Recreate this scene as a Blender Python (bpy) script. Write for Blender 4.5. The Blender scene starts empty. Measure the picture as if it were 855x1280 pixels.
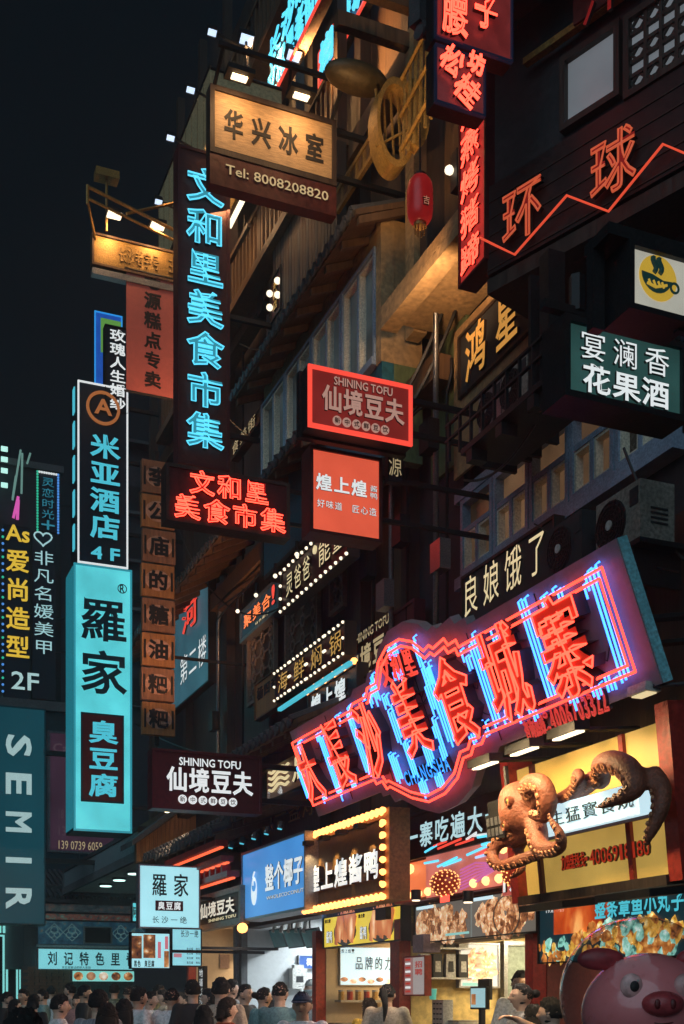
import bpy, bmesh, math, random
from mathutils import Vector, Matrix
random.seed(7)
sc = bpy.context.scene
COL = sc.collection

# ------------------------------------------------------------ camera, world, light, exposure
F, CX, HY, EYE = 1517.0, 427.5, 1250.0, 1.6      # lens and horizon, in the photograph's pixels
cam = bpy.data.cameras.new('camera')
cam.sensor_fit = 'HORIZONTAL'; cam.sensor_width = 36.0
cam.lens = 36.0 * F / 855.0
cam.shift_y = (HY - 640.0) / 855.0
cam.clip_start = 0.1; cam.clip_end = 2000
cam_o = bpy.data.objects.new('camera', cam); COL.objects.link(cam_o)
cam_o.location = (0, 0, EYE); cam_o.rotation_euler = (math.radians(90), 0, 0)
sc.camera = cam_o
world = bpy.data.worlds.new('World'); sc.world = world; world.use_nodes = True
wn = world.node_tree.nodes; bg = wn['Background']
bg.inputs['Color'].default_value = (0.38, 0.68, 1.0, 1); bg.inputs['Strength'].default_value = 0.0058
sc.view_settings.view_transform = 'Standard'; sc.view_settings.look = 'None'
sc.view_settings.exposure = 0.0; sc.view_settings.gamma = 1.0
sc.view_settings.use_curve_mapping = False
sc.cycles.use_denoising = True
sc.cycles.max_bounces = 5; sc.cycles.diffuse_bounces = 3; sc.cycles.glossy_bounces = 3
sc.cycles.transmission_bounces = 6; sc.cycles.transparent_max_bounces = 8
sc.cycles.sample_clamp_indirect = 4.0
sc.cycles.caustics_reflective = False; sc.cycles.caustics_refractive = False

sun = bpy.data.lights.new('street_fill_sun', 'SUN'); sun.energy = 0.85; sun.angle = math.radians(60); sun.color = (.62, .86, 1)  # sun added as soft fill for street glow from behind the camera
sun_o = bpy.data.objects.new('street_fill_sun', sun); COL.objects.link(sun_o); sun_o.rotation_euler = (math.radians(62), 0, math.radians(-22))
# ------------------------------------------------------------ materials
def _nodes(name):
    m = bpy.data.materials.new(name); m.use_nodes = True
    nt = m.node_tree; return m, nt, nt.nodes['Principled BSDF']
def _tc(nt, stretch=(1, 1, 1)):
    tc = nt.nodes.new('ShaderNodeTexCoord'); mp = nt.nodes.new('ShaderNodeMapping')
    mp.inputs['Scale'].default_value = stretch
    nt.links.new(tc.outputs['Object'], mp.inputs['Vector']); return mp.outputs['Vector']
def _mix(nt, f, a, b):
    n = nt.nodes.new('ShaderNodeMix'); n.data_type = 'RGBA'
    if hasattr(f, 'links'): nt.links.new(f, n.inputs[0])
    else: n.inputs[0].default_value = f
    for i, v in ((6, a), (7, b)):
        if hasattr(v, 'links'): nt.links.new(v, n.inputs[i])
        else: n.inputs[i].default_value = (*v, 1) if len(v) == 3 else v
    return n.outputs[2]
def _ramp(nt, f, pts):
    n = nt.nodes.new('ShaderNodeValToRGB'); nt.links.new(f, n.inputs[0])
    e = n.color_ramp.elements
    while len(e) < len(pts): e.new(0.5)
    for k, (p, c) in enumerate(pts): e[k].position = p; e[k].color = (*c, 1)
    return n.outputs[0]
def pm(name, col, rough=.6, metal=0., var=.35, scale=3., bump=.15, stretch=(1, 1, 1), dirt=.35, trans=0., alpha=1.):
    """worn painted / timber / stone surface: blotchy colour, grime and fine relief"""
    m, nt, b = _nodes(name); v = _tc(nt, stretch)
    n1 = nt.nodes.new('ShaderNodeTexNoise'); n1.inputs['Scale'].default_value = scale; n1.inputs['Detail'].default_value = 8
    n1.inputs['Roughness'].default_value = .65
    n2 = nt.nodes.new('ShaderNodeTexNoise'); n2.inputs['Scale'].default_value = scale * 9; n2.inputs['Detail'].default_value = 5
    nt.links.new(v, n1.inputs['Vector']); nt.links.new(v, n2.inputs['Vector'])
    lo = tuple(c * (1 - var) for c in col); hi = tuple(min(1, c * (1 + var)) for c in col)
    c1 = _ramp(nt, n1.outputs[0], [(.3, lo), (.7, hi)])
    f2 = _ramp(nt, n2.outputs[0], [(.35, (0, 0, 0)), (.62, (1, 1, 1))])
    c2 = _mix(nt, f2, tuple(c * (1 - dirt) for c in col), c1)
    nt.links.new(c2, b.inputs['Base Color'])
    rr = nt.nodes.new('ShaderNodeMapRange'); rr.inputs['To Min'].default_value = max(.05, rough - .15); rr.inputs['To Max'].default_value = min(1, rough + .2)
    nt.links.new(n2.outputs[0], rr.inputs[0]); nt.links.new(rr.outputs[0], b.inputs['Roughness'])
    b.inputs['Metallic'].default_value = metal
    if bump:
        bp = nt.nodes.new('ShaderNodeBump'); bp.inputs['Strength'].default_value = bump; bp.inputs['Distance'].default_value = .02
        nt.links.new(n2.outputs[0], bp.inputs['Height']); nt.links.new(bp.outputs[0], b.inputs['Normal'])
    return m
def em(name, col, s=1., var=0., scale=6., base=None):
    """something that gives off light; var = uneven tubes behind a plastic face"""
    m, nt, b = _nodes(name)
    b.inputs['Base Color'].default_value = (*(base or tuple(min(.8, c * .5) for c in col)), 1); b.inputs['Roughness'].default_value = .35
    b.inputs['Emission Color'].default_value = (*col, 1); b.inputs['Emission Strength'].default_value = s
    if var:
        v = _tc(nt); n = nt.nodes.new('ShaderNodeTexNoise'); n.inputs['Scale'].default_value = scale; n.inputs['Detail'].default_value = 4
        nt.links.new(v, n.inputs['Vector'])
        mr = nt.nodes.new('ShaderNodeMapRange'); mr.inputs[1].default_value = .3; mr.inputs[2].default_value = .7
        mr.inputs[3].default_value = s * (1 - var); mr.inputs[4].default_value = s * (1 + var * .6)
        nt.links.new(n.outputs[0], mr.inputs[0]); nt.links.new(mr.outputs[0], b.inputs['Emission Strength'])
    return m
def food(name, pal, scale=14., s=1., stretch=(1, 1, 1), dist=.6):
    """lit printed photograph of food: irregular lumps with light tops and dark gaps"""
    m, nt, b = _nodes(name); v = _tc(nt, stretch)
    no = nt.nodes.new('ShaderNodeTexNoise'); no.inputs['Scale'].default_value = scale * .6; no.inputs['Detail'].default_value = 3
    nt.links.new(v, no.inputs['Vector'])
    ad = nt.nodes.new('ShaderNodeMix'); ad.data_type = 'VECTOR'; ad.inputs[0].default_value = dist * .12
    nt.links.new(v, ad.inputs[4]); nt.links.new(no.outputs[1], ad.inputs[5])
    vo = nt.nodes.new('ShaderNodeTexVoronoi'); vo.inputs['Scale'].default_value = scale; nt.links.new(ad.outputs[1], vo.inputs['Vector'])
    c = _ramp(nt, vo.outputs['Distance'], [(.05, pal[3]), (.28, pal[2]), (.5, pal[1]), (.75, pal[0])])
    n2 = nt.nodes.new('ShaderNodeTexNoise'); n2.inputs['Scale'].default_value = scale * 2.2; n2.inputs['Detail'].default_value = 6
    nt.links.new(v, n2.inputs['Vector'])
    f = _ramp(nt, n2.outputs[0], [(.42, (0, 0, 0)), (.62, (1, 1, 1))])
    c = _mix(nt, f, c, pal[1] if len(pal) < 5 else pal[4])
    nt.links.new(c, b.inputs['Emission Color']); b.inputs['Emission Strength'].default_value = s
    nt.links.new(c, b.inputs['Base Color']); b.inputs['Roughness'].default_value = .3
    return m
def glassm(name, col=(.02, .03, .04), rough=.06):
    m, nt, b = _nodes(name); b.inputs['Base Color'].default_value = (*col, 1); b.inputs['Roughness'].default_value = rough
    b.inputs['Specular IOR Level'].default_value = .8
    v = _tc(nt); n = nt.nodes.new('ShaderNodeTexNoise'); n.inputs['Scale'].default_value = 2.5; nt.links.new(v, n.inputs['Vector'])
    bp = nt.nodes.new('ShaderNodeBump'); bp.inputs['Strength'].default_value = .12; bp.inputs['Distance'].default_value = .05
    nt.links.new(n.outputs[0], bp.inputs['Height']); nt.links.new(bp.outputs[0], b.inputs['Normal'])
    return m

# ------------------------------------------------------------ mesh building
class MB:
    def __init__(s): s.v = []; s.f = []
    def add(s, vs, fs):
        n = len(s.v); s.v += [tuple(p) for p in vs]; s.f += [tuple(i + n for i in f) for f in fs]; return s
    def box(s, x0, x1, y0, y1, z0, z1):
        if x0 > x1: x0, x1 = x1, x0
        if y0 > y1: y0, y1 = y1, y0
        if z0 > z1: z0, z1 = z1, z0
        v = [(x, y, z) for z in (z0, z1) for y in (y0, y1) for x in (x0, x1)]
        return s.add(v, [(0, 2, 3, 1), (4, 5, 7, 6), (0, 1, 5, 4), (2, 6, 7, 3), (0, 4, 6, 2), (1, 3, 7, 5)])
    def tube(s, pts, r, n=6, closed=False, cap=True):
        P = [Vector(p) for p in pts]; m = len(P)
        if m < 2: return s
        R = r if isinstance(r, (list, tuple)) else [r] * m
        T = []
        for i in range(m):
            a = P[i - 1] if (i or closed) else P[i]; b = P[(i + 1) % m] if (i < m - 1 or closed) else P[i]
            t = (b - a); T.append(t.normalized() if t.length > 1e-9 else Vector((0, 0, 1)))
        u = T[0].orthogonal().normalized(); vs = []; fs = []
        for i in range(m):
            u = (u - T[i] * u.dot(T[i])); u = u.normalized() if u.length > 1e-6 else T[i].orthogonal().normalized()
            w = T[i].cross(u)
            for k in range(n):
                a = 2 * math.pi * k / n; vs.append(P[i] + (u * math.cos(a) + w * math.sin(a)) * R[i])
        for i in range(m if closed else m - 1):
            for k in range(n):
                a = i * n + k; b = i * n + (k + 1) % n; j = (i + 1) % m
                fs.append((a, b, j * n + (k + 1) % n, j * n + k))
        if cap and not closed: fs += [tuple(range(n))[::-1], tuple((m - 1) * n + k for k in range(n))]
        return s.add(vs, fs)
    def poly(s, pts, z0, z1):
        a = sum(pts[i][0] * pts[(i + 1) % len(pts)][1] - pts[(i + 1) % len(pts)][0] * pts[i][1] for i in range(len(pts)))
        if a < 0: pts = pts[::-1]
        n = len(pts); v = [(x, y, z0) for x, y in pts] + [(x, y, z1) for x, y in pts]
        f = [tuple(range(n))[::-1], tuple(range(n, 2 * n))] + [(i, (i + 1) % n, (i + 1) % n + n, i + n) for i in range(n)]
        return s.add(v, f)
    def ball(s, c, r, n=8, m=5, sx=1, sy=1, sz=1):
        v = [(c[0], c[1], c[2] + r * sz)]; f = []
        for i in range(1, m):
            a = math.pi * i / m
            for k in range(n):
                b = 2 * math.pi * k / n; v.append((c[0] + r * sx * math.sin(a) * math.cos(b), c[1] + r * sy * math.sin(a) * math.sin(b), c[2] + r * sz * math.cos(a)))
        v.append((c[0], c[1], c[2] - r * sz)); L = len(v) - 1
        for k in range(n): f.append((0, 1 + k, 1 + (k + 1) % n)); f.append((L, L - n + (k + 1) % n, L - n + k))
        for i in range(m - 2):
            for k in range(n): a = 1 + i * n + k; b = 1 + i * n + (k + 1) % n; f.append((a, a + n, b + n, b))
        return s.add(v, f)
    def disc(s, cx, cy, rx, ry, z0, z1, n=20): return s.poly([(cx + rx * math.cos(2 * math.pi * k / n), cy + ry * math.sin(2 * math.pi * k / n)) for k in range(n)], z0, z1)
    def ring(s, cx, cy, ro, ri, z0, z1, n=32, sx=1):
        v = []; f = []
        for k in range(n):
            a = 2 * math.pi * k / n; c, d = math.cos(a) * sx, math.sin(a)
            v += [(cx + ro * c, cy + ro * d, z0), (cx + ri * c, cy + ri * d, z0), (cx + ri * c, cy + ri * d, z1), (cx + ro * c, cy + ro * d, z1)]
        for k in range(n):
            a = 4 * k; b = 4 * ((k + 1) % n)
            for i in range(4): j = (i + 1) % 4; f.append((a + i, b + i, b + j, a + j))
        return s.add(v, f)
    def mesh(s, name, smooth=False):
        me = bpy.data.meshes.new(name); me.from_pydata(s.v, [], s.f); me.update()
        if smooth: me.polygons.foreach_set('use_smooth', [True] * len(me.polygons))
        return me
    def build(s, name, mat, parent=None, smooth=False, loc=None, kind=None):
        return link(name, s.mesh(name, smooth), mat, parent, loc, kind=kind)
def link(name, me, mat, parent=None, loc=None, scale=None, rot=None, kind=None):
    o = bpy.data.objects.new(name, me); COL.objects.link(o)
    if mat is not None and len(me.materials) == 0: me.materials.append(mat)
    if mat is not None and me.materials[0] != mat:
        o.material_slots[0].link = 'OBJECT'; o.material_slots[0].material = mat
    if parent: o.parent = parent
    if loc: o.location = loc
    if scale: o.scale = scale
    if rot: o.rotation_euler = rot
    if kind: o['kind'] = kind
    return o
def tag(o, label, cat=None, group=None):
    o['label'] = label
    if cat: o['category'] = cat
    if group: o['group'] = group
    return o

# ------------------------------------------------------------ places: the street runs back to the left; frames for walls and signs
D2 = Vector((.9238, .3829, 0)); D1 = Vector((-.3829, .9238, 0))      # D1 away along the street, D2 into the shop row
P0 = Vector((1.80, 11.0, 0)); ZUP = Vector((0, 0, 1))
class Fr:
    def __init__(s, O, ex, ey=None):
        s.O = Vector(O); s.ex = Vector(ex).normalized(); s.ey = Vector(ey).normalized() if ey else ZUP.copy(); s.n = s.ex.cross(s.ey)
    def pt(s, u, v, w=0): return s.O + s.ex * u + s.ey * v + s.n * w
    def hit(s, px, py):
        d = Vector(((px - CX) / F, 1, (HY - py) / F)); c = Vector((0, 0, EYE)); t = (s.O - c).dot(s.n) / d.dot(s.n); p = c + d * t - s.O
        return p.dot(s.ex), p.dot(s.ey)
    def moved(s, u, v, w=0): return Fr(s.pt(u, v, w), s.ex, s.ey)
    def mat(s):
        M = Matrix.Identity(4)
        for i, a in enumerate((s.ex, s.ey, s.n)):
            for k in range(3): M[k][i] = a[k]
        for k in range(3): M[k][3] = s.O[k]
        return M
    def root(s, name, label=None, cat=None, group=None):
        o = bpy.data.objects.new(name, None); o.empty_display_size = .3; COL.objects.link(o); o.matrix_world = s.mat()
        if label: tag(o, label, cat, group)
        return o
def wall(o=0.): return Fr(P0 - D2 * o, -D1)                 # plane of the shop row, o metres out over the street
def depth_at(px, o=0.): return ((P0 - D2 * o).dot(D2)) / (D2.x * (px - CX) / F + D2.y)
def blade(px_right, gap=.25):                               # plane across the street through the wall point seen at px_right
    Y = depth_at(px_right, gap); return Fr(Vector(((px_right - CX) / F * Y, Y, 0)), D2)
DR = Vector((.685, -.7285, 0)).normalized()
Y580 = 12.4
def wallR(o=0.):                                            # the house that stands more square to the camera
    O = Vector(((580 - CX) / F * Y580, Y580, 0)); n = DR.cross(ZUP); return Fr(O + n * o, DR)

_glyphs = {}
_tcu = bpy.data.curves.new('text_source', 'FONT'); _tob = bpy.data.objects.new('text_source', _tcu)
def glyph(s, off=0.):
    """outline of a text: 2d verts, faces, boundary loops"""
    k = (s, round(off, 3))
    if k in _glyphs: return _glyphs[k]
    _tcu.body = s; _tcu.resolution_u = 2; _tcu.offset = off
    me = _tob.to_mesh(); V = [(v.co.x, v.co.y) for v in me.vertices]; P = [tuple(p.vertices) for p in me.polygons]
    _tob.to_mesh_clear()
    key = {}; idx = []; W = []
    for x, y in V:
        q = (round(x, 4), round(y, 4))
        if q not in key: key[q] = len(W); W.append((x, y))
        idx.append(key[q])
    P = [tuple(idx[i] for i in p) for p in P]; P = [p for p in P if len(set(p)) == len(p)]
    P = [p if sum(W[p[i]][0] * W[p[(i + 1) % len(p)]][1] - W[p[(i + 1) % len(p)]][0] * W[p[i]][1] for i in range(len(p))) > 0 else p[::-1] for p in P]
    E = {}
    for p in P:
        for i in range(len(p)): E[(p[i], p[(i + 1) % len(p)])] = 1
    B = {}
    for (a, b) in E:
        if (b, a) not in E: B.setdefault(a, []).append(b)
    loops = []
    while B:
        a = next(iter(B)); L = [a]; c = a
        while c in B:
            n = B[c].pop()
            if not B[c]: del B[c]
            if n == a: break
            L.append(n); c = n
        if len(L) > 2: loops.append(L)
    _glyphs[k] = (W, P, loops); return _glyphs[k]
_gm = {}
SIDEM = pm('letter_side', (.06, .035, .03), .5)
def grow_loop(L, V, d):
    """loop pushed outwards by d (boundary edges keep the letter on their left)"""
    n = len(L); out = []
    for i in range(n):
        a, b, c = Vector(V[L[i - 1]]), Vector(V[L[i]]), Vector(V[L[(i + 1) % n]])
        e1 = b - a; e2 = c - b
        if e1.length < 1e-6 or e2.length < 1e-6: out.append((b.x, b.y)); continue
        e1.normalize(); e2.normalize(); n1 = Vector((e1.y, -e1.x)); n2 = Vector((e2.y, -e2.x)); m = n1 + n2
        m = m.normalized() if m.length > .3 else n1
        q = b + m * (d / max(.6, m.dot(n1))); out.append((q.x, q.y))
    return out
def glyph_mesh(s, off, depth, tube=0., style='solid'):
    """style: solid = raised letter; face = its flat front; tube = neon tube along the outline only"""
    k = (s, round(off, 3), round(depth, 3), round(tube, 4), style)
    if k in _gm: return _gm[k]
    V, P, L = glyph(s, 0.); mb = MB()
    cjk = ord(s[0]) > 0x2E00
    if cjk and len(s) == 1: ox, oy, w, h = .5, .38, 1., 1.
    else:
        xs = [p[0] for p in V]; ys = [p[1] for p in V]; ox, oy = (min(xs) + max(xs)) / 2, (min(ys) + max(ys)) / 2; w, h = max(xs) - min(xs), max(ys) - min(ys)
        if len(s) > 1 and not cjk: off = min(off, .03)
    N = lambda x, y: ((x - ox) / w, (y - oy) / h)
    G = [[N(*q) for q in grow_loop(lp, V, off)] for lp in L]; V2 = [N(x, y) for x, y in V]
    if style in ('solid', 'face'):
        z = depth if style == 'solid' else 0.
        mb.add([(x, y, z) for x, y in V2], P); nf = len(P); back = []
        for q, (lp, g) in enumerate(zip(L, G)):
            n = len(lp); b = len(mb.v)
            if off:
                zz = z - .002 - .0006 * (q % 7)
                mb.v += [(*V2[i], z) for i in lp] + [(x, y, zz) for x, y in g]
                mb.f += [(b + i, b + n + i, b + n + (i + 1) % n, b + (i + 1) % n) for i in range(n)]; nf += n; b += n
            else: mb.v += [(*V2[i], z) for i in lp]; zz = z
            back.append((g, zz))
        if style == 'solid':
            for g, zz in back:
                n = len(g); b = len(mb.v); mb.v += [(x, y, zz) for x, y in g] + [(x, y, 0) for x, y in g]
                mb.f += [(b + i, b + n + i, b + n + (i + 1) % n, b + (i + 1) % n) for i in range(n)]
    else:
        nf = 0
        for g in G:
            pts = []
            for x, y in g:
                p = Vector((x, y, depth))
                if not pts or (p - pts[-1]).length > .022: pts.append(p)
            if len(pts) > 2: mb.tube(pts, tube, 5, closed=True)
    me = mb.mesh('character', smooth=(style == 'tube'))
    if style == 'solid':
        me.materials.append(None); me.materials.append(SIDEM)
        me.polygons.foreach_set('material_index', [0] * nf + [1] * (len(me.polygons) - nf))
    _gm[k] = me; return me

# ------------------------------------------------------------ signs
class Sign:
    """a flat thing with its own frame; local x right, y up, z towards the viewer, origin at the middle of its foot"""
    def __init__(s, name, label, cat, fr, x0, x1, yt, yb, group=None, W=None, H=None):
        u0, vt = fr.hit(x0, yt); _, vb = fr.hit(x0, yb); u1, _ = fr.hit(x1, yt)
        s.W = W or (u1 - u0); s.H = H or (vt - vb)
        s.fr = fr.moved(u0 + s.W / 2, vb); s.r = s.fr.root(name, label, cat, group); s.base = s.r; s.u1 = u1; s.pfr = fr; s.z = 0.
    def xy(s, a, b): return (-s.W / 2 + a * s.W, (1 - b) * s.H)           # a right 0..1, b down 0..1
    def px(s, x, y): return s.fr.hit(x, y)
    def panel(s, mat, t=.08, fw=0., fmat=None, proud=.02, name='panel', fname='frame'):
        lit = fmat is not None and fmat.node_tree.nodes['Principled BSDF'].inputs['Emission Strength'].default_value > 0; bk = -.012 if lit else -t - .01
        w, h = s.W / 2, s.H
        p = MB().box(-w + fw * .5, w - fw * .5, fw * .5, h - fw * .5, -t, 0).build(name, mat, s.r)
        if fw:
            m = MB(); m.box(-w, -w + fw, 0, h, bk, proud); m.box(w - fw, w, 0, h, bk, proud)
            m.box(-w + fw, w - fw, 0, fw, bk, proud); m.box(-w + fw, w - fw, h - fw, h, bk, proud)
            m.build(fname, fmat, s.r)
        if fw and lit: MB().box(-w, -w + fw * .5, 0, h, -t, bk).box(w - fw * .5, w, 0, h, -t, bk).box(-w + fw * .5, w - fw * .5, 0, fw * .5, -t, bk).box(-w + fw * .5, w - fw * .5, h - fw * .5, h, -t, bk).build('casing', IRON, s.r)
        return p
    def rect(s, name, mat, a0, b0, a1, b1, z0=.002, z1=.006):
        x0, y1 = s.xy(a0, b0); x1, y0 = s.xy(a1, b1); return MB().box(x0, x1, y0, y1, z0, z1).build(name, mat, s.r)
    def text(s, st, r, mat, off=.015, depth=.02, z=.0, vert=False, tube=0., tmat=None, tname='neon_tube', one=False, fill=.9, name='character', face=True, shear=0., rot=0.):
        a0, b0, a1, b1 = r; x0, y1 = s.xy(a0, b0); x1, y0 = s.xy(a1, b1)
        cjk = any(ord(c) > 0x2E00 for c in st)
        if one or not cjk:
            cells = [(st, (x0 + x1) / 2, (y0 + y1) / 2, x1 - x0, y1 - y0)]; name = 'lettering' if name == 'character' else name
        else:
            n = len(st); cells = []
            for i, c in enumerate(st):
                if c == ' ': continue
                if vert: hh = (y1 - y0) / n; cells.append((c, (x0 + x1) / 2, y1 - hh * (i + .5), (x1 - x0), hh * fill))
                else: ww = (x1 - x0) / n; cells.append((c, x0 + ww * (i + .5), (y0 + y1) / 2, ww * fill, y1 - y0))
        out = []
        for c, cx, cy, w, h in cells:
            if name == 'lettering' and cjk: w *= 1.0; h *= 1.
            sm = (w + h) / 2; o = None
            if face:
                o = link(name, glyph_mesh(c, off, 1.), mat, s.r, (cx, cy, s.z + z), (w, h, depth), (0, 0, rot)); out.append(o)
            if tube:
                tm = link(tname if o else name, glyph_mesh(c, off, 0., tube / sm, 'tube'), tmat, s.r, (cx, cy, s.z + z + depth + tube * .6), (w, h, sm), (0, 0, rot))
                if o:
                    tm.parent = o; tm.location = (0, 0, 1 + tube * .6 / depth); tm.scale = (1, 1, sm / depth); tm.rotation_euler = (0, 0, 0)
                out.append(tm)
        return out
    def bulbs(s, r, mat, rad=.02, sp=.1, z=.02, sides='tblr', name='bulb'):
        a0, b0, a1, b1 = r; x0, y1 = s.xy(a0, b0); x1, y0 = s.xy(a1, b1); P = []
        nx = max(1, round((x1 - x0) / sp)); ny = max(1, round((y1 - y0) / sp))
        if 't' in sides: P += [(x0 + (x1 - x0) * i / nx, y1) for i in range(nx + 1)]
        if 'b' in sides: P += [(x0 + (x1 - x0) * i / nx, y0) for i in range(nx + 1)]
        if 'l' in sides: P += [(x0, y0 + (y1 - y0) * i / ny) for i in range(1, ny)]
        if 'r' in sides: P += [(x1, y0 + (y1 - y0) * i / ny) for i in range(1, ny)]
        me = BALL(rad)
        for x, y in P: link(name, me, mat, s.r, (x, y, s.z + z))
    def brackets(s, hs=(.15, .85), r=.02, reach=None, mat=None, extra=.0):
        for h in hs:
            L = (reach or .5) + .85
            MB().box(s.W / 2 - .05, s.W / 2 + L, s.H * h - r, s.H * h + r, -.05 - r, -.05 + r).build('bracket', mat or IRON, s.r)
_balls = {}
def BALL(r):
    r = round(r, 4)
    if r not in _balls: _balls[r] = MB().ball((0, 0, 0), r, 7, 5).mesh('bulb', True)
    return _balls[r]
def lamp(kind, name, loc, power, col, parent=None, size=.2, spot=None, target=None, blend=.6):
    l = bpy.data.lights.new(name, kind); l.energy = power; l.color = col
    if kind == 'AREA': l.shape = 'DISK'; l.size = size
    else: l.shadow_soft_size = size
    if kind == 'SPOT': l.spot_size = math.radians(spot or 90); l.spot_blend = blend
    o = bpy.data.objects.new(name, l); COL.objects.link(o)
    M = Matrix.Translation(loc)
    if target is not None: M = M @ (Vector(target) - Vector(loc)).to_track_quat('-Z', 'Y').to_matrix().to_4x4()
    if parent: o.parent = parent; bpy.context.view_layer.update(); o.matrix_parent_inverse = parent.matrix_world.inverted()
    o.matrix_world = M; return o
# ------------------------------------------------------------ palette
IRON = pm('black_iron', (.03, .03, .032), .5, .6, .3, 8)
DWOOD = pm('dark_timber', (.045, .028, .02), .55, 0, .5, 2.5, .4, (1, .15, 1))
BWOOD = pm('brown_timber', (.13, .07, .035), .6, 0, .45, 2.5, .4, (1, .12, 1))
OWOOD = pm('orange_boards', (.38, .16, .05), .55, 0, .35, 3, .3, (1, .1, 1))
PLASTER = pm('ochre_plaster', (.42, .27, .13), .8, 0, .3, 2, .3)
GREENW = pm('green_plaster', (.12, .17, .075), .75, 0, .4, 3, .4, (2.5, .4, 1))
TEALW = pm('teal_board', (.015, .12, .17), .5, 0, .25, 2)
DARKW = pm('blackened_wall', (.028, .03, .035), .7, 0, .5, 2, .3)
CONC = pm('grey_render', (.12, .125, .13), .8, 0, .35, 2, .3)
TILE = pm('grey_roof_tile', (.06, .06, .065), .7, 0, .4, 6, .4)
BRICK = pm('red_brown_brick', (.2, .1, .06), .8, 0, .4, 5, .4)
MORTAR = pm('mortar', (.1, .09, .08), .9)
PAINTBLUE = pm('blue_grey_frame', (.28, .36, .48), .45, 0, .25, 6)
CREAMF = pm('cream_sash', (.85, .76, .6), .5, 0, .2, 6)
GLASS = glassm('window_glass', (.03, .028, .026))
BAYG = em('glowing_bay_glass', (.035, .05, .055), .6, .9, 2., base=(.02, .025, .03))  # glow put into the pane colour for reflections and a faint room tone
ALU = pm('aluminium', (.35, .36, .38), .35, .8, .15, 8)
WHITEP = pm('white_painted_metal', (.55, .55, .52), .5, 0, .15, 5)
REDP = pm('red_lacquer', (.35, .03, .02), .4, 0, .3, 3)
DRED = pm('maroon_board', (.085, .012, .014), .45, 0, .25, 2)
BROWNR = pm('red_brown_board', (.10, .022, .018), .45, 0, .25, 2)
CABLE = pm('black_cable', (.012, .012, .014), .5)
PLYW = pm('plywood', (.50, .33, .17), .6, 0, .22, 2.2, .1, (.5, 3.2, 1), .35)
GOLD = pm('gilded_board', (.42, .25, .07), .4, .45, .35, 5, .3)
CREAMC = pm('cream_canvas', (.55, .42, .22), .85, 0, .12, 3)
REDC = pm('red_canvas', (.45, .12, .10), .75, 0, .12, 2, .1, (1, 1, 1), .1)
BLACKL = pm('black_lettering', (.008, .007, .008), .7)
NAVY = pm('navy_board', (.012, .022, .04), .4, 0, .2, 3)
GREENB = pm('dark_green_board', (.035, .12, .085), .45, 0, .25, 2.5)
CONCD = pm('pavement_stone', (.09, .09, .09), .55, 0, .3, 5)
WHITEL = em('white_letter', (.85, .9, .9), .85)
CREAML = em('cream_letter', (.92, .75, .42), .8)
CREAMD = em('cream_letter_dim', (.7, .55, .3), .5)
PINKL = em('pale_pink_letter', (.8, .45, .35), .45)
GOLDL = em('gold_letter', (.9, .5, .12), .55)
RNEON = em('red_neon', (1, .052, .028), 5.5)
RNEON2 = em('red_neon_soft', (1, .08, .05), 1.0)
BNEON = em('blue_neon', (.06, .42, 1), 2.3)
CNEON = em('cyan_neon', (.10, .62, .85), 1.4)
REDFACE = em('glowing_red_face', (.75, .035, .015), .40, base=(.4, .03, .02))  # glow in the face colour stands in for light from the neon tubes
REDFACED = em('dark_red_letter_face', (.35, .015, .012), .3, base=(.3, .02, .02))
CYFACE = em('cyan_letter_face', (.05, .36, .46), .62)
CYFACEB = em('cyan_letter_bright', (.07, .50, .62), 1.)
CYBOX = em('cyan_lightbox', (.10, .62, .68), 1.05, .28, 1.3)
CYBOXP = em('pale_cyan_lightbox', (.40, .80, .88), .95, .10, 2.)
BLBOX = em('blue_lightbox', (.07, .30, .72), .85, .12, 2.)
WHBOX = em('white_lightbox', (.62, .86, .95), .95, .08, 2.)
YBOX = em('yellow_lightbox', (.85, .62, .06), .9, .15, 4.)
ORBOX = em('orange_red_lightbox', (.85, .12, .06), .85, .14, 3.)
RDBOX = em('deep_red_lightbox', (.24, .022, .018), .7, .25, 3.)
CREAMBOX = em('golden_lightbox', (.8, .5, .11), .55, .3, 1.6)
BULBW = em('warm_bulb', (1, .62, .26), 5)
BULBO = em('amber_bulb', (1, .36, .09), 4)
BULBC = em('white_bulb', (1, .86, .62), 1.6)
LAMPF = em('floodlight_face', (.62, .78, 1), 1.3)
TUBEW = em('white_tube_light', (1, .85, .6), 1.8)
REDBULB = em('red_bulb', (1, .08, .05), 2)
MAGENTA = em('magenta_led', (.8, .12, .5), .9)
GREENLED = em('green_led', (.03, .5, .3), 1.)
BLUELED = em('blue_led', (.08, .3, .8), 1.)
WARMC = (1, .56, .24)
INK = pm('printed_ink', (.01, .05, .07), .4)
INKR = pm('printed_dark_red', (.14, .012, .015), .4)
# ------------------------------------------------------------ signs that stick out over the street
BL = 'signs sticking out over the street'
def sg(name, label, px, box, gap=.25, group=None, cat='sign', **k):
    return Sign(name, label, cat, blade(px, gap + .85), *box, group=group, **k)

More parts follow.
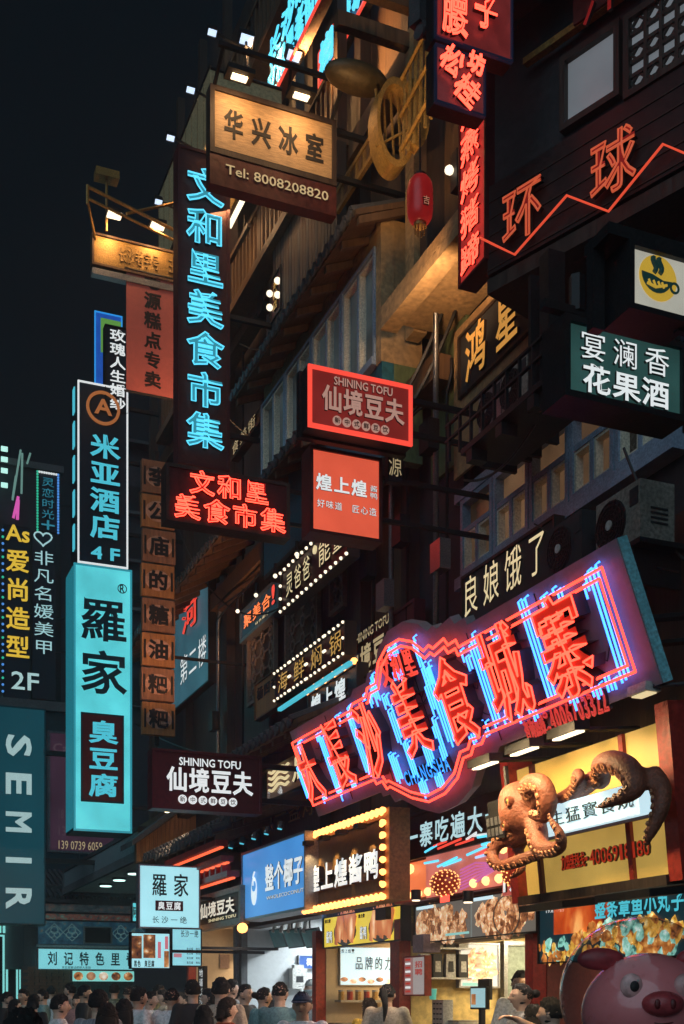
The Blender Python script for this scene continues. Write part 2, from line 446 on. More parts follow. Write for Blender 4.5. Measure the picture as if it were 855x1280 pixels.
# plywood ice room board
s = sg('plywood_sign', 'pale plywood sign with black characters and a telephone number, hung high under two lamps', 420, (262, 420, 105, 190), .15)
hgt = s.H; s.panel(PLYW, .12, .05, DWOOD)
MB().box(-s.W / 2, s.W / 2, -.32, -.01, -.13, .012).build('lower_strip', BROWNR, s.r)
s.rect('stripe', BLACKL, .03, .90, .97, .925)
s.text('华兴冰室', (.08, .28, .93, .72), BLACKL, .03, .006, fill=.72)
x = MB(); s.z = .012
o = s.text('Tel: 8008208820', (.12, 1.13, .93, 1.27), CREAMD, .01, .01)[0]
s.z = 0
for a in (.18, .66):
    X, Y = s.xy(a, 0)
    MB().box(X - .14, X + .14, Y + .0, Y + .05, .12, .3).build('lamp_shade', IRON, s.r)
    MB().box(X - .08, X + .08, Y - .02, Y - .001, .17, .24).build('lamp_tube', TUBEW, s.r)
    lamp('AREA', 'sign_lamp', s.fr.pt(X, Y - .04, .30), 6, WARMC, s.r, .22, target=s.fr.pt(X, Y - .7, -.1))
MB().box(-s.W / 2, s.W / 2, s.H + .16, s.H + .2, .3, .34).tube([(-s.W / 2 + .05, s.H, 0), (-s.W / 2 + .05, s.H + .18, .32)], .02).tube([(s.W / 2 - .05, s.H, 0), (s.W / 2 - .05, s.H + .18, .32)], .02).build('lamp_rail', IRON, s.r)
s.brackets((.2, .9), .025, .5)
PLY = s

# tall blue-lettered vertical
s = sg('vertical_neon_sign', 'tall maroon vertical sign with seven cyan neon outlined characters', 287, (222, 287, 180, 578), .12)
s.panel(BROWNR, .22, .04, DRED, .02)
s.text('文和里美食市集', (.15, .055, .87, .955), CYFACE, .018, .05, vert=True, tube=.011, tmat=CNEON, fill=.88)
s.brackets((.12, .5, .93), .03, .3)
VERT = s

# red neon lower sign
s = sg('red_neon_sign', 'dark board with two rows of red neon outlined characters below the tall vertical sign', 362, (207, 362, 578, 650), .1)
s.panel(DRED, .2, .04, DWOOD)
s.text('文和里', (.17, .06, .83, .49), REDFACED, .012, .035, tube=.0075, tmat=RNEON, fill=.92)
s.text('美食市集', (.05, .52, .97, .95), REDFACED, .012, .035, tube=.0075, tmat=RNEON, fill=.92)
s.brackets((.3, .9), .02, .3)

# red tofu sign, glowing edge
def tofu(s, letter, small, dots, rim):
    s.text('SHINING TOFU', (.24, .12, .80, .25), letter, .02, .015)
    s.text('仙境豆夫', (.12, .28, .92, .70), letter, .03, .02, fill=.95)
    for i, c in enumerate('新中式鲜豆饮'):
        a = .27 + .092 * i; X, Y = s.xy(a, .82); r = s.H * .075
        d = MB().disc(X, Y, r, r, .001, .012, 16).build('roundel', dots, s.r)
        link('character', glyph_mesh(c, .01, 1.), rim, d, (X, Y, .012), (r * 1.3, r * 1.3, .004))
s = sg('lit_tofu_sign', 'dark red sign with glowing red rim and pale TOFU lettering above the orange lightbox', 515, (385, 515, 455, 533), .15)
s.panel(RDBOX, .16, .035, RNEON2, .015, fname='lit_rim'); tofu(s, PINKL, PINKL, PINKL, DRED)
MB().box(-s.W / 2 - .02, s.W / 2 + .02, -.02, s.H + .02, -.24, -.17).build('housing', IRON, s.r)
s.brackets((.25, .8), .022, .45)

s = sg('orange_lightbox_sign', 'square orange-red lightbox with white characters under the dark red tofu sign', 477, (387, 477, 557, 665), .3)
s.panel(ORBOX, .2, .03, BROWNR)
s.text('煌上煌', (.07, .30, .80, .50), WHITEL, .025, .012, fill=.92)
s.text('酱鸭', (.83, .33, .94, .50), WHITEL, .0, .008, vert=True)
s.text('好味道 匠心造', (.09, .60, .93, .70), WHITEL, .0, .01, fill=.9)
s.brackets((.3, .8), .02, .6)

s = sg('brown_tofu_sign', 'brown sign with white TOFU lettering and six white roundels over the wooden gable', 327, (190, 327, 935, 1010), .2)
s.panel(DRED, .22, .03, DRED); tofu(s, WHITEL, WHITEL, WHITEL, INKR)
s.brackets((.25, .85), .03, .5)

# dark green fruit wine sign
s = sg('green_sign', 'dark green lit sign with two rows of white characters under the coffee cup sign', 852, (703, 856, 393, 496), .1)
s.panel(em('green_lightbox', (.035, .105, .095), .55, .35, 3.), .22, .04, IRON, .03)
s.text('宴澜香', (.10, .13, .88, .50), WHITEL, .0, .02, fill=.82)
s.text('花果酒', (.14, .53, .86, .90), WHITEL, .02, .02, fill=.98)
s.brackets((.9,), .03, .5); MB().box(-s.W / 2 - .1, s.W / 2, s.H + .05, s.H + .1, -.1, -.04).tube([(-s.W / 2 + .15, s.H + .08, -.07), (-s.W / 2 + .15, s.H + .3, -.07)], .05).build('hanger', IRON, s.r)

s = sg('coffee_cup_sign', 'pale lit sign with a dark coffee cup on a yellow disc, right edge', 862, (783, 862, 301, 388), .9)
s.panel(em('pale_lightbox', (.62, .60, .50), .62, .2, 3.), .2, .03, IRON, .03)
X, Y = s.xy(.46, .48); R = s.H * .33
MB().disc(X + .01, Y + .02, R, R, .002, .006, 28).build('yellow_disc', em('yellow_print', (.72, .45, .05), .6), s.r)
cupm = em('dark_green_print', (.012, .05, .045), .4)
cup = [(-.95, .35)] + [(-.95 + 1.9 * (.5 - .5 * math.cos(math.pi * t / 12)), .35 - .95 * math.sin(math.pi * t / 12)) for t in range(1, 12)] + [(.95, .15), (.4, .1), (-.3, .3)]
MB().poly([(X + x * R * .85, Y + y * R * .85) for x, y in cup], .007, .012).build('cup', cupm, s.r)
MB().ring(X + R * .95, Y - R * .1, R * .26, R * .16, .007, .012, 16).build('cup_handle', cupm, s.r)
m = MB(); m.tube([(X - R * .55, Y - R * .2, .014), (X - R * .1, Y - R * .3, .014), (X + R * .5, Y - R * .1, .014)], .008, 4)
for t in (-.35, -.1, .15, .35): m.tube([(X + R * t, Y - R * .26, .014), (X + R * (t - .12), Y - R * .02, .014)], .006, 4)
m.build('leaf_vein', em('yellow_print_b', (.72, .45, .05), .6), s.r)
m = MB()
for t in (-.15, .15): m.tube([(X + R * (t + .08 * math.sin(k * .9)), Y + R * (.35 + .11 * k), .012) for k in range(7)], .014, 5)
m.build('steam', cupm, s.r)
s.brackets((.02,), .02, .6); MB().box(-s.W / 2 - .12, s.W / 2, s.H + .0, s.H + .06, -.2, .02).box(-s.W / 2 - .12, -s.W / 2 - .05, -.05, s.H, -.18, -.12).build('steel_frame', IRON, s.r)

# ------------------------------------------------------------ left group of verticals
s = sg('red_canvas_banner', 'red hanging banner with black vertical characters beside the tall cyan neon sign', 222, (158, 222, 335, 488), .3)
s.panel(REDC, .02)
s.text('老源糕点专卖', (.34, -.02, .68, .95), BLACKL, .03, .006, vert=True, fill=.86)
MB().tube([(-s.W / 2 - .03, s.H, -.01), (s.W / 2 + .03, s.H, -.01)], .02).build('top_rod', IRON, s.r)
MB().tube([(-s.W / 2 - .03, 0, -.01), (s.W / 2 + .03, 0, -.01)], .018).build('bottom_rod', IRON, s.r)
lamp('SPOT', 'banner_lamp', s.fr.pt(s.W / 2 - .1, -.5, .9), 45, (1, .45, .2), s.r, .05, 80, s.fr.pt(0, .7, 0))
s = sg('gilded_sign', 'weathered gilded board with faint raised characters, lit by lamps on a rail above it', 222, (115, 222, 290, 330), .3)
s.panel(GOLD, .12, .03, BWOOD); s.text('长沙老字号 王', (.3, .25, .98, .75), GOLD, .02, .02)
MB().box(-s.W / 2, s.W / 2, -.14, -.05, -.1, .02).build('steel_rail', ALU, s.r)
for a in (.22, .72):
    X, Y = s.xy(a, 0)
    MB().box(X - .12, X + .12, Y + .2, Y + .25, .14, .30).build('lamp_shade', IRON, s.r)
    MB().box(X - .1, X + .1, Y + .17, Y + .198, .15, .29).build('lamp_tube', TUBEW, s.r)
    lamp('AREA', 'sign_lamp', s.fr.pt(X, Y + .13, .30), 6, WARMC, s.r, .2, target=s.fr.pt(X, Y - .4, -.05))
m = MB(); w = s.W / 2; h = s.H
m.tube([(-w - .12, h + .45, .3), (w, h + .1, .3)], .025).tube([(-w - .12, h + .28, .3), (w, h - .05, .3)], .02).tube([(-w - .12, h + .47, .3), (-w - .12, h + .2, .3)], .025)
m.tube([(-w - .12, h + .25, .3), (-w + .05, h - .1, 0)], .02).tube([(-.2, h + .2, .3), (w + .1, h + .75, .1)], .022)
m.build('pipe_rail', GOLD, s.r)
MB().tube([(-.45, h, .1), (-.45, h + .75, .1)], .02).box(-.62, -.28, h + .75, h + .86, 0, .2).build('lamp_post', GOLD, s.r)
s.brackets((.5,), .02, .5)

s = sg('blue_logo_sign', 'narrow blue and green lit sign half hidden behind the black and white vertical sign', 153, (118, 153, 388, 480), -.5)
s.panel(em('blue_print', (.015, .09, .45), .8, .2), .15, .03, em('blue_rim', (.03, .35, .9), .8), .01)
s.rect('green_frame', em('lime_print', (.16, .42, .08), .6), .22, .08, .95, .55); s.rect('blue_field', em('blue_print_b', (.01, .12, .4), .7), .42, .2, .9, .5, .007, .01)
s.text('7', (.45, .2, .9, .5), em('lime_print_b', (.25, .6, .15), .6), .05, .02)
s.rect('green_bar', em('green_print', (.05, .3, .12), .5), .3, .62, .7, .95)
s.brackets((.5,), .02, .6)
s = sg('wedding_shop_sign', 'narrow black vertical sign with six white characters beside the red banner', 160, (131, 160, 405, 513), .25)
s.panel(NAVY, .16, .02, IRON); s.text('玫瑰人生婚纱', (.2, .03, .9, .98), WHITEL, .02, .02, vert=True, fill=.93); s.brackets((.5,), .02, .5)

s = sg('hotel_sign', 'tall black vertical sign with white border and blue characters above the cyan lightbox', 160, (97, 160, 475, 703), .25)
s.panel(NAVY, .7, .028, WHITEL, .02, fname='lit_border')
s.text('米亚酒店', (.24, .27, .84, .86), CYFACEB, .03, .03, vert=True, fill=.92); s.text('4 F', (.27, .90, .82, .965), CYFACEB, .03, .02)
X, Y = s.xy(.5, .13); gl = em('orange_logo', (.6, .2, .06), .5)
MB().ring(X, Y, .30, .25, .002, .03, 28).build('ring_logo', gl, s.r)
s.text('A', (.34, .085, .66, .165), gl, .03, .03)
for k in range(5):                        # blue dabs on the side of the box
    MB().box(-s.W / 2 - .02, -s.W / 2 - .002, s.H * (.1 + .19 * k), s.H * (.1 + .19 * k) + .45, -.4, -.25).build('side_lamp', CYFACEB, s.r)
s.brackets((.2, .6, .9), .03, .4)
s = sg('cyan_lightbox_sign', 'very tall bright cyan lightbox with two large black characters and a dark seal panel', 165, (92, 165, 703, 1038), .2)
s.panel(CYBOX, .75, .035, em('cyan_edge', (.03, .30, .38), .8), .01)
MB().box(-s.W / 2 - .012, -s.W / 2 - .002, .05, s.H - .05, -.72, -.03).build('side_panel', em('cyan_side', (.02, .25, .32), .6), s.r)
s.text('羅家', (.10, .10, .92, .50), INK, .02, .01, vert=True, fill=.85)
s.rect('seal_rim', INK, .12, .555, .86, .89, .002, .006); s.rect('seal_panel', INKR, .15, .562, .83, .883, .007, .012)
s.z = .013; s.text('臭豆腐', (.25, .575, .76, .875), CYFACEB, .03, .008, vert=True, fill=.88)
s.z = 0; X, Y = s.xy(.83, .075); MB().ring(X, Y, .085, .07, .002, .008, 20).build('trademark_ring', INK, s.r); s.text('R', (.79, .06, .87, .09), INK, .01, .01)
s.brackets((.1, .5, .9), .035, .4)

# stack of timber squares, one character on each
s = sg('stacked_plank_sign', 'column of brown wooden squares, one black character painted on each, right of the cyan lightbox', 219, (178, 219, 573, 920), .35)
n = 8; hh = s.H / n; pl = pm('pale_disc_paint', (.55, .30, .2), .7)
for i, c in enumerate('李公庙的糖油粑粑'):
    y1 = s.H - hh * i; y0 = y1 - hh * .93; j = random.uniform(-.015, .015)
    b = MB().box(-s.W / 2 + j, s.W / 2 + j, y0, y1, -.1, 0).build('board', OWOOD if i % 2 else pm('weathered_board', (.27, .12, .06), .6, 0, .4, 3, .3, (1, .2, 1)), s.r)
    MB().disc(j, (y0 + y1) / 2, s.W * .40, hh * .3, .001, .005, 20).build('pale_disc', pl, b)
    link('character', glyph_mesh(c, .035, 1.), BLACKL, b, (j, (y0 + y1) / 2, .006), (s.W * .62, hh * .56, .01))
    for q in (-1, 1): MB().box(j + q * s.W * .42 - .015, j + q * s.W * .42 + .015, y0 + hh * .2, y1 - hh * .2, .001, .01).build('side_stroke', BLACKL, b)
MB().box(-.03, .03, -.1, s.H + .2, -.16, -.11).build('back_post', IRON, s.r); s.brackets((.3, .8), .02, .5)
lamp('SPOT', 'stack_fill', s.fr.pt(.3, -.4, 2.2), 260, (1, .5, .25), s.r, .06, 75, s.fr.pt(0, 2.6, 0))  # spot with no fixture, set to brighten the boards

s = Sign('blue_fabric_lightbox', 'grey-blue lightbox with red neon strokes, half hidden behind the plank sign', 'sign', wall(.35), 214, 262, 738, 893)
s.panel(em('grey_blue_lightbox', (.05, .15, .2), .6, .3, 2.), .1, .03, IRON)
s.text('小河', (.35, .02, .75, .5), REDFACED, .0, .03, vert=True, tube=.008, tmat=RNEON2); s.text('第二楼', (.25, .62, .95, .85), WHITEL, .0, .01)

s = sg('white_shop_sign', 'white lightbox with two black characters and a small red plaque, below the wooden gable', 250, (173, 250, 1080, 1160), .3)
s.panel(CYBOXP, .14, .02, ALU)
s.text('羅家', (.16, .12, .86, .5), BLACKL, .01, .01, fill=.72)
s.rect('plaque', INKR, .27, .56, .72, .72, .002, .008); s.z = .009; s.text('臭豆腐', (.30, .575, .69, .705), WHITEL, .02, .006, fill=.9); s.z = 0
s.text('长沙一绝', (.20, .80, .80, .92), BLACKL, 0, .006, fill=.8); s.brackets((.5,), .02, .4)

# menus under it
FD1 = food('fried_tofu_print', [(.02, .01, .01), (.14, .05, .02), (.5, .2, .06), (.8, .6, .4)], 9., .9)
FD2 = food('duck_print', [(.10, .03, .01), (.38, .14, .04), (.72, .40, .18), (.95, .78, .6)], 7.5, .95, dist=1.)
FD3 = food('wings_print', [(.07, .03, .02), (.42, .2, .1), (.8, .55, .36), (1, .9, .78)], 6.5, 1., dist=1.)
FD4 = food('octopus_ball_print', [(.015, .02, .02), (.28, .16, .03), (.78, .55, .16), (.5, .9, .85)], 7., 1., dist=1.2)
FD5 = food('noodle_print', [(.35, .08, .03), (.7, .5, .35), (.85, .8, .7), (.95, .95, .9)], 9., .9)
FEET = food('chicken_feet_print', [(.3, .1, .06), (.7, .35, .22), (.95, .66, .5), (1, .9, .8)], 6., 1., (1, 3.2, 1), 1.)
FLAME = food('flame_print', [(.05, .01, .01), (.5, .06, .01), (.9, .22, .04), (1, .5, .15)], 3., .9, (1, .5, 1), 1.5)
s = sg('tofu_menu_lightbox', 'menu lightbox with dark fried snack pictures, left of the wide menu', 213, (163, 213, 1165, 1211), .9)
s.panel(CYBOXP, .1, .015, IRON); s.rect('picture', FD1, .03, .1, .28, .72); s.rect('picture', FD1, .32, .06, .62, .7)
s.text('黑色', (.08, .76, .26, .95), BLACKL, .02, .006); s.text('臭豆腐', (.34, .76, .6, .95), BLACKL, .02, .006)
s.rect('red_menu_strip', em('pink_print', (.7, .2, .25), .7), .68, .25, .76, .7); s.rect('picture', FD2, .84, .5, .96, .95); s.rect('red_menu_strip', em('pink_print2', (.7, .2, .25), .7), .86, .1, .94, .45)
s.brackets((.5,), .02, .5)
s = sg('wide_menu_lightbox', 'pale cyan menu board with small dark text under the white shop sign', 252, (214, 252, 1160, 1208), .35)
s.panel(em('pale_cyan_lightbox_b', (.3, .72, .82), .85, .1), .1, .015, IRON); s.text('长沙一绝', (.3, .04, .9, .24), BLACKL, 0, .006)
for k, b in enumerate((.5, .62, .74, .86)): s.text('臭豆腐 地址', (.5, b, .95, b + .07), INK, 0, .004)
s.rect('red_menu_strip', em('pink_print3', (.6, .25, .3), .7), .08, .66, .34, .76); s.brackets((.5,), .02, .3)
s = sg('small_corner_sign', 'small cyan box sign wedged left of the white shop sign', 172, (165, 172, 1128, 1152), .4)
s.panel(CYBOX, .1, .01, IRON); s.text('阿', (.1, .2, .9, .8), INK, .02, .01); s.brackets((.5,), .02, .4)

# ------------------------------------------------------------ signs flat on the shop row
def fs(name, label, o, box, **k): return Sign(name, label, 'sign', wall(o), *box, **k)
s = fs('blue_characters_sign', 'small dark blue wall sign with three orange-red neon characters, leftmost on the upper wall', .25, (301, 350, 766, 805))
s.panel(em('navy_lightbox', (.015, .035, .05), .6), .12, .05, ALU); s.text('聚美合', (.1, .22, .82, .68), em('orange_letter', (1, .22, .06), 1.3), .02, .02); s.text('!', (.84, .15, .9, .7), RNEON2, .02, .02)
s.text('特色餐厅', (.4, .76, .75, .86), CREAML, 0, .01)
s = fs('bulb_framed_sign', 'dark sign framed by white bulbs with cream characters, upper one on the wall', .62, (352, 436, 716, 768))
s.panel(DRED, .12, .03, DWOOD); s.text('灵爸爸', (.10, .20, .50, .78), CREAML, .0, .03, fill=.85); s.text('能量', (.60, .16, 1.0, .76), CREAML, .0, .03, fill=.9)
s.bulbs((.015, .04, 1., .96), BULBC, .021, .16, .03, 'tbl')
MB().ring(*s.xy(.54, .22), .05, .025, .0, .02, 12).build('dot', CREAML, s.r)
s = fs('seafood_pot_sign', 'long dark sign framed by white bulbs with four gold characters, lower one on the wall', .45, (345, 433, 841, 878))
s.panel(DRED, .12, .03, DWOOD)
for i, c in enumerate('海鲜焖锅'):
    a = .03 + .25 * i; s.text(c, (a + .02, .16, a + .2, .84), GOLDL, .0, .03)
    s.bulbs((.005 + .25 * i, .04, .235 + .25 * i, .96), BULBC, .019, .15, .03, 'tblr')
s = fs('blue_tube_bar', 'thin cyan light bar fixed under the seafood sign', .55, (347, 436, 885, 889))
s.panel(CYFACEB, .05)
s = fs('wooden_name_board', 'plain orange wooden board with dark characters at the left end of the bulb sign', .35, (319, 348, 856, 902))
s.panel(OWOOD, .08, .02, BWOOD); s.text('杨四毛', (.08, .15, .98, .5), BLACKL, .02, .01, fill=.9)
s = fs('tofu_wall_lettering', 'maroon wall board with cream TOFU lettering above the arch of the big neon sign', .2, (433, 520, 808, 885))
s.panel(BROWNR, .1, .03, DRED); s.text('SHINING TOFU', (.14, -.04, .66, .1), CREAMD, .02, .02); s.text('仙境豆夫', (.04, .18, .80, .60), CREAMD, .03, .02)
for k in range(3): MB().ring(*s.xy(.27 + .12 * k, .78), .10, .05, .0, .02, 16).build('roundel', CREAMD, s.r)
s = fs('hungry_characters_sign', 'black wall board with four tall cream characters above the big neon sign', .15, (578, 695, 722, 800))
s.panel(DARKW, .1, .03, DWOOD); s.text('良娘饿了', (.0, .05, .95, .72), CREAML, -.012, .02, fill=.78)
s = fs('small_bulb_sign', 'small black sign with amber bulbs and white characters tucked left of the neon sign', .4, (386, 448, 867, 908))
s.panel(NAVY, .12, .03, DWOOD); s.text('煌上煌', (.08, .2, .82, .85), WHITEL, .03, .03); s.bulbs((.02, -.02, .98, 1), BULBO, .04, .3, .04, 'tl')
s = fs('horse_sign', 'brown sign with white wavy stripes and a bold horse character below the small bulb sign', .25, (333, 404, 953, 1005))
s.panel(em('brown_lightbox', (.085, .04, .025), .7, .2), .12, .03, DWOOD); s.text('馬', (.50, .2, .85, .82), CREAML, .03, .03)
m = MB()
for k in range(4): m.tube([(s.xy(.08 + .36 * t / 10, .3 + .14 * k + .05 * math.sin(t * .9))[0], s.xy(0, .3 + .14 * k + .05 * math.sin(t * .9))[1], .02) for t in range(11)], .022, 5)
m.build('wave_stripe', CREAML, s.r)
s = fs('tea_lantern_sign', 'dark plaque with brown raised characters beneath the horse sign', .2, (326, 402, 1003, 1062))
s.panel(DWOOD, .12, .03, IRON); s.text('点一盏灯', (.05, .18, .95, .72), GOLD, .0, .03)
for k in range(2): MB().disc(*s.xy(.2 + .2 * k, .05), .11, .11, .02, .05, 16).build('white_roundel', WHITEL, s.r)

# ------------------------------------------------------------ red neon of the upper storeys
s = fs('roast_trotter_neon', 'tall red panel of flowing red neon characters hanging beside the black timber house', .9, (575, 609, 128, 362))
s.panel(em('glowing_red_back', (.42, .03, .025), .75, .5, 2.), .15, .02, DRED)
s.text('方燕烤猪蹄', (.10, .02, .80, .98), REDFACED, 0, .02, vert=True, tube=.0048, tmat=RNEON, fill=.86)
s = sg('red_neon_box', 'pinkish box with branching red neon script at the top edge beside the tiled roof', 602, (543, 606, 55, 128), .5)
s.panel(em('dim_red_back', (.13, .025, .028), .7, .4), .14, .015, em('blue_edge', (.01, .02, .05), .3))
for st, r, ro in (('松', (.08, -.02, .55, .5), -.5), ('桂', (.35, .4, .9, .95), -.6), ('坊', (.6, -.05, .98, .35), -.2)): s.text(st, r, REDFACED, 0, .03, tube=.008, tmat=RNEON, rot=ro)
s = sg('topmost_red_neon_box', 'red box with thick red neon script cut off by the top of the picture', 602, (543, 640, -40, 47), .5)
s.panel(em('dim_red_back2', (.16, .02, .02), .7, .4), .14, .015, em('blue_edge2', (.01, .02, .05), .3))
for st, r in (('腰', (.05, .2, .42, .95)), ('子', (.45, .1, .8, .7))): s.text(st, r, REDFACED, 0, .04, tube=.008, tmat=RNEON)

# cyan neon scripts at the top
s = fs('cyan_script_sign', 'slanting dark band of cyan neon script at the top behind the floodlights', 1.0, (337, 412, 100, 135))
s.panel(NAVY, .1, .04, BWOOD); s.text('文和里老街区', (.02, -.1, .98, 1.05), CYFACE, .0, .03, tube=.011, tmat=CNEON, fill=.98); s.text('长沙味道', (.02, -1.1, .98, -.1), CYFACE, .0, .03, tube=.011, tmat=CNEON, fill=.98)
MB().box(-s.W / 2, s.W / 2, s.H, s.H * 2.2, -.12, 0).build('upper_panel', NAVY, s.r)
MB().tube([(-s.W / 2, -.06, .05), (s.W / 2, -.06, .05)], .018).build('red_tube', RNEON2, s.r)
s = fs('right_cyan_script_sign', 'second blue and red glowing script sign at the top, right of the floodlit one', .2, (399, 470, 68, 112))
s.panel(em('blue_violet_back', (.02, .07, .16), .8, .5), .1, .03, RNEON2); s.text('烧烤城', (.05, .02, .95, .95), CYFACE, .0, .03, tube=.02, tmat=CNEON)
s = fs('second_storey_script', 'small brown upright board with a white character between two posts under the plywood sign', .5, (352, 366, 242, 297))
s.panel(BROWNR, .05, .02, BWOOD); s.text('行', (.1, .05, .9, .6), CREAMD, .0, .02)
s = fs('little_bulb_column', 'slim upright sign with a double column of white bulbs on a dark shaft', .5, (339, 352, 352, 406))
s.panel(BROWNR, .25, .02, IRON); s.bulbs((.12, .02, .88, .98), BULBC, .045, .17, .04, 'lr'); s.text('米粉店', (.3, .15, .7, .85), GOLDL, .0, .02, vert=True)
s = fs('bulb_edge_strip', 'vertical row of white bulbs glowing beside the tall red neon panel', .5, (563, 571, 195, 242))
s.panel(DWOOD, .1); s.bulbs((.4, .03, .6, .97), BULBC, .045, .16, .04, 'l')
s = fs('snack_wall_sign', 'small yellowish wall sign with a few characters right of the tall cyan neon sign', .3, (290, 326, 558, 577))
s.panel(BWOOD, .1, .03, DWOOD); s.text('食美街', (.05, .1, .9, .9), CREAMD, .0, .03)
s = sg('gold_star_board', 'black board with large gold calligraphy above the air conditioner', 660, (573, 590, 440, 478), -.2)
bpy.data.objects.remove(s.r)
s = Sign('gold_star_board', 'black board with large gold calligraphy above the air conditioner', 'sign', wall(.1), 574, 668, 422, 500)
s.panel(DARKW, .1, .03, DWOOD); s.text('鸿星', (.06, .08, .90, .92), em('gold_paint_letter', (.85, .40, .08), .6), .02, .03, fill=.7); 
s = sg('hanging_character_sign', 'black hanging strip with one pale character under the orange lightbox', 502, (484, 503, 558, 602), .1)
s.panel(DARKW, .05, .01, IRON); s.text('源', (.0, .15, 1.0, .85), CREAMD, .0, .01)

# ------------------------------------------------------------ far left signs and the mall
s = Sign('white_letter_blade_sign', 'large dark teal blade sign with white letters turned sideways at the left edge', 'sign', Fr(Vector(((57 - CX) / F * 26, 26, 0)), D2), -14, 57, 880, 1155)
s.panel(em('teal_panel', (.006, .05, .07), .8, .2, .6), .5, .03, pm('teal_metal', (.01, .06, .08), .4)); 
for i, c in enumerate('SEMIR'):
    X, Y = s.xy(.52, .18 + .175 * i); link('lettering', glyph_mesh(c, .03, 1.), em('pale_letter', (.4, .56, .56), .8) if i == 0 else bpy.data.materials['pale_letter'], s.r, (X, Y, .0), (s.H * .085 if c != 'I' else s.H * .016, s.W * .42, .03), (0, 0, -math.pi / 2))
s.brackets((.3, .8), .05, .5)
s = Sign('mauve_mall_sign', 'dull mauve framed board with faint phone numbers behind the cyan lightbox', 'sign', Fr(Vector(((168 - CX) / F * 34, 34, 0)), D2), 60, 168, 913, 1065)
s.panel(em('mauve_back', (.05, .022, .04), .7, .3, 1.), .2, .06, pm('grey_metal_frame', (.2, .2, .22), .4, .5)); s.text('139 0739 6059', (.12, .9, .62, .97), CREAMD, 0, .01)
dm = em('faint_letter', (.10, .06, .08), .6)
s.text('13739096059', (.12, .78, .7, .86), dm, .0, .01); s.text('18 5773', (.12, .64, .35, .72), dm, .0, .01); s.text('Cap', (.06, .1, .3, .2), dm, .02, .01); s.brackets((.5,), .04, .4)
# ------------------------------------------------------------ the big neon sign, leaning out over the street
TAU = math.radians(21)
_w1 = wall(1.0); u, v = _w1.hit(398, 1020)
_ey = ZUP * math.cos(TAU) + _w1.n * math.sin(TAU)
NF = Fr(_w1.pt(u, v), _w1.ex, _ey)
def nh(px, py): return NF.hit(px, py)
big = NF.root('big_neon_sign', 'huge leaning neon sign with stepped rim, red outlined characters and blue tube bundles', 'neon sign')
LBODY = pm('dark_red_letter_side', (.14, .015, .012), .4)
outl = [nh(*p) for p in [(362, 915), (438, 871), (441, 862), (457, 853), (459, 842), (469, 836), (472, 812), (484, 789), (503, 777), (522, 780), (534, 789), (540, 782), (546, 786), (562, 771), (568, 780), (580, 772), (584, 781),
                         (770, 673), (828, 854), (625, 933), (620, 945), (610, 948), (607, 958), (597, 962), (590, 985), (572, 1006), (549, 1017), (525, 1011), (500, 998), (494, 1003), (487, 992), (479, 996), (476, 990), (398, 1021)]]
def inset(P, d):
    a = sum(P[i][0] * P[(i + 1) % len(P)][1] - P[(i + 1) % len(P)][0] * P[i][1] for i in range(len(P)))
    if a < 0: P = P[::-1]
    Q = []; n = len(P)
    for i in range(n):
        p0, p1, p2 = Vector(P[i - 1]), Vector(P[i]), Vector(P[(i + 1) % n]); a = (p1 - p0).normalized(); b = (p2 - p1).normalized()
        na = Vector((-a.y, a.x)); nb = Vector((-b.y, b.x)); m = na + nb
        if m.length < .5: m = na
        m.normalize(); k = d / max(.5, m.dot(na)); q = p1 + m * k; Q.append((q.x, q.y))
    return Q
STEELP = pm('worn_grey_paint', (.25, .22, .24), .5, 0, .12, 1.6, .2, (1, 1, 1), .15)
MB().poly(outl, -.09, 0).build('backing', STEELP, big)
side = pm('peeling_teal_side', (.22, .6, .68), .6, 0, .3, 5, .3)
uR0 = nh(770, 673); uR1 = nh(828, 854)
m = MB(); a = Vector(uR0); b = Vector(uR1); m.add([(a.x + .004, a.y, -.005), (b.x + .004, b.y, -.005), (b.x + .004, b.y, -.08), (a.x + .004, a.y, -.08), (a.x + .012, a.y, -.005), (b.x + .012, b.y, -.005), (b.x + .012, b.y, -.08), (a.x + .012, a.y, -.08)], [(0, 1, 2, 3), (7, 6, 5, 4), (0, 4, 5, 1), (1, 5, 6, 2), (2, 6, 7, 3), (3, 7, 4, 0)])
m.build('side_panel', side, big)
RIMN = em('rim_neon', (1, .05, .027), 4)
for d in (.13, .185): MB().tube([(x, y, .07) for x, y in inset(outl, d)], .0115, 6, closed=True).build('rim_tube', RIMN, big, True)
BT = em('blue_tube', (.04, .22, .95), 4.5)
def cell(cx, cy): return nh(cx, cy)
cA, cB = Vector(nh(398, 960)), Vector(nh(720, 803)); H = .60
for i, c in enumerate('大長沙美食城寨'):
    cxs = [398, 433, 475, 527, 582, 645, 720]; cys = [961, 938, 920, 895, 870, 836, 803]
    X, Y = nh(cxs[i], cys[i]); X0, _ = nh(cxs[max(0, i - 1)], cys[max(0, i - 1)]); X1, _ = nh(cxs[min(6, i + 1)], cys[min(6, i + 1)])
    w = .57 if i > 3 else .50; h = .72 if i else .64
    if i == 3: h = .70; Y += .02
    o = link('character', glyph_mesh(c, .022, 1.), LBODY, big, (X, Y, .0), (w, h, .10)); link('letter_face', glyph_mesh(c, .022, 1., 0, 'face'), REDFACE, o, (0, 0, 1.01))
    t = link('neon_tube', glyph_mesh(c, .018, 0., .0085 / .7, 'tube'), em('letter_neon', (1, .065, .035), 4) if i == 0 else bpy.data.materials['letter_neon'], o, (0, 0, 1.12), (1, 1, .7 / .10))
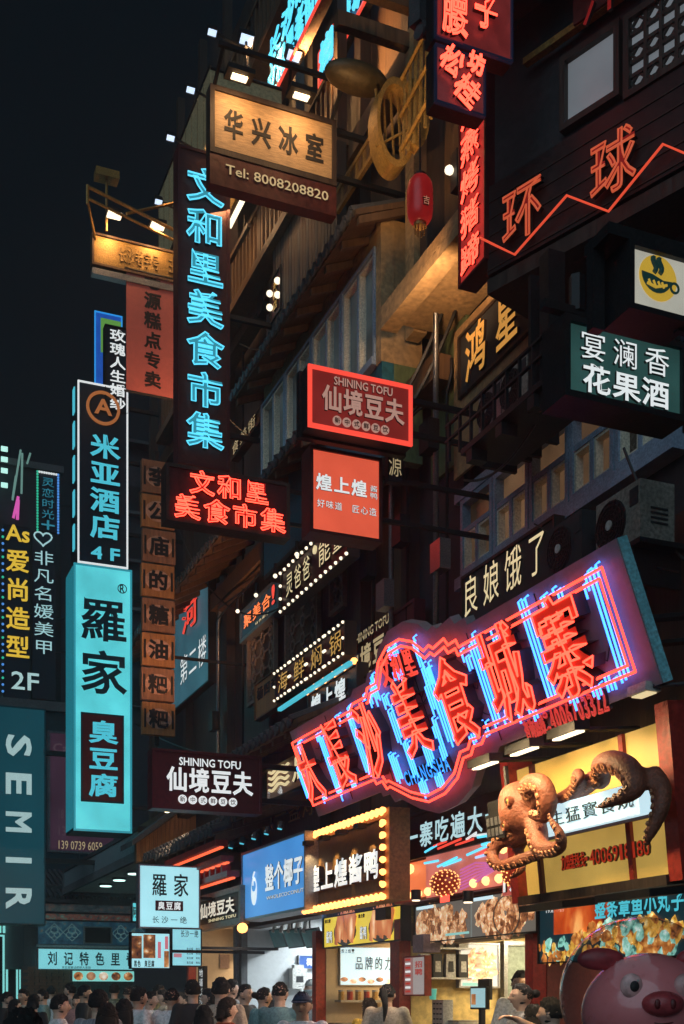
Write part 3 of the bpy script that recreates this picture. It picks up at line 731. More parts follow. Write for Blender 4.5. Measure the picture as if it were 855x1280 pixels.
# between the characters
rr = random.Random(3)
gaps = [(417, 953, .62), (455, 930, .58), (500, 905, .3), (555, 878, .68), (612, 850, .68), (680, 815, .72), (768, 775, .74)]
def strokes(X, Y, n, h, r=.0085, dx=.045, z=.05, jit=.0):
    for k in range(n):
        x = X + (k - (n - 1) / 2) * dx; hh = h * (1 - rr.random() * jit); o = rr.uniform(-.04, .04)
        MB().tube([(x, Y - hh / 2 + o, z), (x, Y + hh / 2 + o, z), (x + .012, Y + hh / 2 + o + .01, z - .03)], r, 5).build('blue_tube', BT, big, True)
for x, y, h in gaps: X, Y = nh(x, y); strokes(X, Y, 3, h)
X, Y = nh(383, 975); strokes(X, Y, 2, .35)
for x, y in [(381, 935), (405, 925), (428, 898), (443, 893), (463, 877), (470, 871), (590, 823), (614, 812), (628, 798), (690, 752), (706, 744), (742, 728), (410, 993), (430, 988), (446, 975), (470, 962), (596, 918), (612, 908), (655, 892), (672, 885), (724, 873), (752, 858), (770, 850), (490, 880), (640, 895)]:
    X, Y = nh(x, y); strokes(X, Y, 3, .13, .0085, .042, .05, .5)
for x, y, n, h in [(500, 955, 4, .30), (520, 950, 3, .5), (540, 935, 4, .32), (556, 925, 3, .4), (475, 862, 3, .26), (505, 845, 5, .12), (540, 840, 4, .14), (530, 820, 2, .35), (497, 812, 5, .10), (535, 982, 4, .16), (556, 975, 4, .14), (545, 870, 3, .3)]:
    X, Y = nh(x, y); strokes(X, Y, n, h, .0085, .04, .05, .4)
def ntext(st, x0, y0, x1, y1, mat, tube, tmat, off=0., hgt=None, depth=.05, tr=.008):
    a = Vector(nh(x0, y0)); b = Vector(nh(x1, y1)); n = len(st); d = (b - a); L = d.length; ang = math.atan2(d.y, d.x)
    for i, c in enumerate(st):
        if c == ' ': continue
        p = a + d * ((i + .5) / n); w = L / n * (.92 if ord(c) > 0x2E00 else .74)
        hh = hgt or w; sm = (w + hh) / 2
        if mat: o = link('character', glyph_mesh(c, off, 1.), mat, big, (p.x, p.y, 0), (w, hh, depth), (0, 0, ang))
        if tube: t = link('neon_tube', glyph_mesh(c, off, 0., tr / sm, 'tube'), tmat, o, (0, 0, 1.05), (1, 1, sm / depth))
ntext('文和里', 481, 840, 525, 822, REDFACED, True, RNEON2, 0, .27)
ntext('CHANGSHA', 511, 973, 568, 951, em('bright_blue_letter', (.03, .28, .9), 1.6), False, None, .02, .13, .05)
ntext('咨询热线:4006703322', 660, 913, 763, 872, REDFACED, True, em('dim_red_tube', (.6, .05, .04), .8), .0, .15, .03, .006)
# steel carrying it
NW = NF
for x, y in ((420, 985), (500, 900), (600, 880), (700, 820), (790, 780)):
    X, Y = nh(x, y); MB().tube([(X, Y, -.13), (X, Y - .25, -1.5)], .03).build('support_arm', IRON, big)

# small brackets, wires and seams on the sign face
rs = random.Random(8)
for k in range(1, 6):
    a = Vector(nh(362, 915)).lerp(Vector(nh(770, 673)), k / 6); b = Vector(nh(398, 1021)).lerp(Vector(nh(828, 854)), k / 6)
    MB().tube([(a.x, a.y - .04, .003), (b.x, b.y + .04, .003)], .004, 4).build('panel_seam', IRON, big)
for k in range(14):
    a = Vector(nh(362, 915)).lerp(Vector(nh(770, 673)), rs.random()); b = Vector(nh(398, 1021)).lerp(Vector(nh(828, 854)), rs.random()); p = a.lerp(b, rs.uniform(.25, .75)); P = [(p.x + .07 * q, p.y + rs.uniform(-.05, .05), .012) for q in range(7)]
    MB().tube(P, .0045, 4).build('lead_wire', CABLE, big)
# ------------------------------------------------------------ ground
gr = MB().add([(-120, -40, 0), (120, -40, 0), (120, 260, 0), (-120, 260, 0)], [(0, 1, 2, 3)]).build('ground', CONCD, kind='structure')
g = wall(0); pvr = g.root('pavement'); pvr['kind'] = 'structure'
MB().box(-45, 8, .02, .14, 0, .9).build('kerb', CONC, pvr)
sr = random.Random(11)
me = MB().box(-.29, .29, .142, .16, -.29, .29).mesh('paving_stone')
for i in range(24):
    for j in range(2): link('paving_stone', me, CONCD, pvr, (-11.3 + .6 * i, 0, .45 * j + .3 if False else .3 + .6 * j - .0))
# ------------------------------------------------------------ helpers in the wall frame (u, z, out)
def uz(px, py, o=0.): return wall(o).hit(px, py)
def U(px, o=0.): return uz(px, 1250, o)[0]
class House:
    def __init__(s, label, cat='building', name='shop_house', fr=None):
        s.f = fr or wall(0); s.r = s.f.root(name, label, cat)
    def part(s, name, mat, *boxes, kind=None, smooth=False):
        m = MB()
        for b in boxes: m.box(*b)
        return m.build(name, mat, s.r, smooth, kind=kind)
def window(h, u0, u1, z0, z1, o, frame, sash, nx=2, transom=.0, glow=None, fw=.06):
    """frame with recessed panes and inner sashes; returns the frame part"""
    m = MB(); m.box(u0, u0 + fw, z0, z1, o - .12, o + .05); m.box(u1 - fw, u1, z0, z1, o - .12, o + .05); m.box(u0 + fw, u1 - fw, z0, z0 + fw, o - .12, o + .05); m.box(u0 + fw, u1 - fw, z1 - fw, z1, o - .12, o + .05)
    zt = z1 - fw - transom
    if transom: m.box(u0 + fw, u1 - fw, zt - fw / 2, zt + fw / 2, o - .12, o + .04)
    w = (u1 - u0 - fw) / nx
    for k in range(1, nx): m.box(u0 + fw / 2 + w * k - fw / 2, u0 + fw / 2 + w * k + fw / 2, z0 + fw, zt - fw / 2, o - .12, o + .04)
    fr = m.build('window', frame, h.r)
    for k in range(nx):
        a = u0 + fw / 2 + w * k + fw / 2; b = a + w - fw
        q = .026; y0, y1 = z0 + fw, zt - fw / 2
        MB().box(a, a + q, y0, y1, o - .07, o + .03).box(b - q, b, y0, y1, o - .07, o + .03).box(a + q, b - q, y0, y0 + q, o - .07, o + .03).box(a + q, b - q, y1 - q, y1, o - .07, o + .03).build('sash', sash, fr)
        MB().box(a + q, b - q, y0 + q, y1 - q, o - .055, o - .045).build('pane', glow or GLASS, fr)
    if transom: MB().box(u0 + fw, u1 - fw, zt + fw / 2, z1 - fw, o - .055, o - .045).build('pane', glow or GLASS, fr)
    return fr
ACM = pm('aged_cream_metal', (.3, .28, .24), .55, 0, .25, 4, .1, (1, 1, 1), .5)
def ac_unit(fr, u, z, o, w=.85, h=.6, d=.32, label='', mat=None):
    f = fr.moved(u, z, o); r = f.root('air_conditioner', label, 'air conditioner', 'air conditioners on the house walls')
    MB().box(-w / 2, w / 2, 0, h, -d, 0).build('casing', mat or ACM, r)
    cx = -w * .14; R = h * .42
    MB().disc(cx, h / 2, R, R, .001, .006, 24).build('fan_opening', DARKW, r)
    m = MB()
    for k in range(5): m.ring(cx, h / 2, R * (.3 + .17 * k), R * (.3 + .17 * k) - .008, .012, .02, 24)
    for k in range(8): a = math.pi * k / 8; m.tube([(cx - R * math.cos(a), h / 2 - R * math.sin(a), .016), (cx + R * math.cos(a), h / 2 + R * math.sin(a), .016)], .005, 4)
    m.build('fan_grille', IRON, r)
    MB().disc(cx, h / 2, R * .2, R * .2, .02, .03, 12).build('fan_hub', WHITEP, r)
    MB().box(w * .28, w * .46, h * .62, h * .9, .001, .006).build('badge_plate', DARKW, r)
    m = MB()
    for k in range(4): m.box(w / 2, w / 2 + .006, h * (.3 + .08 * k), h * (.33 + .08 * k), -d * .8, -d * .3)
    m.build('vent', DARKW, r)
    MB().box(-w / 2 + .05, -w / 2 + .09, -.3, 0, -d - .1, .02).box(w / 2 - .09, w / 2 - .05, -.3, 0, -d - .1, .02).box(-w / 2 - .05, w / 2 + .05, -.04, -.002, -d - .1, .04).build('bracket', IRON, r)
    return r
def balustrade(h, u0, u1, z, o, hgt=.9, sp=.14, mat=None, name='baluster'):
    m = MB(); m.box(u0, u1, z + hgt - .06, z + hgt, o - .04, o + .03); m.box(u0, u1, z + .08, z + .13, o - .035, o + .02); m.build('handrail', mat, h.r)
    n = int((u1 - u0) / sp); me = MB().box(-.025, .025, z + .13, z + hgt - .06, -.02, .015).mesh('baluster')
    for k in range(n): link(name, me, mat, h.r, (u0 + sp * (k + .5), 0, o))

# ------------------------------------------------------------ long timber shop house in the middle
u0, u1 = U(196), U(580)                                        # about -14.6 .. -1
TOP = 17.2
A = House('long dark timber house with eaves, galleries and shops, filling the middle', name='timber_house')
# wall panels of the upper floors, left to right in bays
bays = [u0, U(240), U(292), U(345), U(400), U(460), U(520), u1]
for i in range(len(bays) - 1):
    A.part('wall_panel', [DARKW, DWOOD, BWOOD][i % 3] if i not in (1, 2) else DWOOD, (bays[i], bays[i + 1], 3.4, TOP - (1.2 if i == 0 else 0), -.3, 0))
for b in bays[:-1]: A.part('post', DWOOD, (b - .09, b + .09, 3.4, TOP - .6, .001, .14))
A.part('side_wall', DARKW, (u1 - .2, u1, 3.4, TOP, -6, -.301)); A.part('back_wall', DARKW, (u0, u1 - .2, 3.2, TOP - 1, -6, -5.8)); A.part('far_side_wall', DARKW, (u0, u0 + .2, 3.4, TOP - 1.3, -5.8, -.301))
for z in (4.95, 8.0, 11.6, 14.4):
    A.part('floor_beam', BWOOD, (u0 - .1, u1, z - .13, z + .13, .145, .34))
# tiled eaves: a sloping deck with a row of ridged tiles and a line of drip tiles
def eave(h, ua, ub, z, o0, o1, drop=.35, mat=TILE, step=.22, under=BWOOD, name='eave'):
    dk = MB(); n = ub - ua
    v = [(ua, z, o0), (ub, z, o0), (ub, z - drop, o1), (ua, z - drop, o1)]
    dk.add(v + [(x, y - .06, w) for x, y, w in v], [(0, 3, 2, 1), (4, 5, 6, 7), (0, 1, 5, 4), (2, 3, 7, 6), (0, 4, 7, 3), (1, 2, 6, 5)])
    root = dk.build(name, under, h.r)
    k = int(n / step); me = MB(); me.tube([(0, .015, o0), (0, -drop + .015, o1 + .03)], .055, 6); rm = me.mesh('roof_tile')
    me2 = MB().disc(0, -drop - .035, .055, .055, o1 + .03, o1 + .055, 10).mesh('drip_tile')
    for i in range(k + 1):
        link('roof_tile', rm, mat, root, (ua + step * i, z, 0)); link('drip_tile', me2, mat, root, (ua + step * i, z, 0))
    rm = MB().box(-.05, .05, -drop - .11, -drop - .05, o0, o1).mesh('rafter') if False else None
    m = MB(); q = max(2, int(n / .45))
    rf = MB().add([(-.03, -.06, o0), (.03, -.06, o0), (.03, -drop - .06, o1 - .03), (-.03, -drop - .06, o1 - .03), (-.03, -.14, o0), (.03, -.14, o0), (.03, -drop - .14, o1 - .03), (-.03, -drop - .14, o1 - .03)], [(0, 3, 2, 1), (4, 5, 6, 7), (0, 1, 5, 4), (2, 3, 7, 6), (0, 4, 7, 3), (1, 2, 6, 5)]).mesh('rafter')
    for i in range(q + 1): link('rafter', rf, under, root, (ua + .03 + (n - .06) * i / q, z - .002, 0))
    return root
eave(A, U(200), U(440, .3), 8.55, .15, .95, .4)              # big eave above the wall signs
eave(A, U(318), U(470), 5.15, .35, 1.0, .3)
eave(A, U(262), U(402), 4.35, .15, 1.1, .35)                   # lower eave over the shops
# gallery floors high up
for z, ua, ub, o in ((11.75, U(235), U(470), .5), (14.5, U(262), U(520), .55)):
    A.part('gallery_floor', BWOOD, (ua, ub, z - .12, z, .35, o + .1)); balustrade(A, ua, ub, z, o, .85, .17, BWOOD)
    for k in range(7): uu = ua + (ub - ua) * k / 6; A.part('gallery_post', DWOOD, (uu - .06, uu + .06, z, z + 2.4, o - .1, o + .02))
# vertical board shaft between px 350 and 430
um = (U(350, .4), U(432, .4)); n = 22; w = (um[1] - um[0]) / n
me = MB().box(0, w * .8, 0, 2.35, .38, .5).mesh('shutter_slat')
for k in range(n): link('shutter_slat', me, BWOOD if k % 3 else DWOOD, A.r, (um[0] + k * w, 9.3 + (.0 if k % 5 else .08), 0))
# lattice windows among the wall signs
def lattice(h, ua, ub, za, zb, o, mat, nx=4, ny=6):
    m = MB(); m.box(ua - .05, ua, za - .05, zb + .05, o, o + .06).box(ub, ub + .05, za - .05, zb + .05, o, o + .06).box(ua, ub, za - .05, za, o, o + .06).box(ua, ub, zb, zb + .05, o, o + .06)
    fr = m.build('lattice_window', mat, h.r); dx = (ub - ua) / nx; dy = (zb - za) / ny
    m = MB()
    for i in range(nx):
        for j in range(ny):
            cx = ua + dx * (i + .5); cy = za + dy * (j + .5); R = min(dx, dy) * .42
            m.ring(cx, cy, R, R * .62, o + .01, o + .03, 6)
            m.box(cx - dx / 2, cx - R, cy - .012, cy + .012, o + .012, o + .028).box(cx + R, cx + dx / 2, cy - .012, cy + .012, o + .012, o + .028)
            m.box(cx - .012, cx + .012, cy + R, cy + dy / 2, o + .012, o + .028).box(cx - .012, cx + .012, cy - dy / 2, cy - R, o + .012, o + .028)
    m.build('lattice', mat, fr)
    MB().box(ua, ub, za, zb, o - .02, o - .01).build('paper_pane', pm('lattice_paper', (.10, .07, .045), .8), fr)
LATT = pm('lattice_wood', (.17, .12, .09), .55, 0, .3, 4)
zl = uz(360, 820, .1)[1]
for a, b in ((314, 346), (362, 400), (418, 432)): lattice(A, U(a, .15), U(b, .15), 6.05 if a < 400 else 6.45, 7.25, .15, LATT, 3 if a < 400 else 2, 5)
# hanging fascia lamps under the big eave
for px, py, wh in ((297, 764, 'leftmost, above the blue sign'), (320, 744, 'second from left, above the blue sign'), (344, 720, 'third, just left of the bulb framed sign'), (371, 693, 'rightmost, over the bulb framed sign')):
    a, b = uz(px, py, .7); h = wall(.7).moved(a, b).root('eave_lamp', 'tiny round downlight under the big eave, ' + wh, 'lamp', 'downlights under the eaves')
    MB().ball((0, 0, 0), .028, 10, 6).build('glass', BULBC, h, True); MB().tube([(0, .04, 0), (0, .16, 0)], .02, 6).build('stem', IRON, h)

# ------------------------------------------------------------ window bay sticking out of the middle house
B = House('projecting upper window bay with blue frames, tiled eave and ochre and green end wall', name='window_bay')
ob = .6; ua, ub = U(330, ob), U(479, ob)
zb_, zt_ = 8.75, 10.55
zs = uz(479, 440, ob)[1]; zw = uz(479, 300, ob)[1]; zlow = uz(479, 560, ob)[1]
zt = zw + .12
B.part('end_wall_upper', PLASTER, (ub - .12, ub, zs - .1, zt + .12, .145, ob - .12)); B.part('end_wall_lower', GREENW, (ub - .12, ub + .01, zlow - .1, zs - .1, .145, ob - .12))
B.part('corner_post', PLASTER, (ub - .12, ub + .01, zs - .1, zt + .12, ob - .12, ob + .03)); B.part('corner_post_lower', TEALW, (ub - .12, ub + .01, zlow - .1, zs - .1, ob - .12, ob + .02))
B.part('apron', TEALW, (ua, ub - .12, zlow - .1, zs - .08, ob - .1, ob)); B.part('sill', PAINTBLUE, (ua, ub - .12, zs - .08, zs, ob - .15, ob + .08))
B.part('lintel', PLASTER, (ua, ub - .12, zw, zt + .12, ob - .12, ob + .0)); B.part('floor', DWOOD, (ua, ub, zlow - .16, zlow - .101, 0.345, ob)); B.part('left_post', DWOOD, (ua - .1, ua, zlow - .1, zt, .15, ob + .02))
nW = 4; wv = (ub - .12 - ua) / nW
for k in range(nW): window(B, ua + wv * k + .01, ua + wv * (k + 1) - .01, zs + .002, zw - .002, ob, PAINTBLUE, CREAMF, 2, .0, BAYG, .035)
eave(B, ua - .2, ub + .1, zt + .38, .15, ob + .35, .32, TILE, .17)
B.part('room_back', BWOOD, (ua, ub - .12, zs, zw, .148, .16))

# ochre soffit and recess right of the bay
R2 = House('ochre recess with sloping plastered soffit between the bay and the timber house', name='plaster_recess')
ur0, ur1 = ub + .02, U(606, 0)
zsf = 8.5
R2.part('soffit', PLASTER, (ur0 + .35, U(585, .8), zsf, zsf + .12, .01, .8)); R2.part('soffit_beam', PLASTER, (ur0 + .35, U(585, .8), zsf - .1, zsf - .002, .62, .8))
R2.part('back_wall', GREENW, (ur0, ur1 - .3, zlow - .3, zsf - .002, .003, .05)); R2.part('ochre_wall', PLASTER, (ur1 - .5, ur1 + 1.6, zT + .3 if 'zT' in globals() else 6.9, zsf - .1, .051, .08))
R2.part('upper_wall', BWOOD, (ur0, ur1, zsf + .13, zsf + 3.0, .003, .25)); R2.part('pilaster', PLASTER, (ur0 + .1, ur0 + .3, zsf, zsf + 3.2, .25, .4)); R2.part('dark_pilaster', DWOOD, (ur0 + .55, ur0 + .7, zsf + .13, zsf + 3.2, .25, .45))
for k in range(4): R2.part('rafter', BWOOD, (ur0 + .1 + .45 * k, ur0 + .2 + .45 * k, zsf + 3.0, zsf + 3.15, .1, 1.2))

# right-hand house, square to the camera
RW = wall(0)
C = House('dark right-hand house with a long band of blue framed windows', name='right_house', fr=RW)
uL, zA = RW.hit(580, 628); uRr, _ = RW.hit(838, 505); _, zB = RW.hit(580, 722)
zT = RW.hit(580, 628)[1]; zBt = RW.hit(580, 722)[1]
uEnd = RW.hit(960, 600)[0]
uW = uRr
C.part('wall_below', DARKW, (uL - .15, uEnd, 3.3, zBt - .12, -.3, -.1)); C.part('wall_above', DARKW, (uL - .15, uEnd, zT + .12, zT + 2.9, -.3, -.1)); C.part('wall_end', DARKW, (uW + .05, uEnd, zBt - .12, zT + .12, -.3, -.1))
C.part('left_wall', DARKW, (uL - .15, uL + .05, 3.3, zT + 2.9, -3, -.302)); C.part('roof_deck', DARKW, (uL - .15, uEnd, zT + 2.9, zT + 3.1, -4, -.1))
C.part('sill', PAINTBLUE, (uL - .1, uW + .1, zBt - .12, zBt, -.12, .06)); C.part('head', PAINTBLUE, (uL - .1, uW + .1, zT, zT + .1, -.12, .06))
wg = pm('dusty_glass', (.10, .065, .04), .25, 0, .5, 1.2, .05); wg2 = em('lit_dusty_glass', (.11, .06, .03), .9, .9, 1.1)
tr = (zT - zBt) * .36; nb = 5; wv = (uW - uL) / nb
for k in range(nb): window(C, uL + wv * k + .01, uL + wv * (k + 1) - .01, zBt + .002, zT - .002, 0., PAINTBLUE, CREAMF, 2, tr, wg if k == 4 else wg2, .05)
for k in range(1): pass
WR5 = wall(.55)
ac_unit(WR5, WR5.hit(772, 660)[0], WR5.hit(772, 690)[1], 0, .55, .44, .30, 'white air conditioner with a large round fan below the right window band')
ac_unit(WR5, WR5.hit(706, 690)[0], WR5.hit(706, 716)[1], 0, .48, .42, .28, 'dark air conditioner half hidden behind the top edge of the big neon sign', DARKW)
f = wall(0.5)
ac_unit(f, f.hit(643, 470)[0], f.hit(643, 512)[1], 0, .42, .4, .25, 'cream air conditioner under the black board with gold calligraphy')
ac_unit(f, f.hit(612, 495)[0], f.hit(612, 535)[1], 0, .4, .36, .25, 'grey air conditioner left of the cream one on an iron ledge', ALU)
# platform and corner post
K = House('black iron balcony platform and corner posts below the timber upper storey', 'balcony', 'iron_balcony', wall(.9))
up, zp = wall(.9).hit(676, 490)
K.part('corner_post', IRON, (up - .1, up + .03, zp - .1, zp + 1.1, -.2, -.05)); K.part('second_post', IRON, (up - .35, up - .31, zp + .0, zp + 1.1, -.2, -.1))
K.part('platform', IRON, (up - 1.3, up + .1, zp + .05, zp + .10, -.55, 0)); K.part('rail', IRON, (up - 1.6, up, zp + .28, zp + .30, -.03, 0)); K.part('rail', IRON, (up - 1.6, up, zp + .42, zp + .44, -.03, 0))
for k in range(8): K.part('rail_post', IRON, (up - 1.55 + .2 * k, up - 1.53 + .2 * k, zp + .10, zp + .44, -.028, -.002))
for k in range(3): K.part('floodlight_bracket', IRON, (up - 1.2 + .5 * k, up - 1.1 + .5 * k, zp - .06, zp + .04, -.15, 0))

# ------------------------------------------------------------ big timber upper storey top right
TF = wallR(1.55)
T = House('black timber upper storey with lit paper windows and red neon mountain line', name='timber_storey', fr=TF)
a0, zb0 = TF.hit(612, 352); _, zt0 = TF.hit(612, 40); a1 = TF.hit(1000, 200)[0]
T.part('front_wall', DARKW, (a0, a1, zb0, zt0, -.2, 0)); T.part('left_wall', DWOOD, (a0, a0 + .15, zb0, zt0, -2.2, -.202)); T.part('floor', DWOOD, (a0, a1, zb0 - .12, zb0, -2.2, .03))
T.part('lower_board', pm('red_brown_panel', (.03, .014, .013), .45, 0, .3, 2), (a0 + .02, a1, zb0 + .02, zb0 + .75, .001, .05))
for k in range(5): T.part('board_groove', DWOOD, (a0 + .02, a1, zb0 + .05 + .14 * k, zb0 + .06 + .14 * k, .051, .058))
def tz(px, py): return TF.hit(px, py)
nl = [tz(*p) for p in ((612, 305), (630, 314), (655, 326), (720, 253), (772, 273), (840, 190), (875, 205), (930, 150))]
MB().tube([(x, y, .12) for x, y in nl], .010, 6).build('neon_mountain_line', em('dull_red_neon', (1, .10, .045), .75), T.r, True)
for c, x, y, w in (('环', 665, 272, .42), ('球', 778, 213, .42)):
    X, Y = tz(x, y); o = link('character', glyph_mesh(c, 0., 1.), REDFACED, T.r, (X, Y, .08), (w, w * 1.15, .05)); link('neon_tube', glyph_mesh(c, 0., 0., .009 / w, 'tube'), em('orange_neon_rim', (.9, .15, .06), .55), o, (0, 0, 1.05), (1, 1, w / .05))
paper = em('backlit_paper', (.17, .19, .21), .7, .3, 1.2)
def paperwin(x0, y0, x1, y1):
    ua_, zt2 = tz(x0, y0); ub_, _ = tz(x1, y0); _, zb2 = tz(x0, y1)
    fr = MB().box(ua_ - .05, ub_ + .05, zb2 - .05, zb2, .0, .07).box(ua_ - .05, ub_ + .05, zt2, zt2 + .05, .0, .07).box(ua_ - .05, ua_, zb2, zt2, 0, .07).box(ub_, ub_ + .05, zb2, zt2, 0, .07).build('paper_window', DWOOD, T.r)
    MB().box(ua_, ub_, zb2, zt2, .001, .02).build('pane', paper, fr); return fr, ua_, ub_, zb2, zt2
paperwin(712, 82, 773, 158)
fr, ua_, ub_, zb2, zt2 = paperwin(792, 30, 870, 118)
m = MB(); W_, H_ = ub_ - ua_, zt2 - zb2
for k in range(1, 4): m.box(ua_ + W_ * k / 4 - .014, ua_ + W_ * k / 4 + .014, zb2, zt2, .021, .05)
for k in range(1, 5): m.box(ua_, ub_, zb2 + H_ * k / 5 - .014, zb2 + H_ * k / 5 + .014, .021, .048)
for i in range(4):
    for j in range(0, 5, 2): m.ring(ua_ + W_ * (i + .5) / 4, zb2 + H_ * (j + .5) / 5, .07, .045, .021, .04, 4)
m.build('lattice', DWOOD, fr)
T.part('gold_edge', GOLD, (tz(600, 50)[0] + .55, a1, tz(720, 52)[1], tz(720, 52)[1] + .05, .06, .12))
sgn = MB().box(tz(730, 50)[0], a1, tz(730, 44)[1], tz(730, 44)[1] + 1.0, .05, .14).build('eave_board', BROWNR, T.r); X, Y = tz(770, 5)
link('character', glyph_mesh('汁', 0., 1.), REDFACED, T.r, (X, Y + .02, .145), (.42, .42, .03))
eave(T, a0 - .25, a1, zt0 + .3, -1.2, .55, .45, TILE, .2, DWOOD)
T.part('ridge_horn', TILE, (a0 - .34, a0 - .22, zt0 - .1, zt0 + .12, .35, .62))
T.part('upper_wall', DARKW, (a0 + .1, a1, zt0 + .3, zt0 + 2.6, -2.2, -1.2)); T.part('rafter_beam', DWOOD, (a0, a1, zt0 - .12, zt0 - .001, .04, .3))
# pillar that carries it, rising from the shops

# ------------------------------------------------------------ far end of the street, left
def across(px, Y): return Fr(Vector(((px - CX) / F * Y, Y, 0)), D2)
TW = across(0, 46); t0 = TW.hit(-60, 600); t1 = TW.hit(76, 600)
L = House('dark tower block at the left edge carrying vertical neon shop signs', 'tower', 'tower_block', TW)
zt = TW.hit(76, 592)[1]
L.part('wall', pm('tower_wall', (.03, .04, .045), .7, 0, .4, .6), (t0[0], t1[0], 0, zt, -9, 0)); L.part('roof_edge', CONC, (t0[0], t1[0] + .1, zt, zt + .25, -9, .1))
for px_ in (0, 24, 47):
    for py_ in range(600, 1200, 26):
        q = TW.hit(px_, py_)
        if py_ > 900: L.part('window', GLASS, (q[0] + .1, q[0] + .7, q[1] - .6, q[1], .01, .06))
for py_ in (566, 579, 593, 611):
    q = TW.hit(4, py_); L.part('roof_lamp', em('pale_green_lamp', (.5, .9, .8), 1.2) if py_ == 566 else bpy.data.materials['pale_green_lamp'], (q[0] - .12, q[0] + .12, q[1] - .08, q[1] + .08, .3, .4))
m = MB(); mg = MB()
for xa, ya, xb, yb in ((24, 568, 14, 630), (26, 572, 25, 622), (36, 572, 32, 585), (18, 600, 14, 628)): m.tube([(*TW.hit(xa, ya), .4), (*TW.hit(xb, yb), .4)], .05, 4)
m.build('light_rod', em('green_white_rod', (.16, .32, .28), .8), L.r)
for xa, ya, xb, yb in ((21, 626, 15, 652), (21, 630, 20, 654)): mg.tube([(*TW.hit(xa, ya), .4), (*TW.hit(xb, yb), .4)], .07, 4)
mg.build('magenta_rod', MAGENTA, L.r)
T2 = across(0, 44)
def ts(name, label, box, Y=44): return Sign(name, label, 'sign', across(0, Y), *box)
s = ts('yellow_salon_sign', 'black upright sign with large yellow characters and 2F at the left edge', (4, 38, 655, 873)); s.panel(NAVY, .3, .04, IRON)
yl = em('yellow_neon_letter', (.85, .55, .05), .9)
s.text('As', (.1, .0, .95, .09), yl, .02, .05); s.text('爱尚造型', (.08, .12, .98, .78), yl, .02, .05, vert=True, fill=.82); s.text('2F', (.3, .84, 1.3, .94), em('pale_neon_letter', (.5, .75, .75), .8), .01, .05)
for k in range(26): link('dotted_led', BALL(.05), BLUELED if k % 3 else GREENLED, s.r, (-s.W / 2 - .02, s.H * k / 26, .06))
s.brackets((.5,), .03, .4)
s = ts('white_nail_shop_sign', 'black upright sign with thin white characters and a heart, right of the yellow one', (40, 70, 664, 873)); s.panel(NAVY, .3, .02, IRON)
s.text('非凡名媛美甲', (.05, .10, .92, .74), em('pale_blue_letter', (.42, .72, .75), .85), -.005, .05, vert=True, fill=.86)
X, Y = s.xy(.45, .035); hp = [(X + .32 * (16 * math.sin(a) ** 3) / 16, Y + .28 * (13 * math.cos(a) - 5 * math.cos(2 * a) - 2 * math.cos(3 * a) - math.cos(4 * a)) / 16, .04) for a in [2 * math.pi * k / 24 for k in range(24)]]
MB().tube(hp, .03, 5, closed=True).build('heart_tube', bpy.data.materials['pale_blue_letter'], s.r)
s.brackets((.3,), .03, .5)
s = ts('dotted_light_sign', 'small upright sign of blue characters inside a dotted light border, upper left', (46, 73, 590, 663)); s.panel(NAVY, .2, .02, IRON)
s.text('灵恋时光+', (.2, .06, .82, .98), em('teal_dim_letter', (.03, .25, .35), .8), 0, .05, vert=True)
for k in range(22):
    for a, mt in ((0.02, GREENLED), (.98, BLUELED)): X, Y = s.xy(a, k / 21); link('dotted_led', BALL(.045), mt, s.r, (X, Y, .06))
for k in range(1, 9): X, Y = s.xy(k / 9, 0); link('dotted_led', BALL(.045), WHITEL, s.r, (X, Y, .06))
s.brackets((.5,), .03, .4)

# mall block and its entrance
MW = across(0, 38); a0 = MW.hit(-70, 900)[0]; a1 = MW.hit(176, 900)[0]; zt = MW.hit(0, 884)[1]
L = House('dark teal mall block behind the blade sign at the left edge', 'building', 'mall_building', MW)
L.part('wall', pm('mall_wall', (.02, .045, .055), .6, 0, .3, .7), (a0, a1, 4.4, zt, -8, 0)); L.part('cornice', CONC, (a0, a1 + .1, zt, zt + .3, -8, .15))
for k in range(6): L.part('wall_panel', pm('mall_panel', (.02, .05, .06), .4, 0, .2, 1) if k == 0 else bpy.data.materials['mall_panel'], (a0 + (a1 - a0) * k / 6 + .04, a0 + (a1 - a0) * (k + 1) / 6 - .04, 4.8, zt - .3, .001, .06))
EW = across(0, 33.5); b0 = EW.hit(-60, 1200)[0]; b1 = EW.hit(62, 1200)[0]
L = House('glass entrance with cyan lit door frames under the blade sign', 'entrance', 'glass_entrance', EW)
ze = EW.hit(0, 1152)[1]; L.part('fascia', CONC, (b0, b1, ze, ze + 1.1, -2, 0)); L.part('wall_side', CONC, (b1 - .3, b1, 0, ze, -2, 0))
cyl = em('cyan_frame_light', (.25, .75, .72), .9)
for xa in (-30, -8, 9, 26):
    q = EW.hit(xa, 1200)[0]; q2 = EW.hit(xa + 15, 1200)[0]
    fr = L.part('door_frame', cyl, (q, q + .05, 0, ze - .35, -.3, -.22), (q2 - .05, q2, 0, ze - .35, -.3, -.22), (q + .05, q2 - .05, ze - .4, ze - .35, -.3, -.22)); MB().box(q + .05, q2 - .05, .05, ze - .4, -.27, -.26).build('pane', GLASS, fr)
for k in range(7): q = EW.hit(-20 + 5 * k, 1170)[0]; L.part('lit_strip', cyl, (q, q + .06, ze - .3, ze - .02, -.28, -.2))
L.part('back_wall', pm('lobby_wall', (.10, .08, .06), .6), (b0, b1, 0, ze, -2, -1.95))

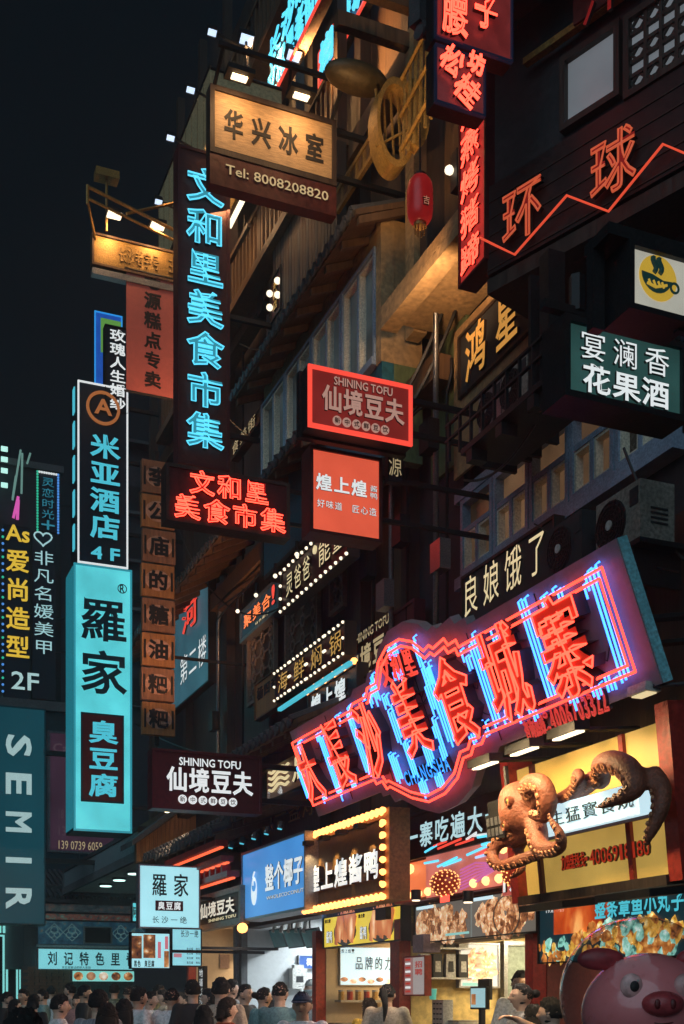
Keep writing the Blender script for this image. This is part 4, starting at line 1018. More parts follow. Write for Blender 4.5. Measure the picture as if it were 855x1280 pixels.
# painted hall
HW = across(50, 30.5); h0 = HW.hit(30, 1150)[0]; h1 = HW.hit(182, 1150)[0]
def hz(py): return HW.hit(60, py)[1]
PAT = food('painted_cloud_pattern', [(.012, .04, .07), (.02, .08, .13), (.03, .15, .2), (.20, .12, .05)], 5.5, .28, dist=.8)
L = House('old painted hall with patterned blue panels and a curved tile roof at the street end', 'hall', 'painted_hall', HW)
L.part('wall', pm('hall_wall', (.05, .06, .06), .7), (h0, h1, 2.45, hz(1106), -5, -.05))
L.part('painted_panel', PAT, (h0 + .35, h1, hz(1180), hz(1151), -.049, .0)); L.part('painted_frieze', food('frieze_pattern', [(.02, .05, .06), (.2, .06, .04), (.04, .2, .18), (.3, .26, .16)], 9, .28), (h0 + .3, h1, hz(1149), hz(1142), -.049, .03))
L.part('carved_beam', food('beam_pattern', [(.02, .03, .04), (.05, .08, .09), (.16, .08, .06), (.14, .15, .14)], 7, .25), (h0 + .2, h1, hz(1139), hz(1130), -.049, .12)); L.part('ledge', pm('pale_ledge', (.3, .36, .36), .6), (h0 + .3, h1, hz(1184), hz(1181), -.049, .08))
w0 = HW.hit(104, 1160)[0]; w1 = HW.hit(140, 1160)[0]
fr = L.part('window_frame', pm('pale_frame', (.22, .26, .26), .5), (w0, w1, hz(1158.5), hz(1157), .001, .06), (w0, w1, hz(1179), hz(1177.5), .001, .06), (w0, w0 + .04, hz(1177.5), hz(1158.5), .001, .06), (w1 - .04, w1, hz(1177.5), hz(1158.5), .001, .06)); MB().box(w0 + .04, w1 - .04, hz(1177.5), hz(1158.5), .002, .02).build('pane', GLASS, fr)
gr_ = pm('pattern_outline', (.25, .3, .28), .5)
ol = em('faint_outline', (.10, .2, .2), .6)
for xx in (68, 90, 151, 172):
    cx = HW.hit(xx, 1165)[0]; cy = hz(1165)
    MB().ring(cx, cy, .23, .21, .001, .01, 4).ring(cx, cy + .05, .10, .085, .001, .01, 12).ring(cx - .07, cy - .06, .08, .065, .001, .01, 12).ring(cx + .07, cy - .06, .08, .065, .001, .01, 12).build('cloud_outline', ol, L.r)
rr2 = MB(); N = 14
for i in range(N + 1):
    t = i / N; x = h0 - .55 + (h1 - h0 + .9) * t; z = hz(1128) + .55 * abs(1 - 2 * t) ** 4 * .5
    rr2.v += [(x, z + .05, .7), (x, z + 1.0, -2.2), (x, z - .05, .7), (x, z + .9, -2.2)]
for i in range(N):
    a = 4 * i; b = a + 4; rr2.f += [(a, b, b + 1, a + 1), (a + 2, a + 3, b + 3, b + 2), (a, a + 2, b + 2, b), (a + 1, b + 1, b + 3, a + 3)]
rr2.f += [(0, 1, 3, 2), (4 * N, 4 * N + 2, 4 * N + 3, 4 * N + 1)]
ro = rr2.build('roof', TILE, L.r)
m = MB().tube([(0, .08, .72), (0, 1.04, -2.2)], .05, 5).mesh('roof_tile')
for i in range(30): t = i / 29; link('roof_tile', m, TILE, ro, (h0 - .5 + (h1 - h0 + .8) * t, hz(1128) + .275 * abs(1 - 2 * t) ** 4, 0))
# brick base
q0 = HW.hit(28, 1220)[0]; q1 = HW.hit(92, 1220)[0]
L.part('mortar_wall', MORTAR, (q0, q1, 0, 2.45, -.3, -.06)); me = MB().box(0, .27, 0, .07, -.059, -.035).mesh('brick')
for r_ in range(12):
    for c_ in range(int((q1 - q0) / .3)):
        link('brick', me, BRICK, L.r, (q0 + .02 + c_ * .3 + (.13 if r_ % 2 else 0) * .9, 1.5 + r_ * .079, random.uniform(-.006, .006)))
L.part('kitchen_back', pm('kitchen_wall', (.3, .32, .3), .5), (q1, h1, 0, 2.44, -1.6, -1.5)); L.part('counter', ALU, (q1, h1, 0, 1.05, -.5, -.06))
s = Sign('festival_food_sign', 'long pale cyan lightbox with six dark brush characters below the painted hall', 'sign', across(50, 30.2), 47, 166, 1185, 1212)
s.panel(em('pale_cyan_hall', (.22, .66, .72), .9, .12, 1.), .15, .02, ALU); s.text('刘记特色里脊', (.07, .14, 1.06, .80), INK, .02, .01, fill=.62); s.text('臭豆腐糖油粑粑大香肠', (.25, .82, .55, .95), INK, 0, .004, one=True)
s = Sign('food_picture_strip', 'row of small lit food pictures under the long hall sign', 'menu board', across(50, 30.15), 90, 168, 1213, 1227); s.panel(em('mint_strip', (.25, .75, .68), .8), .06, .01, ALU)
for k in range(5): X, Y = s.xy(.1 + .2 * k, .5); MB().disc(X, Y, s.W * .075, s.H * .38, .001, .01, 14).build('dish_picture', [FD2, FD3, FD5, FD1, FD2][k], s.r)

# wooden gable with canopy over the crossing, at the far end of the shop row
G = House('wooden gable house with a slate canopy and round ceiling lamps, behind the white shop sign', name='gable_house')
GW = blade(258, -.2); G.r.matrix_world = GW.mat()
def g(px, py): return GW.hit(px, py)
pts = [g(170, 1053), g(228, 1012), g(259, 1010), g(259, 1240), g(170, 1240)]
MB().poly([g(170, 1053), g(228, 1012), g(259, 1010), g(259, 1079), g(170, 1079)], -.12, 0).build('gable_wall', BWOOD, G.r)
nb = 17; xa, xb = g(171, 1079)[0], g(258, 1079)[0]
for k in range(nb):
    x0 = xa + (xb - xa) * k / nb; x1 = xa + (xb - xa) * (k + 1) / nb - .012; t = (x0 - xa) / (xb - xa)
    def top(x): P = [g(170, 1053), g(228, 1012), g(259, 1010)]; i = 0 if x < P[1][0] else 1; return P[i][1] + (P[i + 1][1] - P[i][1]) * (x - P[i][0]) / (P[i + 1][0] - P[i][0])
    MB().poly([(x0, g(0, 1078)[1] if False else g(200, 1078)[1]), (x1, g(200, 1078)[1]), (x1, top(x1) - .03), (x0, top(x0) - .03)], .001, .02 + random.uniform(0, .008)).build('board', OWOOD, G.r)
ex = MB(); A_, B_ = g(160, 1060), g(232, 1007)
v = [(A_[0], A_[1], -.6), (B_[0], B_[1], -.6), (B_[0], B_[1], .35), (A_[0], A_[1], .35)]; ex.add(v + [(x, y + .1, z) for x, y, z in v], [(0, 1, 2, 3), (7, 6, 5, 4), (0, 4, 5, 1), (1, 5, 6, 2), (2, 6, 7, 3), (3, 7, 4, 0)]); ex.build('roof_slope', TILE, G.r)
# canopy running to the left from the gable, seen from below
cz0 = g(170, 1108)[1]; ca = g(80, 1120)
GX = (g(82, 1110)[0], g(172, 1110)[0]); cz = 1.6 + (1250 - 1108) * 22.5 / 1517
cw = MB(); x0, x1 = GX
CNW = Fr(GW.pt(x1, cz), (-D1).normalized() * 1.0)
C2 = House('slate edged canopy with four round ceiling lamps left of the wooden gable', 'canopy', 'canopy', wall(.7))
cu0, cu1 = wall(.7).hit(82, 1110)[0], wall(.7).hit(176, 1090)[0]; cz = wall(.7).hit(82, 1112)[1]
C2.part('soffit', pm('pale_soffit', (.5, .45, .38), .6), (cu0, cu1, cz - .05, cz, -1.9, -.02)); C2.part('edge_beam', CONC, (cu0, cu1, cz - .12, cz + .05, -.019, .06))
me = MB().box(0, .2, cz + .06, cz + .42, -.02, .03).mesh('slate')
for k in range(int((cu1 - cu0) / .22)): link('slate', me, pm('pale_slate', (.2, .25, .27), .5, 0, .3, 3) if k == 0 else bpy.data.materials['pale_slate'], C2.r, (cu0 + .22 * k, random.uniform(-.01, .01), 0))
C2.part('roof', TILE, (cu0, cu1, cz + .421, cz + .5, -1.9, .06)); C2.part('rear_wall', CONC, (cu0, cu1, cz, cz + .42, -1.9, -1.8))
C2.part('end_beam', CONC, (cu0 - .1, cu0, cz - .12, cz + .42, -1.9, .06)); 
for k in range(4):
    uu = cu0 + (cu1 - cu0) * (.3 + .18 * k); lf = wall(.2).moved(uu, cz - .1)
    r = lf.root('ceiling_lamp', 'round flat lamp in the canopy ceiling, %s from the left' % ('first', 'second', 'third', 'fourth')[k], 'lamp', 'round lamps in the canopy ceiling')
    m = MB(); m.tube([(0, .045, 0), (0, .0, 0)], .16, 14); m.build('housing', ALU, r); MB().tube([(0, -.002, 0), (0, -.02, 0)], .13, 14).build('lit_face', em('green_white_lamp', (.6, .95, .85), 2.2) if k == 0 else bpy.data.materials['green_white_lamp'], r)
    if k in (0, 2): lamp('AREA', 'ceiling_light', lf.pt(0, -.05, 0), 9, (.6, 1, .9), r, .3, target=lf.pt(0, -2, 0))
G.r.location = G.r.location
# dark blocks behind
Q = House('dark narrow house behind the hotel sign and plank sign', name='narrow_house', fr=across(150, 33)); a = Q.f.hit(150, 900)[0]; b = Q.f.hit(222, 900)[0]
Q.part('wall', pm('slate_wall', (.03, .035, .045), .7, 0, .4, 1), (a, b + 1, 3.2, Q.f.hit(160, 560)[1], -4, 0)); Q.part('roof', TILE, (a - .3, b + 1, Q.f.hit(160, 560)[1], Q.f.hit(160, 556)[1], -4, .4))
for k in range(5):
    zz = Q.f.hit(160, 640 + 60 * k)[1]; Q.part('shutter', IRON, (a + .2, a + 1.0, zz, zz + .7, .001, .06)); Q.part('ledge', CONC, (a, b, zz - .1, zz - .02, .001, .2))
Q.part('red_light_line', RNEON2, (Q.f.hit(209, 555)[0], Q.f.hit(211, 555)[0], Q.f.hit(209, 560)[1], Q.f.hit(209, 528)[1], .02, .06))

f_ = blade(258, .9); q = f_.hit(209, 1014); f_ = f_.moved(*q); r = f_.root('gable_lamp', 'small lamp under the brown tofu sign shining on the wooden gable', 'lamp')
MB().tube([(0, .1, 0), (0, 0, 0)], .05, 10).build('can', IRON, r); MB().tube([(0, -.001, 0), (0, -.015, 0)], .04, 10).build('lens', TUBEW, r); MB().tube([(0, .1, 0), (0, .3, 0)], .012, 6).build('stem', IRON, r)
lamp('SPOT', 'gable_beam', f_.pt(0, -.03, 0), 110, (1, .66, .38), r, .05, 120, GW.pt((xa + xb) / 2, g(200, 1050)[1], 0), .8)
# ------------------------------------------------------------ shops on the ground floor
CREAMW = pm('cream_shop_wall', (.55, .42, .26), .6, 0, .12, 1.5, .1, (1, 1, 1), .1); WHW = pm('white_shop_wall', (.6, .63, .64), .5, 0, .08, 1.5, .1, (1, 1, 1), .1)
FLT = pm('shop_floor_tile', (.25, .2, .16), .4)
def shop(label, ua, ub, ztop, wallm, light, col, depth=2.8, name='shop'):
    S = House(label, 'shop', name); S.ua, S.ub = ua, ub
    S.part('back_wall', wallm, (ua, ub, .02, ztop + .3, -depth - .1, -depth)); S.part('left_wall', wallm, (ua, ua + .08, .02, ztop + .3, -depth, 0)); S.part('right_wall', wallm, (ub - .08, ub, .02, ztop + .3, -depth, 0))
    S.part('ceiling', wallm, (ua, ub, ztop + .301, ztop + .38, -depth - .1, 0)); S.part('floor', FLT, (ua, ub, .004, .019, -depth, 0))
    for fx in (.3, .7):
        x = ua + (ub - ua) * fx; d = MB().box(x - .3, x + .3, ztop + .26, ztop + .299, -depth * .55 - .08, -depth * .55 + .08).build('ceiling_light', TUBEW, S.r)
        lamp('AREA', 'shop_light', S.f.pt(x, ztop + .24, -depth * .55), light, col, S.r, .5, target=S.f.pt(x, 0, -depth * .55))
    return S
uA, uB, uC, uD, uE = U(244), U(304), U(405), U(510), U(678)
S1 = shop('cream walled tofu shop with hanging screens beneath the red gate board', uA, uB, 2.75, CREAMW, 55, (1, .78, .55))
S2 = shop('white walled coconut drink shop with three tilted menu screens', uB, uC, 2.65, WHW, 75, (.85, .95, 1))
S3 = shop('yellow lit duck shop with wide picture menus', uC, uD, 2.25, CREAMW, 45, (1, .75, .4))
S4 = shop('yellow walled snack counter with feet picture and packets on shelves', uD, uE, 2.15, pm('yellow_shop_wall', (.62, .45, .16), .6, 0, .12, 1.5), 45, (1, .82, .5), 2.6)
S5 = shop('octopus ball shop at the right with a dark red doorway', uE, uE + 2.6, 2.1, pm('red_shop_wall', (.2, .05, .04), .6), 14, (1, .6, .4), 2.4)
for S, mt in ((S1, REDP), (S2, ALU), (S3, REDP), (S4, REDP), (S5, REDP)): S.part('front_post', mt, (S.ua - .07, S.ua + .07, 0, 2.9 if S in (S1, S2) else 2.5, .001, .14))
S2.part('grey_post', CONC, (uB + .1, uB + .22, 0, 2.7, .001, .1)); S3.part('front_post', REDP, (uD - .22, uD - .10, 0, 2.3, .001, .12))
for S, zt in ((S1, 2.85), (S2, 2.72), (S3, 2.3), (S4, 2.2), (S5, 2.2)): S.part('lintel', DWOOD, (S.ua + .08, S.ub - .08, zt, 3.4, -.25, -.0))
for S in (S2, S3, S4): 
    c = S.part('counter', pm('counter_front', (.45, .43, .38), .4, 0, .15, 3) if S is S2 else (bpy.data.materials['counter_front']), (S.ua + .1, S.ub - .25, 0.02, 1.26, -.55, -.05)); S.part('counter_top', ALU, (S.ua + .09, S.ub - .23, 1.261, 1.3, -.6, -.02))
# connecting dark band over the shops
BAND = House('dark timber band with ledges between the shops and the wall signs', 'building', 'shop_fascia'); BAND.part('upper_board', DWOOD, (uA - .5, uE + 3, 3.4, 5.3, -.29, -.02)) ; BAND.part('lower_board', DWOOD, (uA - .5, uD, 3.4, 3.8, -.018, .06)); BAND.part('beam', BWOOD, (uD, uE + 3, 3.4, 3.52, -.018, .2))
BAND.part('brick_bed', MORTAR, (U(258), U(326), 3.82, 4.1, -.018, .2)); me = MB().box(0, .24, 0, .06, .201, .22).mesh('brick')
for r_ in range(4):
    for k in range(int((U(326) - U(258)) / .26)): link('brick', me, BRICK, BAND.r, (U(258) + .26 * k + .12 * (r_ % 2), 3.83 + .067 * r_, 0))
BAND.part('carved_roof_board', BWOOD, (U(258), U(328), 3.55, 3.8, .061, .8))

def inner(S): return Fr(wall(0).pt(S.ua + .085, 0, 0), D2)
# blue coconut sign
s = fs('coconut_lightbox', 'bright blue lightbox with a white coconut drawing and white characters over the white shop', .9, (303, 383, 1067, 1152)); s.panel(BLBOX, .25, .03, ALU)
s.text('整个椰子', (.40, .28, .97, .66), WHITEL, .03, .012, fill=.96); s.text('WHOLECOCONUT', (.42, .72, .97, .77), WHITEL, 0, .008)
X, Y = s.xy(.21, .60); wl = em('white_print', (.8, .9, .95), .9); r = s.H * .2
MB().disc(X, Y, r * .62, r, .002, .008, 26).build('coconut', wl, s.r); MB().disc(X + .01, Y + r * .35, r * .42, r * .38, .009, .014, 20).build('coconut_opening', BLBOX, s.r)
MB().tube([(X, Y + r * .4, .016), (X + r * .05, Y + r * 1.1, .016), (X + r * .3, Y + r * 1.35, .016)], .012, 5).build('straw', wl, s.r)
for k in range(5):
    lx = -s.W / 2 + s.W * (.1 + .2 * k); MB().tube([(lx, s.H + .12, .22), (lx, s.H + .04, .24)], .035, 8).build('spot_lamp', IRON, s.r); MB().tube([(lx, s.H + .039, .24), (lx, s.H + .03, .242)], .03, 8).build('lit_lens', CYFACEB, s.r)
    lamp('SPOT', 'sign_spot', s.fr.pt(lx, s.H + .1, .25), 8, (.5, .95, 1), s.r, .03, 60, s.fr.pt(lx, .2, .0))
# bulb framed duck sign
s = fs('bulb_framed_duck_sign', 'amber lit dark sign with white block characters framed by a double row of glowing bulbs', .75, (384, 489, 1045, 1143)); s.panel(pm('bronze_board', (.16, .09, .03), .35, .3, .4, 2), .2, .10, pm('amber_rim_board', (.35, .16, .06), .5))
s.text('煌上煌酱鸭', (.07, .42, .93, .76), WHITEL, .03, .06, fill=.94); s.bulbs((.03, .03, .97, .97), BULBO, .036, .125, .06); s.bulbs((.055, .06, .945, .94), BULBO, .022, .125, .05)
for k in range(4):
    lx = -s.W / 2 + s.W * (.18 + .21 * k); MB().box(lx - .06, lx + .06, s.H - .17, s.H - .12, .1, .2).build('down_lamp', IRON, s.r); lamp('SPOT', 'sign_spot', s.fr.pt(lx, s.H - .19, .16), 30, (1, .65, .3), s.r, .02, 70, s.fr.pt(lx, .2, -.02))
# tofu gate board (red lattice canopy)
s = fs('carved_tofu_board', 'small framed wooden board with pale characters under red canopy beams', .95, (246, 302, 1122, 1165)); s.panel(BWOOD, .1, .08, pm('silver_carved_frame', (.3, .27, .22), .4, .4, .4, 14, .5)); s.text('仙境豆夫', (.12, .25, .9, .68), em('cream_soft', (.85, .75, .6), .8), .03, .03, fill=1.0); s.text('SHINING TOFU', (.3, .72, .9, .8), CREAML, .02, .01)
P = House('small red timber canopy of stacked beams over the carved board', 'canopy', 'red_canopy'); u0_, u1_ = U(240, .9), U(303, .9)
for k, (z, dz) in enumerate(((3.24, .08), (3.44, .08), (3.64, .08))): P.part('beam', REDP, (u0_ - .1 * k, u1_ + .02, z, z + dz, .95 + .08 * k, 1.12 + .08 * k)); P.part('beam_light', em('red_orange_strip', (1, .14, .05), 1.4) if k == 0 else bpy.data.materials['red_orange_strip'], (u0_, u1_, z - .025, z - .001, 1.0 + .08 * k, 1.04 + .08 * k))
for k in range(9): P.part('bracket_block', REDP, (u0_ + (u1_ - u0_) * k / 9, u0_ + (u1_ - u0_) * k / 9 + .07, 3.321, 3.439, 1.0, 1.12))
eave(P, u0_ - .5, u1_, 4.1, .5, 1.3, .25, TILE, .2)
lamp('POINT', 'canopy_glow', wall(1.1).pt((u0_ + u1_) / 2, 3.4, .3), 22, (1, .25, .1), P.r, .1)
for px_ in (240, 303):
    q = wall(1.0).hit(px_, 1160); MB().ball((q[0], q[1], 1.0), .07, 10, 6).build('amber_globe', BULBO, P.r, True)

# duck menu row (yellow)
s = fs('yellow_duck_menu', 'yellow lit menu with two pictures of braised duck necks', .12, (405, 503, 1147, 1186)); s.panel(YBOX, .1, .015, IRON)
FDK = food('duck_neck_print', [(.12, .02, .01), (.5, .14, .04), (.85, .4, .16), (1, .75, .5)], 5, 1., (1, .35, 1), 1.)
for a in (0, .46):
    X, Y = s.xy(.30 + a, .55); MB().disc(X, Y, s.W * .15, s.H * .42, .001, .008, 18).build('bowl_picture', em('dark_bowl_print', (.05, .05, .05), .4) if a == 0 else bpy.data.materials['dark_bowl_print'], s.r)
    for k in range(6): MB().poly([(X - .32 + k * .1 + x, Y - .14 + y + .03 * k % .07) for x, y in ((0, 0), (.09, -.02), (.2, .3), (.12, .38), (.02, .2))], .009, .012 + .001 * k).build('duck_piece_picture', FDK, s.r)
    s.text('酱鸭', (.04 + a, .45, .13 + a, .85), WHITEL, .02, .01); s.text('煌上煌', (.02 + a, .08, .1 + a, .2), BLACKL, .01, .008)
MB().box(s.W * .3, s.W * .42, s.H * .62, s.H * .95, .05, .12).build('speaker', IRON, s.r)
# brand power lightbox (inside, facing out)
s = Sign('brush_letter_lightbox', 'white lightbox with black brush characters and small dishes inside the yellow lit shop', 'sign', inner(S3).moved(0, 0, .002), 424, 500, 1183, 1232);  s.panel(WHBOX, .08, .012, ALU)
s.text('品牌的力量', (.24, .24, 1.05, .60), BLACKL, .0, .008, fill=.8); s.text('煌上煌!', (.03, .06, .25, .17), INK, 0, .005)
for k in range(7): X, Y = s.xy(.08 + .145 * k, .84 + .05 * (k % 2)); MB().disc(X, Y, s.W * .06, s.H * .06, .001, .006, 14).build('dish_picture', [FD3, FD5][k % 2], s.r)

# main counter: title board, bulb board, pictures
s = fs('feast_title_board', 'maroon board with white calligraphy characters left of the octopus', .35, (504, 655, 1022, 1078)); s.panel(DRED, .12, .03, DWOOD); s.text('一寨吃遍大长沙', (.03, .24, 1.0, .80), em('pale_calligraphy', (.5, .75, .8), .9), .02, .02, fill=.9)
s = fs('bulb_board', 'glowing orange-red board with round bulbs and abstract blue tubes below the title board', .3, (495, 667, 1080, 1131)); s.panel(em('orange_glow_board', (.85, .20, .07), .95, .35, 2.), .2, .03, REDP)
bb = em('big_warm_bulb', (1, .55, .2), 2.2)
for k in range(9):
    if k < 2 or k > 6: link('bulb', BALL(.06), bb, s.r, (*s.xy(.03 + .116 * k, .22), .04))
for k in range(12):
    if k not in (6,): link('bulb', BALL(.046), bb, s.r, (*s.xy(.05 + .085 * k, .84), .04))
MB().box(*[s.xy(.28, 0)[0], s.xy(.98, 0)[0]], s.xy(0, .98)[1], s.xy(0, -.25)[1], .0, .03).build('lit_back', em('pinkish_screen', (.75, .2, .15), .7, .5, 2.), s.r)
r4 = random.Random(5)
for k in range(16):
    a = r4.uniform(.28, .8); b = r4.uniform(-.2, .35); x, y = s.xy(a, b); MB().tube([(x, y, .05), (x + r4.uniform(.2, .5), y + r4.uniform(-.03, .05), .05)], .013, 5).build('wavy_tube', [CNEON, em('pale_blue_tube', (.4, .65, 1), 1.1) if k == 1 else CNEON, WHITEL, RNEON2][k % 4], s.r)
for k in range(7):
    x, y = s.xy(.55, .5 + .07 * k); MB().tube([(x, y, .04), (x + .3, y + .04, .04), (x + .65, y + .02 * k, .04)], .01, 5).build('pink_line_tube', em('violet_line', (.6, .15, .4), .8) if k == 0 else bpy.data.materials['violet_line'], s.r)
def led_ball(px_, py_, R, label, o=.6):
    q = wall(o).hit(px_, py_); f_ = wall(o).moved(*q); r = f_.root('led_ball', label, 'lantern', 'round ornaments studded with red lights')
    MB().ball((0, 0, 0), R, 18, 10, 1.15, .72, .7).build('shell', em('deep_red_shell', (.30, .03, .012), .6, .6, 6) if o == .6 else bpy.data.materials['deep_red_shell'], r, True)
    m = MB()
    for i in range(110):
        z = 1 - 2 * (i + .5) / 110; a = i * 2.4; rr_ = math.sqrt(1 - z * z); m.ball((R * 1.17 * rr_ * math.cos(a), R * .735 * rr_ * math.sin(a), R * 1.02 * z * .7), .008, 5, 4)
    o_ = m.build('led_dot', em('orange_led', (1, .4, .12), 2.5) if o == .6 else bpy.data.materials['orange_led'], r); o_['kind'] = 'stuff'
    for k in range(9): MB().tube([((k - 4) * R * .12, -R * .68, 0), ((k - 4) * R * .12, -R * 1.05, 0)], .008, 4).build('fringe_strand', REDBULB, r)
led_ball(556, 1104, .17, 'round red ornament studded with orange lights on the bulb board')
led_ball(646, 1092, .15, 'second studded ornament, partly covered by a curling octopus arm', .75)
s = fs('price_cutout', 'white price lettering on pink under the octopus arm', .42, (628, 668, 1094, 1120)); s.panel(em('pink_price_back', (.5, .1, .08), .7), .03); s.text('19元', (.1, .1, .95, .9), WHITEL, .04, .02, one=True)
s = fs('chicken_menu', 'lit menu of two braised chicken pictures over the counter', .2, (519, 673, 1133, 1180)); s.panel(em('grey_menu_light', (.2, .22, .2), .8), .1, .012, IRON)
r5 = random.Random(9)
CL = [food('chicken_tone_%d' % k, p, 22, .85) for k, p in enumerate(([(.16, .05, .02), (.45, .2, .08), (.8, .5, .28), (1, .8, .6)], [(.4, .18, .08), (.7, .42, .22), (.9, .72, .5), (1, .95, .85)], [(.06, .02, .01), (.22, .08, .03), (.5, .24, .09), (.8, .5, .28)]))]
def heap(s, a0, b0, a1, b1, n, mats, size=.11, aspect=1.4):
    """a printed pile of food: overlapping flat irregular pieces"""
    cx, cy = (a0 + a1) / 2, (b0 + b1) / 2
    mbs = [MB() for _ in mats]
    for i in range(n):
        r_ = math.sqrt(r5.random()); t = r5.uniform(0, 6.28); X, Y = s.xy(cx + (a1 - a0) / 2 * r_ * math.cos(t), cy + (b1 - b0) / 2 * r_ * math.sin(t)); rot = r5.uniform(0, 3.14); sz = s.H * size * r5.uniform(.6, 1.3); P = []
        for k in range(9):
            q = 2 * math.pi * k / 9; rr_ = sz * r5.uniform(.7, 1.15); x, y = rr_ * aspect * math.cos(q), rr_ * math.sin(q); P.append((X + x * math.cos(rot) - y * math.sin(rot), Y + x * math.sin(rot) + y * math.cos(rot)))
        mbs[i % len(mats)].poly(P, .006 + i * .00008, .009 + i * .00008)
    for m_, mt in zip(mbs, mats):
        o_ = m_.build('printed_food', mt, s.r, kind='stuff')
s.rect('picture_back', em('dark_plate_print', (.16, .15, .13), .7), .01, .03, .5, .97); s.rect('picture_back', bpy.data.materials['dark_plate_print'], .515, .03, .99, .97)
heap(s, .03, .14, .47, .95, 95, CL, .15); heap(s, .56, .14, .97, .98, 95, CL, .14)
MB().ring(*s.xy(.79, .55), s.H * .47, s.H * .44, .02, .024, 30, 1.3).build('bowl_rim_picture', ALU, s.r); s.rect('chopstick_picture', em('cyan_chopstick', (.3, .65, .6), .8), .3, .82, .5, .88, .02, .022)
for a in (.03, .53): s.rect('caption_strip', WHBOX, a, .04, a + .16, .12, .02, .022)
s = Sign('octopus_ball_menu', 'wide dark lit menu of octopus balls with flames and large pale characters', 'menu board', wall(.28), 674, 862, 1133, 1205); s.panel(em('dark_teal_menu', (.008, .03, .04), .8), .1, .012, IRON)
s.rect('flame_picture', FLAME, .12, .05, .52, .52); OT = [food('ball_tone_%d' % k, p, 14, 1.) for k, p in enumerate(([(.2, .08, .01), (.75, .4, .06), (.95, .8, .35), (1, 1, .8)], [(.02, .12, .1), (.25, .6, .5), (.6, .95, .85), (.9, 1, .95)], [(.1, .03, .01), (.45, .15, .03), (.8, .4, .1), (1, .7, .3)]))]
heap(s, .28, .38, .99, 1.0, 130, OT, .10); heap(s, .0, .6, .25, 1., 30, OT, .08); s.text('整条章鱼小丸子', (.42, .02, .98, .34), CYFACEB, .03, .01, fill=.95); s.text('19.8元/份', (.06, .05, .2, .14), WHITEL, .01, .006, one=True)
s = Sign('chicken_feet_picture', 'square lit picture of pink chicken feet inside the snack counter', 'picture', inner(S4).moved(0, 0, .06), 573, 624, 1178, 1235); s.panel(em('pale_print_back', (.75, .72, .65), .8), .05, .02, ALU); heap(s, .15, .25, .85, .8, 50, [FEET, CL[1]], .07, 3.2); s.rect('caption_strip', em('mint_caption', (.3, .65, .55), .8), .1, .88, .6, .95)
# shelves with packets
f_ = inner(S4).moved(0, 0, .1); r = f_.moved(*f_.hit(552, 1222)).root('packet_shelf', 'wall shelves holding white and dark packets, left of the feet picture', 'shelf')
for j in range(2):
    MB().box(-.3, .3, -.02 + .33 * j, 0 + .33 * j, -.1, .15).build('shelf_board', ALU, r)
for j in range(2):
    for k in range(4):
        p_ = f_.moved(*f_.hit(552, 1222)).moved(-.24 + .16 * k, .001 + .33 * j, 0).root('packet', '%s packet %s on the %s shelf' % (('white', 'dark')[(j + k) % 2], ('at the left end', 'second from left', 'third from left', 'at the right end')[k], ('lower', 'upper')[j]), 'packet', 'packets on the shelves')
        MB().poly([(-.06, 0), (.06, 0), (.055, .26), (-.055, .26)], 0, .07).build('pouch', WHITEP if (j + k) % 2 == 0 else IRON, p_); MB().poly([(-.035, .06), (.035, .06), (.03, .18), (-.03, .18)], .071, .074).build('label', IRON if (j + k) % 2 == 0 else WHITEP, p_)
# pillar poster
s = fs('pillar_notice', 'red framed notice with printed rows on the red pillar by the counter', .2, (505, 533, 1196, 1245)); s.panel(em('notice_paper', (.45, .22, .2), .5), .05, .015, REDP)
for k in range(9): s.rect('printed_row', WHITEL if k % 2 else REDFACE, .08, .06 + .1 * k, .3, .11 + .1 * k)
s.text('招聘', (.5, .12, .85, .5), REDFACE, .02, .004, vert=True); s.rect('white_half', em('white_half', (.55, .48, .46), .5), .42, .04, .95, .96, .001, .0025)
s = fs('pillar_speaker', 'small grey loudspeaker box on the red pillar above the notice', .3, (516, 529, 1169, 1191)); s.panel(pm('mauve_grey_box', (.3, .22, .25), .5), .2)
# till, cup, price block
f_ = wall(-.25)
def on_counter(name, label, cat, px_, o=-.3, z=1.302, **k): f2 = wall(o); return f2.moved(f2.hit(px_, 1250)[0], z).root(name, label, cat, **k)
r = on_counter('till_screen', 'black cash register screen showing a blue and white menu on the counter', 'till', 602)
MB().box(-.15, .15, 0, .03, -.1, .1).build('foot', IRON, r); MB().box(-.03, .03, .03, .26, -.03, .02).build('stand', IRON, r); MB().box(-.17, .17, .2, .44, -.0, .04).build('screen_body', IRON, r); MB().box(-.15, .15, .22, .42, .041, .046).build('screen', em('till_display', (.35, .6, .65), .8), r); MB().box(-.13, -.04, .25, .36, .047, .05).build('dish_picture', FD2, r); MB().box(-.26, -.02, .3, .52, -.14, -.1).build('rear_screen', IRON, r)
r = on_counter('price_block', 'white upright block with rows of dark price labels on the counter', 'price stand', 547, -.12, 1.302)
MB().box(-.13, .13, 0, .3, -.12, 0).build('block', WHITEP, r)
for a in range(3):
    for b in range(5): MB().box(-.1 + .075 * a, -.05 + .075 * a, .03 + .055 * b, .045 + .055 * b, .001, .004).build('price_row', BLACKL, r)
r = on_counter('mint_cup', 'mint green cup standing on the white price block', 'cup', 541, -.15, 1.604); MB().tube([(0, 0, -.0), (0, .11, 0)], [.035, .045], 12).build('cup', em('mint_plastic', (.1, .5, .4), .5), r); MB().tube([(0, .111, 0), (0, .12, 0)], .048, 12).build('lid', em('mint_plastic_b', (.14, .55, .45), .5), r)
r = on_counter('serving_trays', 'stack of flat steel serving trays right of the price block', 'trays', 577, -.3); 
for k in range(4): MB().box(-.2 + .02 * k, .18 - .01 * k, .022 * k, .022 * k + .015, -.15, .12).build('tray', ALU if k % 2 else WHITEP, r)
